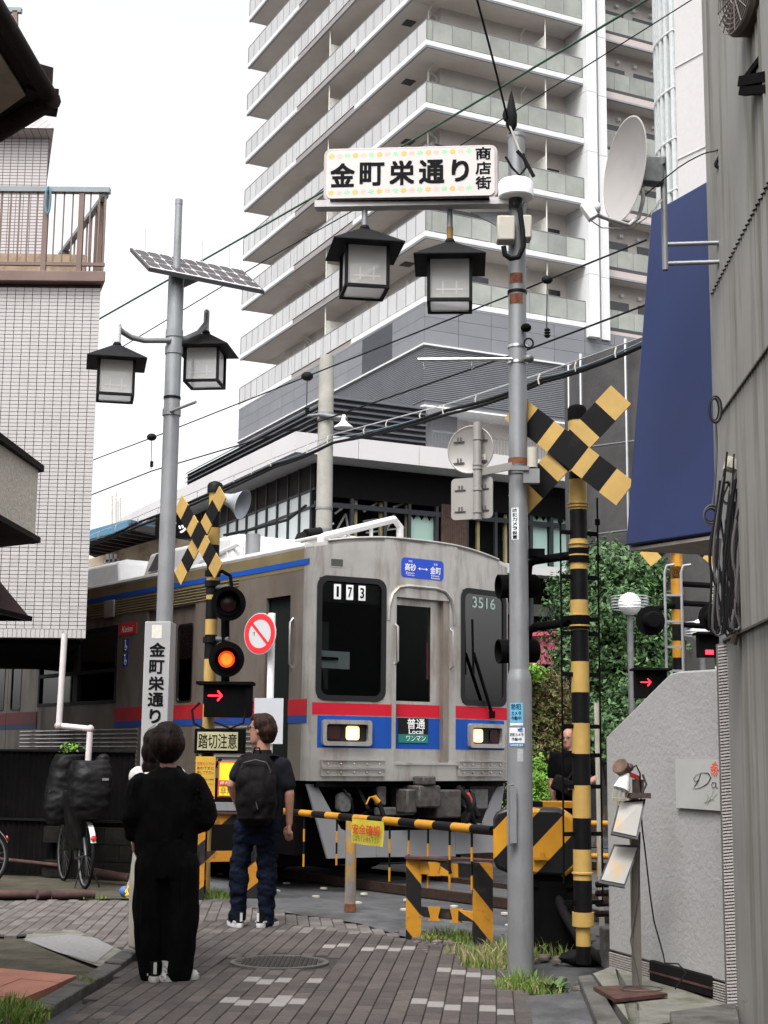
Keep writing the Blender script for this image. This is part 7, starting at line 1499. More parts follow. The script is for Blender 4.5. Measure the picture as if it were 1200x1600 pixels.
# lashed cable bundle with clips
bp_ = [(120, 848, 24), (215, 810, 23), (430, 718, 20), (520, 682, 18.5), (700, 634, 16), (850, 585, 14), (1010, 528, 12.5), (1100, 500, 12)]
cb = thing('cable_bundle', 'lashed bundle of thick black cables strung right across the street', 'cable', at(500, 690, 18))
for dy, r_, m in ((8, .019, M['wire']), (11.5, .017, M['wire']), (5, .008, mat('blue_grey_cable', (0.10, 0.16, 0.2), .5))):
    mb = MB(); P = [at(x, y + dy + 2 * math.sin(i * 2.1 + dy), Y) for i, (x, y, Y) in enumerate(bp_)]; q = []
    for i in range(len(P) - 1): q += sag(P[i], P[i + 1], .03, 5)[:-1]
    mb.tube(q + [P[-1]], r_, 6); mb.build('cable_strand', m, cb, world=True)
mb = MB(); mb.tube([at(x, y - 3, Y) for x, y, Y in bp_], .007, 5); mb.build('messenger_wire', M['steel'], cb, world=True)
for i in range(len(bp_) - 1):
    (x0, y0, Y0), (x1, y1, Y1_) = bp_[i], bp_[i + 1]; k = max(1, int((x1 - x0) / (22 + x0 * .03)))
    for j in range(k): t = (j + random.uniform(-.15, .15)) / k; p = at(x0 + (x1 - x0) * t, y0 + (y1 - y0) * t - 3, Y0 + (Y1_ - Y0) * t - .03); mb = MB(); mb.tube([p, p + Vector((-.02, -.02, -.06)), p + Vector((-.01, -.02, -.11))], .008, 5); mb.build('cable_clip', M['cream'], cb, world=True)
wire('low slack cable just above the train roof', [(350, 836, 22), (400, 826, 21), (450, 812, 20), (478, 790, 19.5)], .02, M['wire'])
wire('second low cable beside the roof vent', [(395, 878, 22), (430, 862, 21), (470, 846, 20)], .016, M['wire'])

# ================================================================ PEOPLE
TS = bpy.data.scenes.new('workbench')
def remesh(mb, name, mats, parent, vox=.011, fold=0.0, fs=(9, 9, 5), smooth=2, seed=0.0, hem=None):
    me = bpy.data.meshes.new('tmp'); me.from_pydata(mb.v, [], mb.f); me.update()
    o = bpy.data.objects.new('tmp', me); TS.collection.objects.link(o)
    m = o.modifiers.new('r', 'REMESH'); m.mode = 'VOXEL'; m.voxel_size = vox
    if smooth: s = o.modifiers.new('s', 'SMOOTH'); s.iterations = smooth; s.factor = .5
    TS.view_layers[0].update(); dg = TS.view_layers[0].depsgraph; out = bpy.data.meshes.new_from_object(o.evaluated_get(dg)); bpy.data.objects.remove(o)
    out.name = name; out.materials.clear()
    for k in (mats if isinstance(mats, (list, tuple)) else [mats]): out.materials.append(k)
    if fold:
        for v in out.vertices:
            p = v.co; d = noise.noise(Vector((p.x * fs[0] + seed, p.y * fs[1], p.z * fs[2]))) + .5 * noise.noise(Vector((p.x * fs[0] * 2.3, p.y * fs[1] * 2.3 + seed, p.z * fs[2] * 2.1)))
            v.co = p + v.normal * (d * fold)
    out.polygons.foreach_set('use_smooth', [True] * len(out.polygons)); out.update()
    return link(name, out, parent)
def limb(mb, pts, rs, n=14, flat=1.0):
    P = []; Q = []
    for i in range(len(pts) - 1):
        for k in range(4): t = k / 4; P.append(Vector(pts[i]).lerp(Vector(pts[i + 1]), t)); Q.append(rs[i] + (rs[i + 1] - rs[i]) * (t * t * (3 - 2 * t)))
    P.append(Vector(pts[-1])); Q.append(rs[-1]); mb.tube(P, Q, n, flat=flat)
    for i in range(1, len(pts) - 1): mb.ball(pts[i], rs[i] * .99, n=12)
    mb.ball(pts[0], rs[0], n=12); mb.ball(pts[-1], rs[-1], n=12)
def hand(mb, w, d, palm, side):                        # w wrist, d direction, palm normal, side +1 thumb along +s
    w, d = Vector(w), Vector(d).normalized(); pn = Vector(palm).normalized(); s = d.cross(pn).normalized() * side; pn = s.cross(d) * side
    c = w + d * .05
    mb.tube([w, w + d * .03, w + d * .075, w + d * .09], [.022, .034, .036, .030], 12, flat=.55)
    for i, (o, L) in enumerate(((.030, .062), (.011, .072), (-.008, .068), (-.026, .052))):
        b = w + d * .085 + s * o; k1 = b + d * L * .5 + pn * .008; k2 = b + d * L * .85 + pn * .026; mb.tube([b - d * .02, b, k1, k2], [.0095, .0095, .009, .0075], 8); mb.ball(k2, .0075, n=8)
    b = w + d * .03 + s * .025; k = b + d * .035 + s * .022 + pn * .012; e = k + d * .028 + pn * .008; mb.tube([b, k, e], [.013, .011, .009], 8); mb.ball(e, .009, n=8)
def head_mb(mb, c, yaw, s=1.0, tilt=0.0):              # c = centre of the skull, face towards +y turned by yaw
    f = MB(); rings = [(-.125, .022, .026, .052), (-.115, .040, .044, .042), (-.095, .052, .062, .030), (-.06, .061, .078, .018), (-.02, .068, .088, .006), (.02, .073, .095, .000), (.06, .073, .094, -.004), (.09, .063, .080, -.006), (.112, .042, .054, -.008), (.122, .016, .02, -.008)]
    f.loft([((0, cy, z), rx, ry, 0) for z, rx, ry, cy in rings], 20)
    f.tube([(0, .086, .018), (0, .104, -.015), (0, .112, -.032)], [.008, .011, .014], 8); f.ball((0, .110, -.033), .0145, n=8)
    for sx in (-1, 1): f.ball((sx * .074, -.008, -.008), .03, n=10, sc=(.3, .6, 1)); f.ball((sx * .03, .088, .028), .014, n=8, sc=(1.3, .6, .5))
    f.ball((0, .088, -.066), .02, n=8, sc=(1.2, .5, .45))
    M_ = Matrix.Translation(Vector(c)) @ Matrix.Rotation(yaw, 4, 'Z') @ Matrix.Rotation(tilt, 4, 'X') @ Matrix.Scale(s, 4)
    mb.add([M_ @ Vector(p) for p in f.v], f.f, 0); return M_
def eyes(par, M_, glasses=True, mat_=None):
    mb = MB()
    for sx in (-1, 1): mb.ball(M_ @ Vector((sx * .031, .086, .012)), .009, n=8)
    mb.build('eye', M['black'], par)
    if glasses:
        mb = MB()
        for sx in (-1, 1):
            q = [M_ @ Vector((sx * .034 + .024 * math.cos(a), .103, .010 + .017 * math.sin(a))) for a in [2 * math.pi * i / 14 for i in range(15)]]; mb.tube(q, .0022, 5)
            mb.tube([M_ @ Vector((sx * .058, .102, .014)), M_ @ Vector((sx * .074, .07, .014)), M_ @ Vector((sx * .079, .0, .012))], .0022, 5)
        mb.tube([M_ @ Vector((-.01, .104, .012)), M_ @ Vector((.01, .104, .012))], .0022, 5); mb.build('glasses', M['black'], par)
m_skin = mat('skin', (0.30, 0.15, 0.105), .55, var=.08, scale=12); m_hair = mat('brown_black_hair', (0.006, 0.003, 0.0028), .5, var=.5, scale=30, bump=.2, bscale=90, spec=.10, dirt=.8, dcol=(0.022, 0.011, 0.008), dscale=(55, 55, 3), dth=.5)
def cloth(name, c, var=.25, r=.9): return mat(name, c, r, var=var, scale=7, bump=.25, bscale=140, spec=.06)
def shoe(par, c, yaw, m1, m2, s=1.0):
    f = MB(); f.loft([((0, .02, .0), .046, .135, 0), ((0, .02, .02), .049, .140, 0), ((0, .02, .035), .046, .136, 0)], 20); M_ = Matrix.Translation(Vector(c)) @ Matrix.Rotation(yaw, 4, 'Z') @ Matrix.Scale(s, 4)
    g = MB(); g.add([M_ @ Vector(p) for p in f.v], f.f); sh = g.build('shoe', m2, par)
    f = MB(); f.loft([((0, .02, .034), .043, .130, 0), ((0, .015, .055), .040, .120, 0), ((0, -.02, .075), .038, .082, 0), ((0, -.055, .105), .036, .048, 0), ((0, -.06, .125), .036, .046, 0)], 20); g = MB(); g.add([M_ @ Vector(p) for p in f.v], f.f); g.build('upper', m1, sh)
    f = MB()
    for sx in (-1, 1): f.bar((sx * .040, -.03, .05), (sx * .036, .06, .075), .006, .016); f.bar((sx * .043, -.09, .045), (sx * .040, .02, .05), .006, .012)
    f.bar((0, -.108, .05), (0, -.108, .12), .02, .006, up=(0, 1, 0)); g = MB(); g.add([M_ @ Vector(p) for p in f.v], f.f); g.build('shoe_trim', m2 if m1 is not m2 else M['black'], sh)

# ---- man with backpack
YM = 12.6; mo = Vector((at(400, 1183, YM).x, YM, 0)); sc_m = 190.0
man = thing('person', 'man with brown hair and glasses in dark polo shirt and jeans, wearing a black backpack', 'person', mo)
def mp(x, y, dy=0.0): q = at(x, y, YM + dy); return Vector((q.x - mo.x, dy, q.z))
sh, he = mp(414, 1190), mp(411, 1140)
cx = mp(411, 1200).x
body = MB(); HM = head_mb(body, mp(409, 1140, .0), R(62), 1.06, R(4))
limb(body, [mp(411, 1158), mp(412, 1185)], [.056, .062])
body.loft([((cx, 0, mp(0, 1260).z), .14, .09, 0), ((cx, 0, mp(0, 1215).z), .17, .10, 0), ((cx, 0, mp(0, 1190).z), .15, .08, 0), ((cx, 0, mp(0, 1180).z), .07, .06, 0)], 20)
elL, wrL = mp(361, 1226, -.01), mp(374, 1266, .12); elR, wrR = mp(452, 1240, .0), mp(452, 1287, .04)
shL, shR = mp(381, 1192, 0), mp(443, 1196, 0)
limb(body, [shL, elL, wrL], [.05, .040, .027]); limb(body, [shR, elR, wrR], [.05, .043, .028])
hand(body, wrR, (-.02, .06, -1), (.2, 1, 0), -1); hand(body, wrL, (.4, .5, -.6), (.5, .5, .3), 1)
hpL, hpR = mp(388, 1270), mp(420, 1270); knL, knR = mp(374, 1355), mp(417, 1360); anL, anR = mp(371, 1432), mp(416, 1436)
limb(body, [hpL, knL, anL], [.08, .055, .04]); limb(body, [hpR, knR, anR], [.08, .055, .04])
bo = remesh(body, 'body', m_skin, man, .0085, smooth=1)
eyes(bo, HM)
hr = MB()
for (x, y, z, r, s) in ((0, -.022, .045, .100, (1.0, 1.0, .95)), (0, -.055, .0, .092, (1, 1, 1.0)), (0, -.06, -.05, .07, (1, 1, .9)), (0, .05, .085, .066, (1.05, .8, .7)), (-.05, -.01, .03, .045, (.7, 1, 1.1)), (.05, -.01, .03, .045, (.7, 1, 1.1)), (.0, -.06, -.04, .055, (1, .6, .8))):
    c = HM @ Vector((x, y, z)); hr.ball(c, r, n=18, sc=s if abs(s[0] - s[1]) < .01 else ((s[0] + s[1]) / 2, (s[0] + s[1]) / 2, s[2]))
remesh(hr, 'hair', mat('man_hair', (0.016, 0.007, 0.005), .5, spec=.1, var=.5, scale=30, bump=.3, bscale=90, dirt=.8, dcol=(0.05, 0.024, 0.015), dscale=(45, 45, 6), dth=.5), man, .009, fold=.006, fs=(22, 22, 14))
m_polo = cloth('dark_polo', (0.010, 0.0105, 0.0145)); m_jean = cloth('dark_denim', (0.0045, 0.0065, 0.014), .5); m_bp = mat('backpack_nylon', (0.0055, 0.0045, 0.005), .7, var=.4, scale=9, bump=.25, bscale=50, spec=.07)
st_ = MB(); Z = lambda y: mp(400, y).z
st_.loft([((cx, .01, Z(1282)), .175, .125, 0), ((cx, .01, Z(1262)), .18, .13, 0), ((cx, 0, Z(1230)), .185, .13, 0), ((cx, 0, Z(1205)), .205, .125, 0), ((cx, 0, Z(1192)), .195, .11, 0), ((cx, 0, Z(1183)), .12, .085, 0), ((cx, 0, Z(1176)), .075, .072, 0)], 28)
limb(st_, [shL + Vector((.01, 0, -.01)), shL.lerp(elL, .58)], [.078, .066]); limb(st_, [shR + Vector((-.01, 0, -.01)), shR.lerp(elR, .72)], [.080, .068])
so2 = remesh(st_, 'shirt', m_polo, man, .011, fold=.012, fs=(9, 9, 7), seed=3)
mb = MB(); mb.lathe([(.074, 0), (.080, .005), (.070, .045), (.064, .045)], mp(411, 1180), 20); mb.build('collar', m_polo, man)
jn = MB(); jx = mp(404, 1275).x
jn.loft([((jx, 0, Z(1320)), .155, .11, 0), ((jx, 0, Z(1295)), .172, .125, 0), ((jx, 0, Z(1265)), .165, .12, 0)], 24)
limb(jn, [hpL + Vector((-.0, 0, -.04)), knL, anL + Vector((0, 0, .04)), anL + Vector((0, 0, -.02))], [.105, .083, .066, .07]); limb(jn, [hpR + Vector((0, 0, -.04)), knR, anR + Vector((0, 0, .04)), anR + Vector((0, 0, -.02))], [.105, .083, .066, .07])
remesh(jn, 'jeans', m_jean, man, .009, fold=.020, fs=(10, 10, 16), seed=9)
shoe(man, (anL.x - .01, .0, 0), R(28), M['black'], m_sw); shoe(man, (anR.x, .0, 0), R(-35), M['black'], m_sw)
bp = MB(); bz0, bz1 = Z(1287), Z(1178)
bxx = mp(403, 1230).x
bp.loft([((bxx, -.17, bz0), .11, .07, 0), ((bxx, -.20, bz0 + .05), .155, .12, 0), ((bxx - .0, -.21, Z(1250)), .17, .135, 0), ((bxx, -.20, Z(1215)), .165, .13, 0), ((bxx, -.18, Z(1190)), .14, .10, 0), ((bxx, -.16, bz1), .09, .06, 0)], 28, sq=.75)
bpk = remesh(bp, 'backpack', m_bp, man, .011, fold=.022, fs=(8, 8, 8), seed=5)
mb = MB()
for dx in (-.095, .075): mb.tube([(bxx + dx * .9, -.16, bz1 - .02), (bxx + dx * 1.15 + .02, -.10, Z(1180)), (bxx + dx * 1.5 + .03, -.01, Z(1181)), (bxx + dx * 1.6 + .03, .10, Z(1200))], .034, 10, flat=.35)
mb.build('shoulder_strap', m_bp, bpk)
mb = MB(); mb.tube([(bxx - .12, -.285, Z(1200)), (bxx - .10, -.30, Z(1192)), (bxx, -.315, Z(1187)), (bxx + .09, -.30, Z(1191)), (bxx + .12, -.28, Z(1202)), (bxx + .125, -.28, Z(1240))], .005, 5); mb.tube([(bxx + .0, -.335, Z(1240)), (bxx + .03, -.345, Z(1262))], .004, 5); mb.build('zip', mat('zip_grey', (0.05, 0.05, 0.052), .4), bpk)
mb = MB(); mb.tube([(bxx - .03, -.17, bz1 - .0), (bxx - .02, -.19, bz1 + .05), (bxx + .02, -.19, bz1 + .05), (bxx + .03, -.17, bz1)], .008, 6); mb.build('grab_loop', m_bp, bpk)

# ---- woman in black, back to us
YW = 9.62; wo = Vector((at(262, 1183, YW).x, YW, 0))
wom = thing('person', 'person with short dark bob in loose black top and wide black trousers, seen from behind', 'person', wo)
def wp_(x, y, dy=0.0): q = at(x, y, YW + dy); return Vector((q.x - wo.x, dy, q.z))
Z = lambda y: wp_(262, y).z; cx = wp_(263, 1200).x
body = MB(); HW = head_mb(body, wp_(261, 1160, .01), R(12), .94)
limb(body, [wp_(262, 1178), wp_(263, 1205)], [.05, .055])
body.loft([((cx, 0, Z(1300)), .13, .09, 0), ((cx, 0, Z(1225)), .15, .09, 0), ((cx, 0, Z(1208)), .08, .06, 0)], 20)
shL, shR = wp_(219, 1228), wp_(303, 1226); elL, elR = wp_(206, 1275), wp_(320, 1277, .02); wrL, wrR = wp_(210, 1308, .05), wp_(300, 1295, .22)
limb(body, [shL, elL, wrL], [.04, .035, .024]); limb(body, [shR, elR, wrR], [.04, .035, .024]); hand(body, wrL, (.05, .15, -1), (.8, .2, .1), -1); hand(body, wrR, (-.8, .5, 0), (0, .6, .6), 1)
knL, knR = wp_(236, 1420), wp_(282, 1420); anL, anR = wp_(240, 1515), wp_(276, 1513)
limb(body, [wp_(245, 1330), knL, anL], [.08, .055, .04]); limb(body, [wp_(278, 1330), knR, anR], [.08, .055, .04])
bo = remesh(body, 'body', m_skin, wom, .0085, smooth=1); eyes(bo, HW, False)
hr = MB()
for (x, y, z, r, s) in ((0, -.015, .045, .103, (1, 1, .93)), (0, -.03, -.01, .115, (1.02, .95, 1.0)), (0, -.035, -.065, .098, (1.0, .85, .75)), (-.068, .0, -.03, .052, (.8, 1, 1.5)), (.068, .0, -.03, .052, (.8, 1, 1.5)), (0, -.05, -.10, .066, (1.0, .6, .7)), (0, .055, .07, .052, (1.2, 1, .8))):
    hr.ball(HW @ Vector((x, y, z)), r, n=20, sc=s)
remesh(hr, 'hair', m_hair, wom, .008, fold=.004, fs=(45, 45, 3))
m_bk = cloth('black_cotton', (0.0030, 0.0026, 0.0029), .6); m_bk2 = cloth('black_twill', (0.0024, 0.0021, 0.0024), .6)
tp = MB(); tp.loft([((cx, .02, Z(1335)), .195, .135, 0), ((cx, .01, Z(1310)), .205, .14, 0), ((cx, 0, Z(1265)), .205, .14, 0), ((cx, 0, Z(1232)), .20, .125, 0), ((cx, 0, Z(1216)), .165, .11, 0), ((cx, 0, Z(1204)), .10, .085, 0), ((cx, 0, Z(1198)), .07, .075, 0)], 28)
limb(tp, [shL, elL + Vector((.01, 0, .0)), elL.lerp(wrL, .75)], [.082, .085, .062]); limb(tp, [shR, elR, elR.lerp(wrR, .7)], [.080, .082, .06])
remesh(tp, 'top', m_bk, wom, .009, fold=.020, fs=(9, 9, 4), seed=2)
tr_ = MB(); px_ = wp_(261, 1340).x; tr_.loft([((px_, 0, Z(1372)), .17, .13, 0), ((px_, 0, Z(1345)), .185, .14, 0), ((px_, 0, Z(1310)), .165, .13, 0)], 24)
limb(tr_, [wp_(239, 1350), wp_(235, 1420), wp_(237, 1480), wp_(240, 1516)], [.125, .112, .105, .098]); limb(tr_, [wp_(281, 1350), wp_(284, 1420), wp_(281, 1480), wp_(277, 1516)], [.125, .112, .105, .098])
remesh(tr_, 'trousers', m_bk2, wom, .010, fold=.017, fs=(16, 16, 3.5), seed=7)
m_snk = mat('sneaker_white', (0.42, 0.41, 0.40), .6, dirt=1, dcol=(.01, .01, .01), dscale=(26, 26, 30), dth=.53); shoe(wom, (wp_(240, 1515).x, -.01, 0), R(14), M['black'], m_snk); shoe(wom, (wp_(272, 1515).x + .02, -.02, 0), R(-58), m_snk, m_snk)
# ---- second person just beyond her
fo = Vector((at(246, 1183, 10.5).x, 10.5, 0)); fr = thing('person', 'person with long black hair and a white top, almost hidden behind the person in black', 'person', fo)
def fp_(x, y, dy=0.0): q = at(x, y, 10.5 + dy); return Vector((q.x - fo.x, dy, q.z))
Z = lambda y: fp_(246, y).z; cx = fp_(246, 1200).x
body = MB(); HF = head_mb(body, fp_(246, 1165), R(-20), .92); limb(body, [fp_(246, 1180), fp_(246, 1205)], [.048, .052])
shL, shR = fp_(217, 1212), fp_(275, 1212); elL, elR = fp_(219, 1270), fp_(280, 1270); wrL, wrR = fp_(226, 1300, .15), fp_(270, 1300, .15)
limb(body, [shL, elL, wrL], [.038, .033, .024]); limb(body, [shR, elR, wrR], [.038, .033, .024]); hand(body, wrL, (.3, .6, -.4), (.5, .2, .1), -1); hand(body, wrR, (-.3, .6, -.4), (-.5, .2, .1), 1)
body.loft([((cx, 0, Z(1300)), .12, .08, 0), ((cx, 0, Z(1215)), .14, .08, 0), ((cx, 0, Z(1200)), .07, .06, 0)], 16)
for x in (236, 256): limb(body, [fp_(x, 1320), fp_(x, 1400), fp_(x, 1492)], [.075, .05, .038])
remesh(body, 'body', m_skin, fr, .012, smooth=1)
hr = MB()
for (x, y, z, r, s) in ((0, -.015, .04, .098, (1, 1, .95)), (0, -.04, -.04, .095, (1.02, .8, 1.2)), (-.07, -.01, -.07, .05, (.8, .9, 1.9)), (.07, -.01, -.07, .05, (.8, .9, 1.9)), (0, -.06, -.16, .075, (1.1, .5, 1.0))): hr.ball(HF @ Vector((x, y, z)), r, n=18, sc=s)
remesh(hr, 'hair', m_hair, fr, .010, fold=.007, fs=(26, 26, 5))
tp = MB(); tp.loft([((cx, 0, Z(1320)), .165, .12, 0), ((cx, 0, Z(1260)), .16, .115, 0), ((cx, 0, Z(1220)), .17, .11, 0), ((cx, 0, Z(1204)), .10, .08, 0), ((cx, 0, Z(1198)), .06, .06, 0)], 24)
limb(tp, [shL, elL], [.072, .06]); limb(tp, [shR, elR], [.072, .06]); remesh(tp, 'top', cloth('white_cotton', (0.62, 0.60, 0.58), .05), fr, .011, fold=.012)
tp = MB(); tp.loft([((cx, 0, Z(1480)), .15, .12, 0), ((cx, 0, Z(1380)), .165, .13, 0), ((cx, 0, Z(1310)), .15, .11, 0)], 24); remesh(tp, 'long_skirt', cloth('cream_skirt', (0.45, 0.42, 0.36), .08), fr, .012, fold=.018, fs=(12, 12, 2))
for x in (236, 256): shoe(fr, (fp_(x, 1490).x, 0, 0), 0, M['black'], m_snk, .92)
# ---- man beyond the crossing, facing us
YR = 18.7; ro = Vector((at(886, 1183, YR).x, YR, 0)); rm = thing('person', 'balding man with glasses in a black shirt with a black shoulder bag beyond the crossing', 'person', ro)
def rp_(x, y, dy=0.0): q = at(x, y, YR + dy); return Vector((q.x - ro.x, dy, q.z))
Z = lambda y: rp_(886, y).z; cx = rp_(890, 1200).x
body = MB(); HR = head_mb(body, rp_(888, 1154), R(152), 1.0); limb(body, [rp_(889, 1165), rp_(890, 1182)], [.056, .062])
shL, shR = rp_(868, 1184), rp_(916, 1184); elL, elR = rp_(861, 1222), rp_(936, 1213, -.0); wrL, wrR = rp_(866, 1255, -.05), rp_(905, 1232, -.22)
limb(body, [shL, elL, wrL], [.048, .042, .029]); limb(body, [shR, elR, wrR], [.048, .042, .029]); hand(body, wrL, (.1, -.2, -1), (1, 0, 0), 1); hand(body, wrR, (-1, -.1, .05), (0, -.4, -1), 1)
body.loft([((cx, 0, Z(1250)), .14, .09, 0), ((cx, 0, Z(1190)), .16, .09, 0), ((cx, 0, Z(1176)), .08, .06, 0)], 18)
for s_ in (-.09, .09): limb(body, [(cx + s_, 0, .88), (cx + s_ * 1.1, 0, .48), (cx + s_ * 1.1, .02, .08)], [.085, .058, .04])
bo = remesh(body, 'body', m_skin, rm, .012, smooth=1); eyes(bo, HR)
hr = MB()
for sx in (-1, 1): hr.ball(HR @ Vector((sx * .06, -.03, .0)), .035, n=12, sc=(.6, 1.1, 1.0))
hr.ball(HR @ Vector((0, -.075, .0)), .05, n=12, sc=(1.1, .5, .9)); remesh(hr, 'hair', m_hair, rm, .009)
tp = MB(); tp.loft([((cx, 0, Z(1268)), .185, .13, 0), ((cx, 0, Z(1230)), .185, .13, 0), ((cx, 0, Z(1195)), .20, .12, 0), ((cx, 0, Z(1182)), .16, .10, 0), ((cx, 0, Z(1172)), .075, .07, 0)], 24)
limb(tp, [shL, shL.lerp(elL, .7)], [.08, .07]); limb(tp, [shR, shR.lerp(elR, .7)], [.08, .07]); remesh(tp, 'shirt', m_bk, rm, .016, fold=.012)
tp = MB(); tp.loft([((cx, 0, .78), .165, .12, 0), ((cx, 0, .98), .165, .12, 0)], 20)
for s_ in (-.09, .09): limb(tp, [(cx + s_, 0, .86), (cx + s_ * 1.1, 0, .48), (cx + s_ * 1.1, .0, .08)], [.10, .08, .065])
remesh(tp, 'trousers', m_bk2, rm, .016, fold=.012)
for s_ in (-.1, .1): shoe(rm, (cx + s_, -.02, 0), R(180), M['black'], M['black'])
mb = MB(); q = rp_(881, 1228, -.17); mb.box(q, (.30, .09, .20), ry=R(25)); bg_ = mb.build('shoulder_bag', m_bp, rm, bevel=.03); mb = MB(); mb.tube([rp_(912, 1180, -.06), rp_(898, 1200, -.15), rp_(884, 1222, -.17)], .018, 8, flat=.3); mb.build('strap', m_bp, bg_)
for p_, k_ in ((man, 0), (wom, 0), (fr, 0), (rm, 0)): pass

# ================================================================ RIGHT SIDE: walls, blue sign, dish, cables, lamp stand
# ---- corrugated building
D0 = Vector((at(1143, 1183, 8.3).x, 8.3, 0)); cdir = Vector((-math.sin(R(3.6)), -math.cos(R(3.6)), 0))   # towards the camera
cg = thing('corrugated_building', 'weathered grey corrugated metal building side along the right edge', 'building', D0)
m_cor = mat('weathered_corrugated', (0.195, 0.19, 0.178), .6, metal=.2, var=.12, scale=1.5, dirt=.8, dcol=(0.10, 0.095, 0.075), dscale=(6, 6, .35), dth=.48)
zseam = [-.05, 2.12, zat(640, 8.25, 1122), zat(440, 8.2, 1119) , 8.5]
cn = Vector((cdir.y, -cdir.x, 0)); cn = cn if cn.x < 0 else -cn
for i in range(4):
    z0, z1 = zseam[i], zseam[i + 1]; off = .012 * i; mb = MB(); per = .035; N_ = int(15.0 / per)
    P = [D0 + cdir * (k * per) + cn * (off + (.018 if k % 2 else 0)) for k in range(N_)]
    vs = [(p.x, p.y, z0 - .05) for p in P] + [(p.x, p.y, z1) for p in P]; mb.add(vs, [(k, k + 1, N_ + k + 1, N_ + k) for k in range(N_ - 1)]); mb.build('metal_sheet', m_cor, cg, world=True, ang=20)
mb = MB(); q = D0 + cdir * 15; mb.slab([D0 + Vector((.02, 0, 8.5)) - cn * .02, q + Vector((0, 0, 8.5)) - cn * .02, q + Vector((5, 0, 8.5)), D0 + Vector((5, 0, 8.5))], 8.5); mb.build('wall_core', m_cladd, cg, world=True)
for z in zseam[1:4]:
    mb = MB(); mb.bar(D0 + cn * .03 + Vector((0, 0, z - .05)), D0 + cdir * 14 + cn * .045 + Vector((0, 0, z - .05)), .012, .012); mb.build('lap_edge', mat('lap_dark', (0.07, .062, .05), .9) if 'lap_dark' not in bpy.data.materials else bpy.data.materials['lap_dark'], cg, world=True)
mb = MB(); mb.bar(D0 + cn * .02, D0 + cn * .02 + Vector((0, 0, 8.5)), .05, .05, up=(0, 1, 0)); mb.build('corner_trim', M['grey'], cg, world=True)
# ---- stucco garden wall
m_stc = mat('grey_stucco', (0.31, 0.305, 0.302), .9, var=.05, scale=2.5, bump=.35, bscale=30, dirt=.3, dcol=(.2, .19, .17), dscale=(1.5, 1.5, 1), dth=.55)
Wa, Wb = gr(952, 1512, .05), gr(1150, 1572, .05); Wa.z = Wb.z = 0
sw = thing('stucco_wall', 'low grey stucco wall with a sloping top beside the striped signal post', 'wall', Wa)
wu = (Wb - Wa).normalized(); wn = Vector((wu.y, -wu.x, 0))
def WP(x, y): q = onp(x, y, Wa, wn); return ((q - Wa).dot(wu), q.z)
p1, p2, p3, p4 = WP(948, 1152), WP(1046, 1053), WP(1060, 1049), WP(1128, 1046)
E_ = (Wb - Wa).length + .1
mb = MB(); mb.prism([(0, .16), (E_, .16), (E_, p4[1]), (p3[0], p3[1]), (p2[0], p2[1]), (0, p1[1])], Wa, wu, SZ, -.18); mb.build('stucco', m_stc, sw, world=True, bevel=.012)
mb = MB()
for i in range(9): mb.bar(Wa + wn * -.004 + Vector((0, 0, .03 + i * .0145)) - wu * 0, Wa + wu * E_ + wn * -.004 + Vector((0, 0, .03 + i * .0145)), .01, .008)
o = mb.build('tile_base', mat('pale_base_tile', (0.32, 0.29, 0.27), .7, var=.3, scale=40), sw, world=True); o['kind'] = 'stuff'
mb = MB(); mb.prism([(0.01, 0), (E_, 0), (E_, .165), (0.01, .165)], Wa - wn * .012, wu, SZ, -.16); mb.build('base', M['bed'], sw, world=True)
# shop plate with a red flower
s0, s1, s2 = WP(1062, 1262), WP(1150, 1186), WP(1062, 1186)
pl_ = thing('shop_plate', 'white shop plate with black script and a red flower on the stucco wall', 'sign', Wa + wu * s0[0] + wn * .01 + Vector((0, 0, s0[1])))
ew = s1[0] - s0[0] + .05; eh = s2[1] - s0[1]
mb = MB(); mb.prism([(0, 0), (ew, 0), (ew, eh), (0, eh)], Wa + wu * s0[0] + wn * .010 + Vector((0, 0, s0[1])), wu, SZ, .014); mb.build('plate', mat('plate_offwhite', (0.38, 0.38, 0.365), .4, var=.05), pl_, world=True)
po = Wa + wu * s0[0] + wn * .026 + Vector((0, 0, s0[1]))
def PP(x, y): a = WP(x, y); return Wa + wu * a[0] + wn * .0265 + Vector((0, 0, a[1]))
def stroke(pts, rs, m, nm='lettering'):
    mb = MB(); mb.tube([PP(*p) for p in pts], rs, 6, flat=.3); mb.build(nm, m, pl_, world=True)
stroke([(1101, 1209), (1097, 1221), (1091, 1229)], [.002, .004, .002], M['ink'])
stroke([(1088, 1231), (1094, 1232), (1102, 1230), (1112, 1224), (1117, 1215), (1113, 1208), (1103, 1207), (1094, 1211), (1090, 1217), (1092, 1221), (1097, 1219)], [.0014, .0014, .002, .003, .0036, .003, .0014, .0014, .002, .002, .0014], M['ink'])
stroke([(1124, 1223), (1120, 1222), (1118, 1227), (1120, 1231), (1124, 1229), (1125, 1223), (1125, 1230), (1128, 1231)], .002, M['ink'])
m_gs = mat('stem_green', (0.10, 0.25, 0.10), .6)
for pts in (((1122, 1234), (1117, 1246), (1111, 1258)), ((1112, 1236), (1113, 1246), (1108, 1256)), ((1127, 1240), (1118, 1250), (1106, 1254)), ((1110, 1240), (1116, 1248), (1122, 1250))): stroke(pts, .0012, m_gs, 'stem_mark')
mfl = mat('flower_red', (0.55, 0.10, 0.05), .6)
for k in range(26):
    a = k * 2.4; r_ = 1.1 * math.sqrt(k); mb = MB(); mb.ball(PP(1123 + r_ * math.cos(a) * 1.1, 1202 + 2.1 * r_ * math.sin(a)), .0065, n=6, sc=(1, .3, 1)); mb.build('petal_mark', mfl, pl_, world=True)
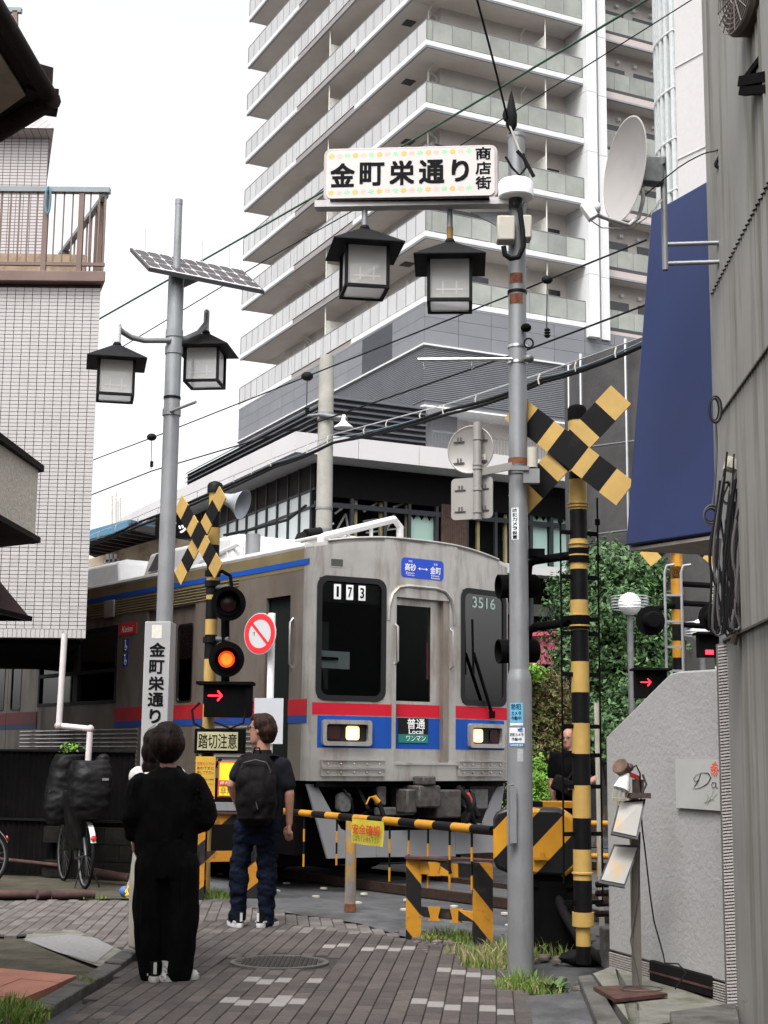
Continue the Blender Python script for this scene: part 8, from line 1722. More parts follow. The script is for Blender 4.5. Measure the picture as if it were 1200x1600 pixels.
# ribbed tile pilaster between the wall and the metal building
rt = thing('ribbed_pilaster', 'narrow leaning pilaster of thin pale ribs between the stucco wall and metal building', 'pilaster', Vector((at(1128, 1183, 8.45).x, 8.4, 0)))
ms_r = mat('pale_rib', (0.36, 0.33, 0.32), .6, var=.15, scale=30); ztr = zat(1006, 8.3, 1130)
mb = MB(); q0, q1 = at(1138, 1595, 8.28), at(1120, 1006, 8.28); nrib = 118
mb2 = MB(); mb2.slab([(q0.x + .006, 8.30, ztr), (q0.x + .10, 8.26, ztr), (q0.x + .10, 8.34, ztr), (q0.x + .006, 8.36, ztr)], ztr); mb2.build('backing', mat('pilaster_backing', (.12, .11, .10), .9), rt, world=True)
for i in range(nrib):
    z = .0 + (ztr) * i / nrib; x = q0.x
    mb.bar((x, 8.285, z), (x + .085, 8.25, z + .012), .014, ztr / nrib * .55)
o = mb.build('rib', ms_r, rt, world=True); o['kind'] = 'stuff'
mb = MB(); x0 = q0.x + .10; mb.bb((x0, 8.24, 0), (x0 + .045, 8.4, zat(1010, 8.3))); mb.bb((x0 + .047, 8.22, 0), (x0 + .12, 8.35, zat(1330, 8.3))); mb.build('flat_panel', mat('pale_grey_panel', (0.30, .30, .29), .6, var=.06), rt, world=True)
# ---- blue awning sign
m_bs = mat('blue_vinyl', (0.015, 0.025, 0.083), .5, var=.06, scale=2, spec=.25)
bs = thing('blue_sign', 'large plain blue tapering sign jutting from the metal building', 'sign', at(1120, 835, 8.2))
F1, F2, F3, F4 = at(978, 852, 9.1), at(1130, 830, 8.25), at(1118, 276, 8.35), at(1018, 332, 9.0)
F4.y = 9.35; F3.y = 8.6; F4 = at(1018, 332, 9.35); F3 = at(1117, 276, 8.6)
bk_ = Vector((.22, .38, 0)); mb = MB(); mb.slab([F1, F2, F3, F4], 1, 0, d=(.12, .22, 0)); mb.build('blue_face', m_bs, bs, world=True, bevel=.01)
mb = MB(); u0 = at(988, 856, 9.15); mb.slab([F1 + Vector((.03, .03, -.012)), F2 + Vector((0, .03, -.012)), at(1128, 866, 8.75), at(1096, 862, 9.3)], .02); mb.build('underside', mat('soffit_ply', (0.30, 0.27, 0.23), .8, var=.3, scale=5, dirt=.6, dcol=(.14, .1, .06), dscale=(5, 5, 5)), bs, world=True)
# ---- satellite dish
ds = thing('satellite_dish', 'grey satellite dish on a bracket fixed to the metal building', 'satellite dish', at(1035, 300, 7.9)); DYs = 8.0
dc = at(990, 267, DYs); ax = Vector((.965, .25, -.03)).normalized()
m_dish = mat('dish_grey', (0.33, 0.31, 0.30), .5, var=.06, scale=5)
mb = MB(); rr = [(0.0, .0), (.08, -.004), (.16, -.018), (.235, -.04), (.262, -.052), (.270, -.05), (.262, -.046), (.235, -.033), (.16, -.010), (.08, .004), (0.0, .008)]
mb.lathe(rr, (0, 0, 0), 40, axis=(0, 0, 1)); Mq = Matrix.Translation(dc) @ Vector((0, 0, 1)).rotation_difference(ax).to_matrix().to_4x4()
g = MB(); g.add([Mq @ (Vector(p) * 1.13) for p in mb.v], mb.f, 0); g.build('dish', m_dish, ds, world=True)
m_cast = mat('dish_mount', (0.14, 0.145, 0.15), .6, metal=.3, var=.3, scale=15)
hb_ = at(1016, 268, DYs + .03); mb = MB(); mb.box(hb_, (.14, .08, .16), rz=.2); mb.bar(hb_ + Vector((-.08, 0, -.04)), at(1000, 296, DYs), .05, .05); mb.bar(hb_, at(1036, 252, DYs + .03), .06, .05); mb.build('mount', m_cast, ds, world=True, bevel=.01)
mp0, mp1 = at(1036, 246, DYs + .04), at(1037, 422, DYs + .04); mb = MB(); mb.cyl(mp0, (mp0.x, mp0.y, mp1.z), .019, n=14); mb.build('mast', M['grey'], ds, world=True)
for y in (382, 412): q = at(1041, y, DYs + .04); e = at(1136, y - 3, 7.95); mb = MB(); mb.cyl(q, e, .013, n=10); mb.build('bracket_tube', M['grey'], ds, world=True)
mb = MB(); q = at(1134, 397, 7.95); mb.box(q, (.02, .06, .16)); mb.build('wall_plate', M['grey'], ds, world=True)
mb = MB(); mb.tube([at(1004, 292, DYs), at(1005, 312, DYs - .02), at(998, 340, DYs - .08), at(982, 352, DYs - .14), at(950, 342, DYs - .22), at(925, 333, DYs - .28)], .012, 10); mb.build('feed_arm', mat('feed_arm_grey', (0.42, .41, .40), .5), ds, world=True)
mb = MB(); q = at(920, 330, DYs - .29); mb.box(q, (.055, .06, .10), ry=R(-32)); mb.lathe([(.03, 0), (.034, .03), (.03, .05)], q + Vector((.01, 0, .015)), 14, axis=(.9, .2, .3)); mb.build('receiver', M['white'], ds, world=True, bevel=.006)
mb = MB(); mb.tube([at(924, 345, DYs - .25), at(940, 356, DYs - .2), at(985, 358, DYs - .12), at(1010, 340, DYs), at(1035, 312, DYs)], .0035, 5); mb.build('coax', M['cream'], ds, world=True)
# ---- air conditioner up on the wall
ac = thing('air_conditioner', 'outdoor air conditioner fan grille on a black bracket at the top right corner', 'air conditioner', at(1190, 60, 6.6))
q = at(1186, 12, 6.9); mb = MB(); m_acb = mat('ac_casing', (0.26, .23, .2), .5, var=.1)
mb.bb((q.x + .05, 6.3, q.z - .18), (q.x + .4, 7.15, q.z + .5)); mb.build('casing', m_acb, ac, world=True, bevel=.01)
axc = Vector((-1, -.2, 0)).normalized(); gc = at(1172, -5, 6.8); mb = MB(); mb.lathe([(.19, -.05), (.20, .05), (.18, .07), (.0, .075)], gc, 30, axis=axc); mb.build('fan_drum', mat('fan_dark', (0.05, .035, .028), .7), ac, world=True)
su_ = axc.cross(SZ).normalized(); mb = MB()
for r_ in (.04, .065, .09, .115, .14, .165, .19): mb.tube([gc + axc * .085 + su_ * r_ * math.cos(t) + SZ * r_ * math.sin(t) for t in [i * math.pi / 14 for i in range(29)]], .0035, 5)
for k in range(16): a = k * math.pi / 8; mb.tube([gc + axc * .088 + (su_ * math.cos(a) + SZ * math.sin(a)) * .04, gc + axc * .088 + (su_ * math.cos(a) + SZ * math.sin(a)) * .19], .003, 5)
o = mb.build('fan_grille', mat('grille_brown', (0.13, .11, .095), .5), ac, world=True); o['kind'] = 'stuff'
mb = MB(); mb.bar(at(1160, 128, 6.8), at(1215, 118, 6.5), .05, .05); mb.bar(at(1160, 143, 6.8), at(1215, 138, 6.5), .04, .04); mb.bar(at(1168, 125, 6.8), at(1215, 62, 6.6), .05, .03); mb.build('bracket', M['blackm'], ac, world=True)
# ---- cables and boxes on the wall
wc = thing('wall_cables', 'tangle of black cables and conduits hanging down the metal wall', 'cable', at(1150, 800, 7.9))
def wcable(pts, r, m, nm='cable', sm=3):
    P = [at(*p) for p in pts]; q = []
    for i in range(len(P) - 1):
        a, b, c, d = P[max(i - 1, 0)], P[i], P[i + 1], P[min(i + 2, len(P) - 1)]
        for k in range(sm): t = k / sm; q.append(.5 * ((2 * b) + (c - a) * t + (2 * a - 5 * b + 4 * c - d) * t * t + (3 * b - a - 3 * c + d) * t ** 3))
    q.append(P[-1]); mb = MB(); mb.tube(q, r, 6); return mb.build(nm, m, wc, world=True)
m_tan = mat('tan_conduit', (0.20, .165, .14), .6, var=.1); m_gryc = mat('grey_cable', (0.06, .055, .055), .6)
wcable([(1152, -20, 7.8), (1150, 60, 7.8), (1158, 170, 7.8), (1155, 240, 7.8), (1152, 330, 7.8), (1158, 430, 7.8), (1160, 520, 7.8), (1168, 620, 7.75), (1170, 700, 7.75), (1160, 780, 7.7), (1140, 850, 7.75), (1135, 920, 7.75), (1130, 990, 7.8)], .010, M['wire'])
wcable([(1156, 190, 7.75), (1158, 300, 7.75), (1163, 420, 7.75), (1166, 540, 7.75), (1172, 640, 7.7), (1162, 760, 7.7)], .006, mat('dark_green_cable', (0.01, .035, .025), .5))
wcable([(1215, 520, 7.4), (1195, 560, 7.5), (1186, 620, 7.6), (1183, 720, 7.7), (1178, 800, 7.7), (1168, 880, 7.75), (1158, 960, 7.8), (1146, 1006, 7.85)], .021, m_tan, 'conduit')
wcable([(1004, 308, 8.0), (1060, 262, 8.0), (1100, 240, 7.95), (1122, 234, 7.9), (1142, 210, 7.85), (1152, 195, 7.8)], .004, M['wire'])
wcable([(1122, 262, 7.9), (1118, 256, 7.9), (1126, 240, 7.9), (1136, 212, 7.85), (1150, 196, 7.8)], .010, M['wire'])
wcable([(1126, 236, 7.9), (1140, 255, 7.85), (1148, 290, 7.8), (1150, 310, 7.8)], .006, M['cream'])
for k in range(16):
    r = random.Random(k); x0 = 1118 + k * 3.3 + r.uniform(-6, 6); wcable([(x0 + 8, 720 + r.uniform(-20, 40), 7.72), (x0 + r.uniform(-4, 6), 790, 7.72), (x0 - 6 + r.uniform(-4, 6), 860, 7.72), (x0 - 6 + r.uniform(-6, 8), 920 + r.uniform(-20, 10), 7.72), (x0 - 9, 970 + r.uniform(-10, 18), 7.72), (x0 + 4, 990 - k, 7.72), (x0 + r.uniform(-8, 14), 950, 7.72), (x0 + r.uniform(-10, 12), 880, 7.72), (x0 + r.uniform(-6, 10), 820 + r.uniform(-60, 30), 7.74)], r.uniform(.004, .011), M['wire'] if k % 5 else m_gryc)
for cx_, cy_, r1_, r2_, n_ in ((1116, 640, 7, 17, 3), (1110, 805, 9, 10, 4), (1135, 770, 7, 16, 2), (1148, 850, 9, 26, 2), (1132, 935, 11, 42, 3)):
    for k in range(n_): wcable([(cx_ + (r1_ + k * 1.5) * math.cos(t) + k, cy_ + (r2_ + k * 2) * math.sin(t), 7.9) for t in [i * .7 for i in range(10)]], .005, m_gryc if k % 2 else M['wire'], 'cable_coil')
wcable([(1118, 655, 7.95), (1120, 700, 7.95), (1117, 760, 7.95), (1112, 795, 7.95)], .006, m_gryc)
mb = MB(); q = at(1145, 727, 7.8); mb.box(q, (.085, .06, .075), ry=R(18)); mb.box(q + Vector((.0, -.035, -.002)), (.07, .02, .055), ry=R(18)); wbx = tag(mb.build('connection_box', M['cream'], bevel=.004), 'small cream connection box hanging open on the metal wall', 'junction box')
mb = MB(); q = at(1160, 662, 7.8); mb.box(q, (.05, .04, .09), ry=R(-10)); tag(mb.build('cable_splitter', M['greyd'], bevel=.004), 'small grey cable splitter above the cream box', 'junction box')
mb = MB(); mb.box(at(1206, 600, 7.3), (.05, .1, .3)); tag(mb.build('black_bracket', M['blackm']), 'black bracket at the right edge of the metal wall', 'bracket')
# ---- menu lamp stand
SX = at(990, 1183, 9.0); SB = Vector((SX.x, 8.95, .06)); ls2 = thing('menu_stand', 'metal stand with two blank tilted menu boards and clamp lamps on top', 'stand', SB)
mb = MB(); mb.slab([gr(927, 1541, .085), gr(985, 1539, .085), gr(1043, 1552, .085), gr(962, 1561, .085)], .02); mb.build('base_plate', m_dry, ls2, world=True)
mb = MB(); zq = zat(1240, 8.95, 985); mb.bb((SB.x - .034, 8.93, .08), (SB.x + .014, 8.98, zq)); mb.bb((SB.x - .036, 8.925, .08), (SB.x - .034, 8.985, zq)); mb.build('post', mat('stand_post', (0.17, .155, .13), .45, metal=.4, var=.15), ls2, world=True)
m_menu = mat('stained_paper', (0.31, .30, .28), .6, var=.05, dirt=.75, dcol=(.42, .28, .14), dscale=(9, 9, 1.2), dth=.55); m_mf = mat('menu_frame', (0.035, .035, .04), .5)
for (a, b, c, d) in (((967, 1252), (1009, 1248), (996, 1312), (954, 1303)), ((959, 1319), (1000, 1321), (976, 1387), (935, 1379))):
    A_, B_, C_, D_ = at(*a, 8.86), at(*b, 8.86), at(*c, 8.72), at(*d, 8.72); nrm = (B_ - A_).cross(D_ - A_).normalized(); nrm = nrm if nrm.y < 0 else -nrm
    mb = MB(); mb.slab([A_, B_, C_, D_], .012, 0, d=-nrm); f = mb.build('menu_board', m_mf, ls2, world=True)
    ce = (A_ + B_ + C_ + D_) / 4; I = [ce + (p - ce) * k + (Vector((0, 0, .012)) if a[1] < 1300 else Vector((0, 0, -.008))) * 0 + nrm * .003 for p, k in ((A_, .86), (B_, .86), (C_, .86), (D_, .86))]; mb = MB(); mb.slab(I, .002, 0, d=nrm); mb.build('blank_sheet', m_menu, f, world=True)
mb = MB(); q = at(975, 1203, 8.85); mb.lathe([(.02, -.06), (.03, -.03), (.045, .0), (.05, .05), (.045, .055), (.0, .05)], q, 20, axis=(-.45, -.5, .35)); mb.build('lamp_shade', mat('rusty_shade', (0.10, .06, .04), .6, metal=.3, var=.5, scale=20), ls2, world=True)
mb = MB(); q = at(975, 1220, 8.82); mb.lathe([(.018, .05), (.03, .02), (.048, -.05), (.05, -.055), (.0, -.05)], q, 20, axis=(.35, .2, .9)); mb.build('white_shade', mat('shade_white', (0.62, .64, .66), .4), ls2, world=True)
ql = q + Vector((-.03, 0, -.10)); mb = MB()
for k in range(10): a = k * math.pi / 5; mb.tube([q + Vector((math.cos(a) * .05 - .012, math.sin(a) * .05, -.04)), ql + Vector((math.cos(a) * .045, math.sin(a) * .045, -.0)), ql + Vector((math.cos(a) * .015 - .01, math.sin(a) * .015, -.045))], .0018, 4)
mb.tube([ql + Vector((math.cos(t) * .047, math.sin(t) * .047, 0)) for t in [i * .4 for i in range(17)]], .0018, 4); mb.build('wire_cage', mat('cage_brass', (0.40, .36, .25), .4), ls2, world=True)
mb = MB(); mb.bar(at(978, 1207, 8.83), at(1000, 1217, 8.85), .02, .025); mb.build('red_clamp', mat('clamp_red', (0.30, .02, .02), .5), ls2, world=True)
mb = MB(); mb.box(at(997, 1230, 8.86), (.05, .05, .09), rz=.4); mb.box(at(997, 1243, 8.85), (.14, .08, .03)); mb.tube([at(1004, 1210, 8.84), at(1010, 1226, 8.84), at(1004, 1238, 8.84)], .007, 6); mb.ball(at(984, 1199, 8.84), .025, n=10); mb.build('clamp_bracket', mat('clamp_dark', (0.07, .05, .045), .6, metal=.4, var=.4, scale=30), ls2, world=True)
lc = thing('lamp_cord', 'black cord looping from the lamp stand down to the battery box', 'cable', at(1003, 1290, 8.9))
P = [at(988, 1200, 8.8), at(994, 1196, 8.8), at(1000, 1208, 8.82), at(1003, 1290, 8.88), at(1008, 1330, 8.9), at(1016, 1400, 8.9), at(1022, 1440, 8.9), at(1036, 1490, 8.85), at(1039, 1505, 8.8), at(1060, 1506, 8.78), at(1072, 1520, 8.7), at(1055, 1545, 8.6)]
mb = MB(); mb.tube(P, .0045, 6); mb.build('cord', M['wire'], lc, world=True)
mb = MB(); qd = gr(1003, 1546, .09); mb.tube([qd + Vector((math.cos(t) * .12, math.sin(t) * .10, .005)) for t in [i * .35 for i in range(22)]], .004, 5); mb.build('cord_loop', m_gryc, lc, world=True)
mb = MB(); mb.tube([at(1000, 1300, 8.93), at(998, 1400, 8.93), at(985, 1470, 8.9), at(1000, 1540, 8.85)], .004, 5); mb.build('grey_cord', m_gryc, lc, world=True)
bt_ = thing('battery_box', 'long black weight box at the foot of the stucco wall', 'box', gr(1062, 1548, .06)); q = gr(1014, 1532, .055); q2 = gr(1112, 1560, .055); mb = MB(); dd_ = (q2 - q).normalized(); nn_ = Vector((dd_.y, -dd_.x, 0)) * -1; L_ = (q2 - q).length
hbx = at(1062, 1512, (q.y + q2.y) / 2).z - .055
mb.slab([q + Vector((0, 0, hbx)), q2 + Vector((0, 0, hbx)), q2 + nn_ * .16 + Vector((0, 0, hbx)), q + nn_ * .16 + Vector((0, 0, hbx))], hbx); mb.build('case', mat('battery_black', (0.005, .004, .004), .8, spec=.15, var=.4), bt_, world=True, bevel=.01)
mb = MB(); mb.slab([q + Vector((0, 0, hbx * .5)) - nn_ * .004, q2 + Vector((0, 0, hbx * .5)) - nn_ * .004, q2 + Vector((0, 0, hbx * .5)) + nn_ * .1, q + Vector((0, 0, hbx * .5)) + nn_ * .1], .012); mb.build('seam', m_dry, bt_, world=True)
# concrete post stub and pipes beside the track at right
mb = MB(); q = gr(942, 1500); mb.bb((q.x - .06, 10.3, 0), (q.x + .1, 10.5, zat(1445, 10.4))); tag(mb.build('concrete_stub', M['kerb'], bevel=.01), 'short concrete post stub behind the striped signal post base', 'post')
for k, y in enumerate((1382, 1396, 1412, 1428)):
    mb = MB(); mb.cyl(at(932, y, 11.6), at(990, y - 2, 11.4), .024, n=8); tag(mb.build('rusty_pipe', bpy.data.materials['brown_pipe']), 'rusty pipe %s in the stack between striped post and stucco wall' % ('topmost', 'second from the top', 'third from the top', 'lowest')[k], 'pipe', 'stacked rusty pipes')
mb = MB(); q = gr(905, 1505); mb.ball((q.x + .06, q.y + .05, .03), .09, n=12, sc=(2.2, .8, .7)); tag(mb.build('pipe_lump', M['rubber']), 'black rubber duct end at the foot of the striped post', 'duct')
# ---- unseen building block behind the camera, added to darken the lane
nb2 = thing('unseen_lane_block', 'unseen dark block added behind the viewer to darken the lane', 'building', (0, -18, 0)); mb = MB(); mb.bb((-14, -26, 0), (14, -18, 9)); mb.build('wall', m_dkc, nb2)

# ================================================================ BICYCLES, CHAIN
def bike_wheel(par, c, r, ax, m_r=None):
    c = Vector(c); q = Vector((0, 0, 1)).rotation_difference(Vector(ax).normalized()); P = [c + q @ Vector((r * math.cos(t), r * math.sin(t), 0)) for t in [i * math.pi / 20 for i in range(41)]]
    w_ = link('wheel', None, par); mb = MB(); mb.tube(P, .017, 8); mb.build('tyre', M['rubber'], w_, world=True)
    mb = MB(); P2 = [c + q @ Vector(((r - .022) * math.cos(t), (r - .022) * math.sin(t), 0)) for t in [i * math.pi / 20 for i in range(41)]]; mb.tube(P2, .009, 6)
    for k in range(18): t = k * math.pi / 9; mb.tube([c, c + q @ Vector(((r - .02) * math.cos(t), (r - .02) * math.sin(t), 0))], .0012, 4)
    mb.build('rim', M['greyd'], w_, world=True)
def bicycle(label, rear, yaw, cover=True, parent_name='bicycle'):
    b = thing('bicycle', label, 'bicycle', rear, yaw, 'bicycles parked at the black fence')   # local: +y forward
    r = .33; W = lambda p: parent_matrix(b) @ Vector(p); axx = Vector((math.cos(yaw), math.sin(yaw), 0))
    bike_wheel(b, W((0, 0, r)), r, axx); bike_wheel(b, W((0, 1.08, r)), r, axx)
    mb = MB(); bbp = (0, .46, .27); seat = (0, .28, .78); hd = (0, .92, .82)
    for p, q in ((bbp, seat), (bbp, hd), (bbp, (0, 0, r)), (seat, (0, 0, r)), (hd, (0, 1.08, r)), (seat, (0, .9, .74))): mb.cyl(p, q, .017, n=8)
    mb.tube([(-.27, .75, .98), (-.2, .88, 1.02), (0, .94, 1.0), (.2, .88, 1.02), (.27, .75, .98)], .012, 8); mb.cyl(hd, (0, .94, 1.0), .016, n=8); mb.build('frame', mat('bike_frame_dark', (0.03, .03, .035), .4) if 'bike_frame_dark' not in bpy.data.materials else bpy.data.materials['bike_frame_dark'], b)
    mb = MB(); mb.loft([((0, .26, .80), .09, .13, 0), ((0, .27, .84), .085, .12, 0)], 14); mb.build('saddle', M['rubber'], b)
    mb = MB(); n = 16
    for i in range(n):
        a0, a1 = R(25 + 125 * i / n), R(25 + 125 * (i + 1) / n); p = lambda a, x: (x, -(r + .03) * math.cos(a), r + (r + .03) * math.sin(a)); mb.add([p(a0, -.028), p(a0, .028), p(a1, .028), p(a1, -.028)], [(0, 1, 2, 3)])
    mb.build('mudguard', mat('mudguard_white', (0.55, .55, .53), .4) if 'mudguard_white' not in bpy.data.materials else bpy.data.materials['mudguard_white'], b)
    mb = MB(); a = R(32); q = Vector((0, -(r + .045) * math.cos(a), r + (r + .045) * math.sin(a))); mb.lathe([(.03, 0), (.028, .012), (.0, .018)], q, 14, axis=(0, -.9, .4)); mb.build('rear_reflector', mat('reflector_red', (0.40, .01, .01), .25) if 'reflector_red' not in bpy.data.materials else bpy.data.materials['reflector_red'], b)
    mb = MB()
    for sx in (-1, 1): mb.cyl((sx * .03, .0, r), (sx * .13, -.12, .01), .008, n=6)
    mb.build('stand', M['black'], b)
    if cover:
        m_cv = mat('bike_cover', (0.0075, .007, .0075), .5, var=.4, scale=6, bump=.2, bscale=40, spec=.14)
        c = MB(); c.loft([((0, -.02, .72), .14, .20, 0), ((0, -.02, .86), .21, .26, 0), ((0, -.04, .98), .215, .25, 0), ((0, -.04, 1.20), .22, .24, 0), ((0, -.03, 1.33), .19, .18, 0)], 24, sq=.6); c.ball((.13, -.05, 1.33), .08, n=12)
        cv = remesh(c, 'rear_cover', m_cv, b, .014, fold=.016, fs=(5, 5, 11), seed=4)
        mb = MB(); mb.box((.10, -.33, 1.14), (.07, .006, .025)); mb.build('cover_tag', M['grey'], cv)
        c = MB(); c.loft([((-.10, .86, .62), .15, .14, 0), ((-.1, .88, .80), .20, .22, 0), ((-.08, .9, 1.05), .19, .22, 0), ((-.06, .9, 1.28), .17, .2, 0), ((-.02, .86, 1.40), .17, .16, 0)], 22, sq=.7); remesh(c, 'front_cover', m_cv, b, .014, fold=.018, fs=(5, 5, 9), seed=2)
        c = MB(); c.loft([((0, .42, .38), .05, .28, 0), ((0, .4, .7), .14, .40, 0), ((0, .4, 1.0), .17, .48, 0)], 22); remesh(c, 'draped_cover', m_cv, b, .02, fold=.02, fs=(9, 9, 3), seed=2)
    return b
b1 = gr(132, 1387)
bicycle('bicycle with black rain covers, white rear mudguard and red reflector, left of the lamp post', (b1.x, b1.y, 0), R(24))
b3 = at(-34, 1308, 15.7); bicycle('uncovered bicycle cut off by the left edge, only its wheel rim showing', (b3.x, 15.6, 0), R(100), cover=False)
ch = thing('yellow_chain', 'yellow plastic chain hanging beside the black trousers', 'chain', at(207, 1380, 12.8)); m_yc = mat('chain_yellow', (0.65, .42, .02), .45)
P = [at(212, 1345, 12.8), at(206, 1372, 12.8), at(198, 1392, 12.8), at(200, 1400, 12.7), at(210, 1402, 12.7)]
k = 0
for i in range(len(P) - 1):
    n = max(1, int((P[i + 1] - P[i]).length / .028))
    for j in range(n):
        c = P[i].lerp(P[i + 1], j / n); d = (P[i + 1] - P[i]).normalized(); s = d.cross(Vector((0, 1, 0)) if k % 2 else Vector((1, .3, 0))).normalized(); mb = MB(); mb.tube([c + d * math.cos(t) * .024 + s * math.sin(t) * .014 for t in [q * math.pi / 5 for q in range(11)]], .005, 5); mb.build('link', m_yc, ch, world=True); k += 1
mb = MB(); mb.box(at(207, 1384, 13.1), (.06, .1, .12)); mb.ball(at(195, 1393, 13.0), .05, n=10); tag(mb.build('rubbish_bag', mat('bag_blue', (0.05, .12, .3), .6), bevel=.01), 'small blue and white bundle behind the yellow chain', 'bag')

# ================================================================ PLANTS
m_gr = [mat('grass_blade_%d' % i, c, .6, var=.35, scale=14, spec=.3) for i, c in enumerate([(0.11, .19, .03), (0.075, .15, .022), (0.26, .21, .11), (0.17, .23, .05)])]
def blades(name, label, spots, dry=.15, mats=m_gr):    # spots: (point, radius, count, height)
    V = []; Fc = []; Mi = []
    for c, rad, cnt, h in spots:
        c = Vector(c)
        for k in range(int(cnt * .6)):
            a = rng.uniform(0, 2 * math.pi); r_ = rad * math.sqrt(rng.uniform()); x = c.x + r_ * math.cos(a) * 1.2; y = c.y + r_ * math.sin(a); hh = h * .72 * rng.uniform(.3, 1.1) * (1.15 - .6 * r_ / rad); ln = rng.normal(0, .6) ; la = rng.uniform(0, 2 * math.pi); wd = rng.uniform(.002, .0045); pa = rng.uniform(0, math.pi)
            b = len(V); bx, by = math.cos(pa) * wd, math.sin(pa) * wd
            for t, ww in ((0, 1), (.45, .9), (.8, .55)):
                ox = math.cos(la) * ln * hh * t * t; oy = math.sin(la) * ln * hh * t * t; z = hh * t * (1 - .15 * abs(ln) * t)
                V += [(x + ox - bx * ww, y + oy - by * ww, z + c.z), (x + ox + bx * ww, y + oy + by * ww, z + c.z)]
            V.append((x + math.cos(la) * ln * hh, y + math.sin(la) * ln * hh, c.z + hh * (1 - .2 * abs(ln))))
            Fc += [(b, b + 1, b + 3, b + 2), (b + 2, b + 3, b + 5, b + 4), (b + 4, b + 5, b + 6)]; m = 2 if rng.uniform() < dry else int(rng.choice([0, 1, 3])); Mi += [m] * 3
    mb = MB(); mb.v = V; mb.f = Fc; mb.m = Mi; o = mb.build(name, mats); return tag(o, label, None, None, 'stuff')
G = lambda x, y: gr(x, y, -.01)
blades('weeds', 'tufts of green weeds and dry grass round the pole and striped frame', [(G(700, 1468), .18, 900, .17), (G(735, 1474), .15, 600, .17), (G(675, 1470), .10, 300, .13), (G(790, 1500), .20, 900, .26), (G(770, 1512), .16, 600, .16), (G(820, 1545), .16, 800, .20), (G(850, 1552), .12, 400, .14), (G(850, 1490), .22, 1200, .24), (G(880, 1480), .18, 600, .2), (G(800, 1540), .10, 300, .12)], .18)
blades('dry_grass', 'straw coloured dry grass at the foot of the grey pole', [(G(775, 1510), .22, 700, .30), (G(755, 1500), .15, 400, .22), (G(715, 1490), .12, 250, .14)], .6)
blades('weeds', 'green weeds along the mossy edge behind the people', [(G(330, 1400), .14, 500, .16), (G(315, 1404), .12, 400, .15), (G(352, 1404), .12, 260, .12), (G(150, 1404), .12, 120, .06), (G(30, 1352), .15, 160, .07)], .1)
blades('grass_tuft', 'bright green grass tuft at the bottom left corner', [(gr(18, 1592, .04), .17, 1200, .19), (gr(-20, 1580, .04), .2, 700, .16), (gr(45, 1598, .04), .08, 200, .12)], .08)
blades('grass_tuft', 'small grass tuft at the corner of the pink tiles', [(gr(133, 1535, .03), .055, 220, .075)], .1)
blades('grass_tuft', 'sprigs of grass at the bottom right corner', [(gr(1188, 1582, .1), .08, 120, .25)], .6)
m_stone = mat('rubble', (0.11, .09, .08), .9, var=.5, scale=10, bump=.5); mb = MB()
for k in range(150):
    x, y = random.choice([(860, 1490), (905, 1470), (690, 1472), (930, 1540), (840, 1460)]); p = gr(x + random.gauss(0, 26), y + random.gauss(0, 9)); mb.ball(p, random.uniform(.012, .04), n=6, sc=(1.3, 1, .6))
tag(mb.build('rubble_stones', m_stone), 'loose stones and rubble among the weeds', None, None, 'stuff')
def foliage(cl, n, size, seed=0, spread=.9):           # cl: clump ellipsoids (centre, rx, ry, rz)
    g = np.random.default_rng(seed); V = []; Fc = []; Mi = []
    tot = sum(c[1] * c[3] for c in cl)
    for c, rx, ry, rz in cl:
        k = int(n * rx * rz / tot); d = g.normal(size=(k, 3)); d /= np.linalg.norm(d, axis=1)[:, None]; rr_ = g.uniform(.45, 1.05, k) ** .6
        lump = np.array([noise.noise(Vector((a[0] * 2.5 + c[0], a[1] * 2.5 + c[1], a[2] * 2.5 + c[2]))) for a in d]); rr_ *= (1 + .85 * lump)
        P = np.array(c) + d * rr_[:, None] * np.array([rx, ry, rz]); nn = d + g.normal(0, .55, (k, 3)); nn[:, 2] += .35; nn /= np.linalg.norm(nn, axis=1)[:, None]
        u = np.cross(nn, g.normal(size=(k, 3))); u /= np.linalg.norm(u, axis=1)[:, None]; v = np.cross(nn, u); s = (size * g.uniform(.6, 1.3, k))[:, None]
        b = len(V); q = np.stack([P - u * s, P - v * s * .42 + nn * s * .1, P + u * s, P + v * s * .42 + nn * s * .1], 1).reshape(-1, 3); V += [tuple(a) for a in q.tolist()]
        Fc += [(b + 4 * i, b + 4 * i + 1, b + 4 * i + 2, b + 4 * i + 3) for i in range(k)]; Mi += g.integers(0, 3, k).tolist()
    mb = MB(); mb.v = V; mb.f = Fc; mb.m = Mi; return mb
def leafmats(nm, cs): return [mat('%s_leaf_%d' % (nm, i), c, .55, var=.2, scale=2, spec=.3) for i, c in enumerate(cs)]
m_bark = mat('bark', (0.05, .04, .03), .9, var=.4, scale=9, bump=.5)
def tree(nm, label, base, limbs, clumps, n, size, mats, seed, tr=.12):
    t = thing(nm, label, 'tree' if 'tree' in nm else 'bush', base); b = Vector(base); top = sum((Vector(c[0]) for c in clumps), Vector()) / len(clumps); mb = MB()
    mb.tube([b, b.lerp(top, .45) + Vector((.1, 0, 0)), b.lerp(top, .9)], [tr, tr * .75, tr * .45], 10)
    for c in clumps[::2]: mb.tube([b.lerp(top, .5), b.lerp(top, .6).lerp(Vector(c[0]), .5), Vector(c[0])], [tr * .5, tr * .35, tr * .12], 6)
    mb.build('trunk', m_bark, t, world=True); f = foliage(clumps, n, size, seed); f.build('crown', mats, t, world=True); return t
C = lambda x, y, Y, rx, rz, ry=None: (tuple(at(x, y, Y)), rx, ry or rx, rz)
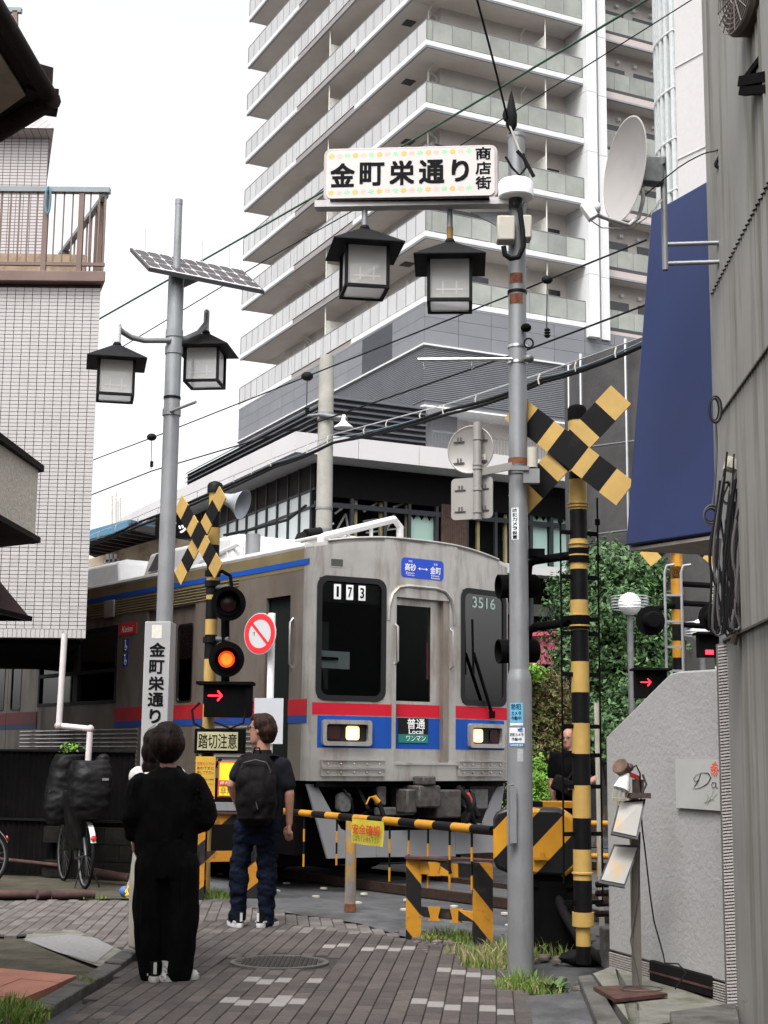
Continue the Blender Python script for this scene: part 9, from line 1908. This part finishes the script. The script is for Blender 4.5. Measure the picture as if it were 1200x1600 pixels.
dk = leafmats('dark_tree', [(0.042, .088, .028), (0.068, .135, .042), (0.024, .055, .018)]); rd = leafmats('reddish', [(0.09, .10, .025), (0.12, .065, .035), (0.065, .10, .02)]); brt = leafmats('bright', [(0.09, .21, .015), (0.12, .26, .02), (0.07, .16, .014)])
q = at(960, 1183, 27)
tree('broadleaf_tree', 'big dense dark green tree beyond the crossing', (q.x, 27, 0), 0, [C(940, 905, 27, .75, .6), C(985, 900, 27, .9, .6), C(1020, 930, 27.3, .9, .8), C(905, 960, 26.8, .55, .7), C(945, 965, 26.5, .8, .8), C(1000, 1000, 26.8, 1.0, .9), C(895, 1020, 26.6, .45, .6), C(940, 1040, 26.7, .8, .7), C(1010, 1070, 26.8, .9, .8), C(960, 1100, 26.8, .8, .6), C(880, 925, 27, .3, .35), C(1060, 960, 27.5, .7, .8), C(1075, 1050, 27.5, .7, .8)], 48000, .055, dk, 1, .16)
q = at(850, 1183, 24); tree('maple_tree', 'small reddish green maple behind the grey pole', (q.x, 24, 0), 0, [C(845, 1075, 24, .38, .3), C(862, 1100, 24, .36, .35), C(840, 1125, 24, .36, .35), C(868, 1145, 24.2, .34, .3), C(850, 1165, 24, .4, .3), C(835, 1055, 24, .25, .15), C(882, 1120, 24.2, .22, .3)], 14000, .036, rd, 2, .06)
q = at(838, 1183, 22); tree('round_bush', 'bright green clipped bush left of the man beyond the crossing', (q.x, 22, 0), 0, [C(838, 1212, 22, .32, .26), C(826, 1232, 22, .32, .28), C(850, 1232, 22, .30, .28), C(835, 1260, 22, .4, .3)], 10000, .03, brt, 3, .04)
q = at(930, 1183, 24.5); tree('round_bush', 'dark low bush right of the striped post behind the stucco wall', (q.x, 24.5, 0), 0, [C(930, 1160, 24.5, .5, .35), C(965, 1140, 24.7, .6, .4), C(1000, 1110, 25, .6, .5)], 12000, .05, dk, 4, .06)
q = at(830, 1060, 23.5); mb = foliage([C(832, 1052, 23.5, .25, .12), C(815, 1062, 23.5, .2, .1)], 500, .05, 7); tag(mb.build('yellow_shrub', brt), 'sprig of yellow green leaves above the maple', 'bush')
q = gr(865, 1548, 0); t = thing('leafy_weed', 'broad leaved weed beside the kerb at lower right', 'plant', q)
for k in range(22):
    a = k * 2.4; l = random.uniform(.08, .16); d = Vector((math.cos(a), math.sin(a), random.uniform(.3, .9))).normalized(); s = d.cross(SZ).normalized() * l * .16; p = Vector(q); mb = MB(); mb.add([p, p + d * l * .5 + s, p + d * l - Vector((0, 0, l * .15)), p + d * l * .5 - s], [(0, 1, 2, 3)]); mb.build('leaf', dk[1], t, world=True)
q = at(108, 1172, 16.9); mb = foliage([C(104, 1170, 16.9, .10, .06), C(116, 1166, 16.9, .08, .05)], 70, .026, 9); tag(mb.build('creeper_sprig', brt), 'green sprig poking over the black fence above the covered bicycle', 'plant')
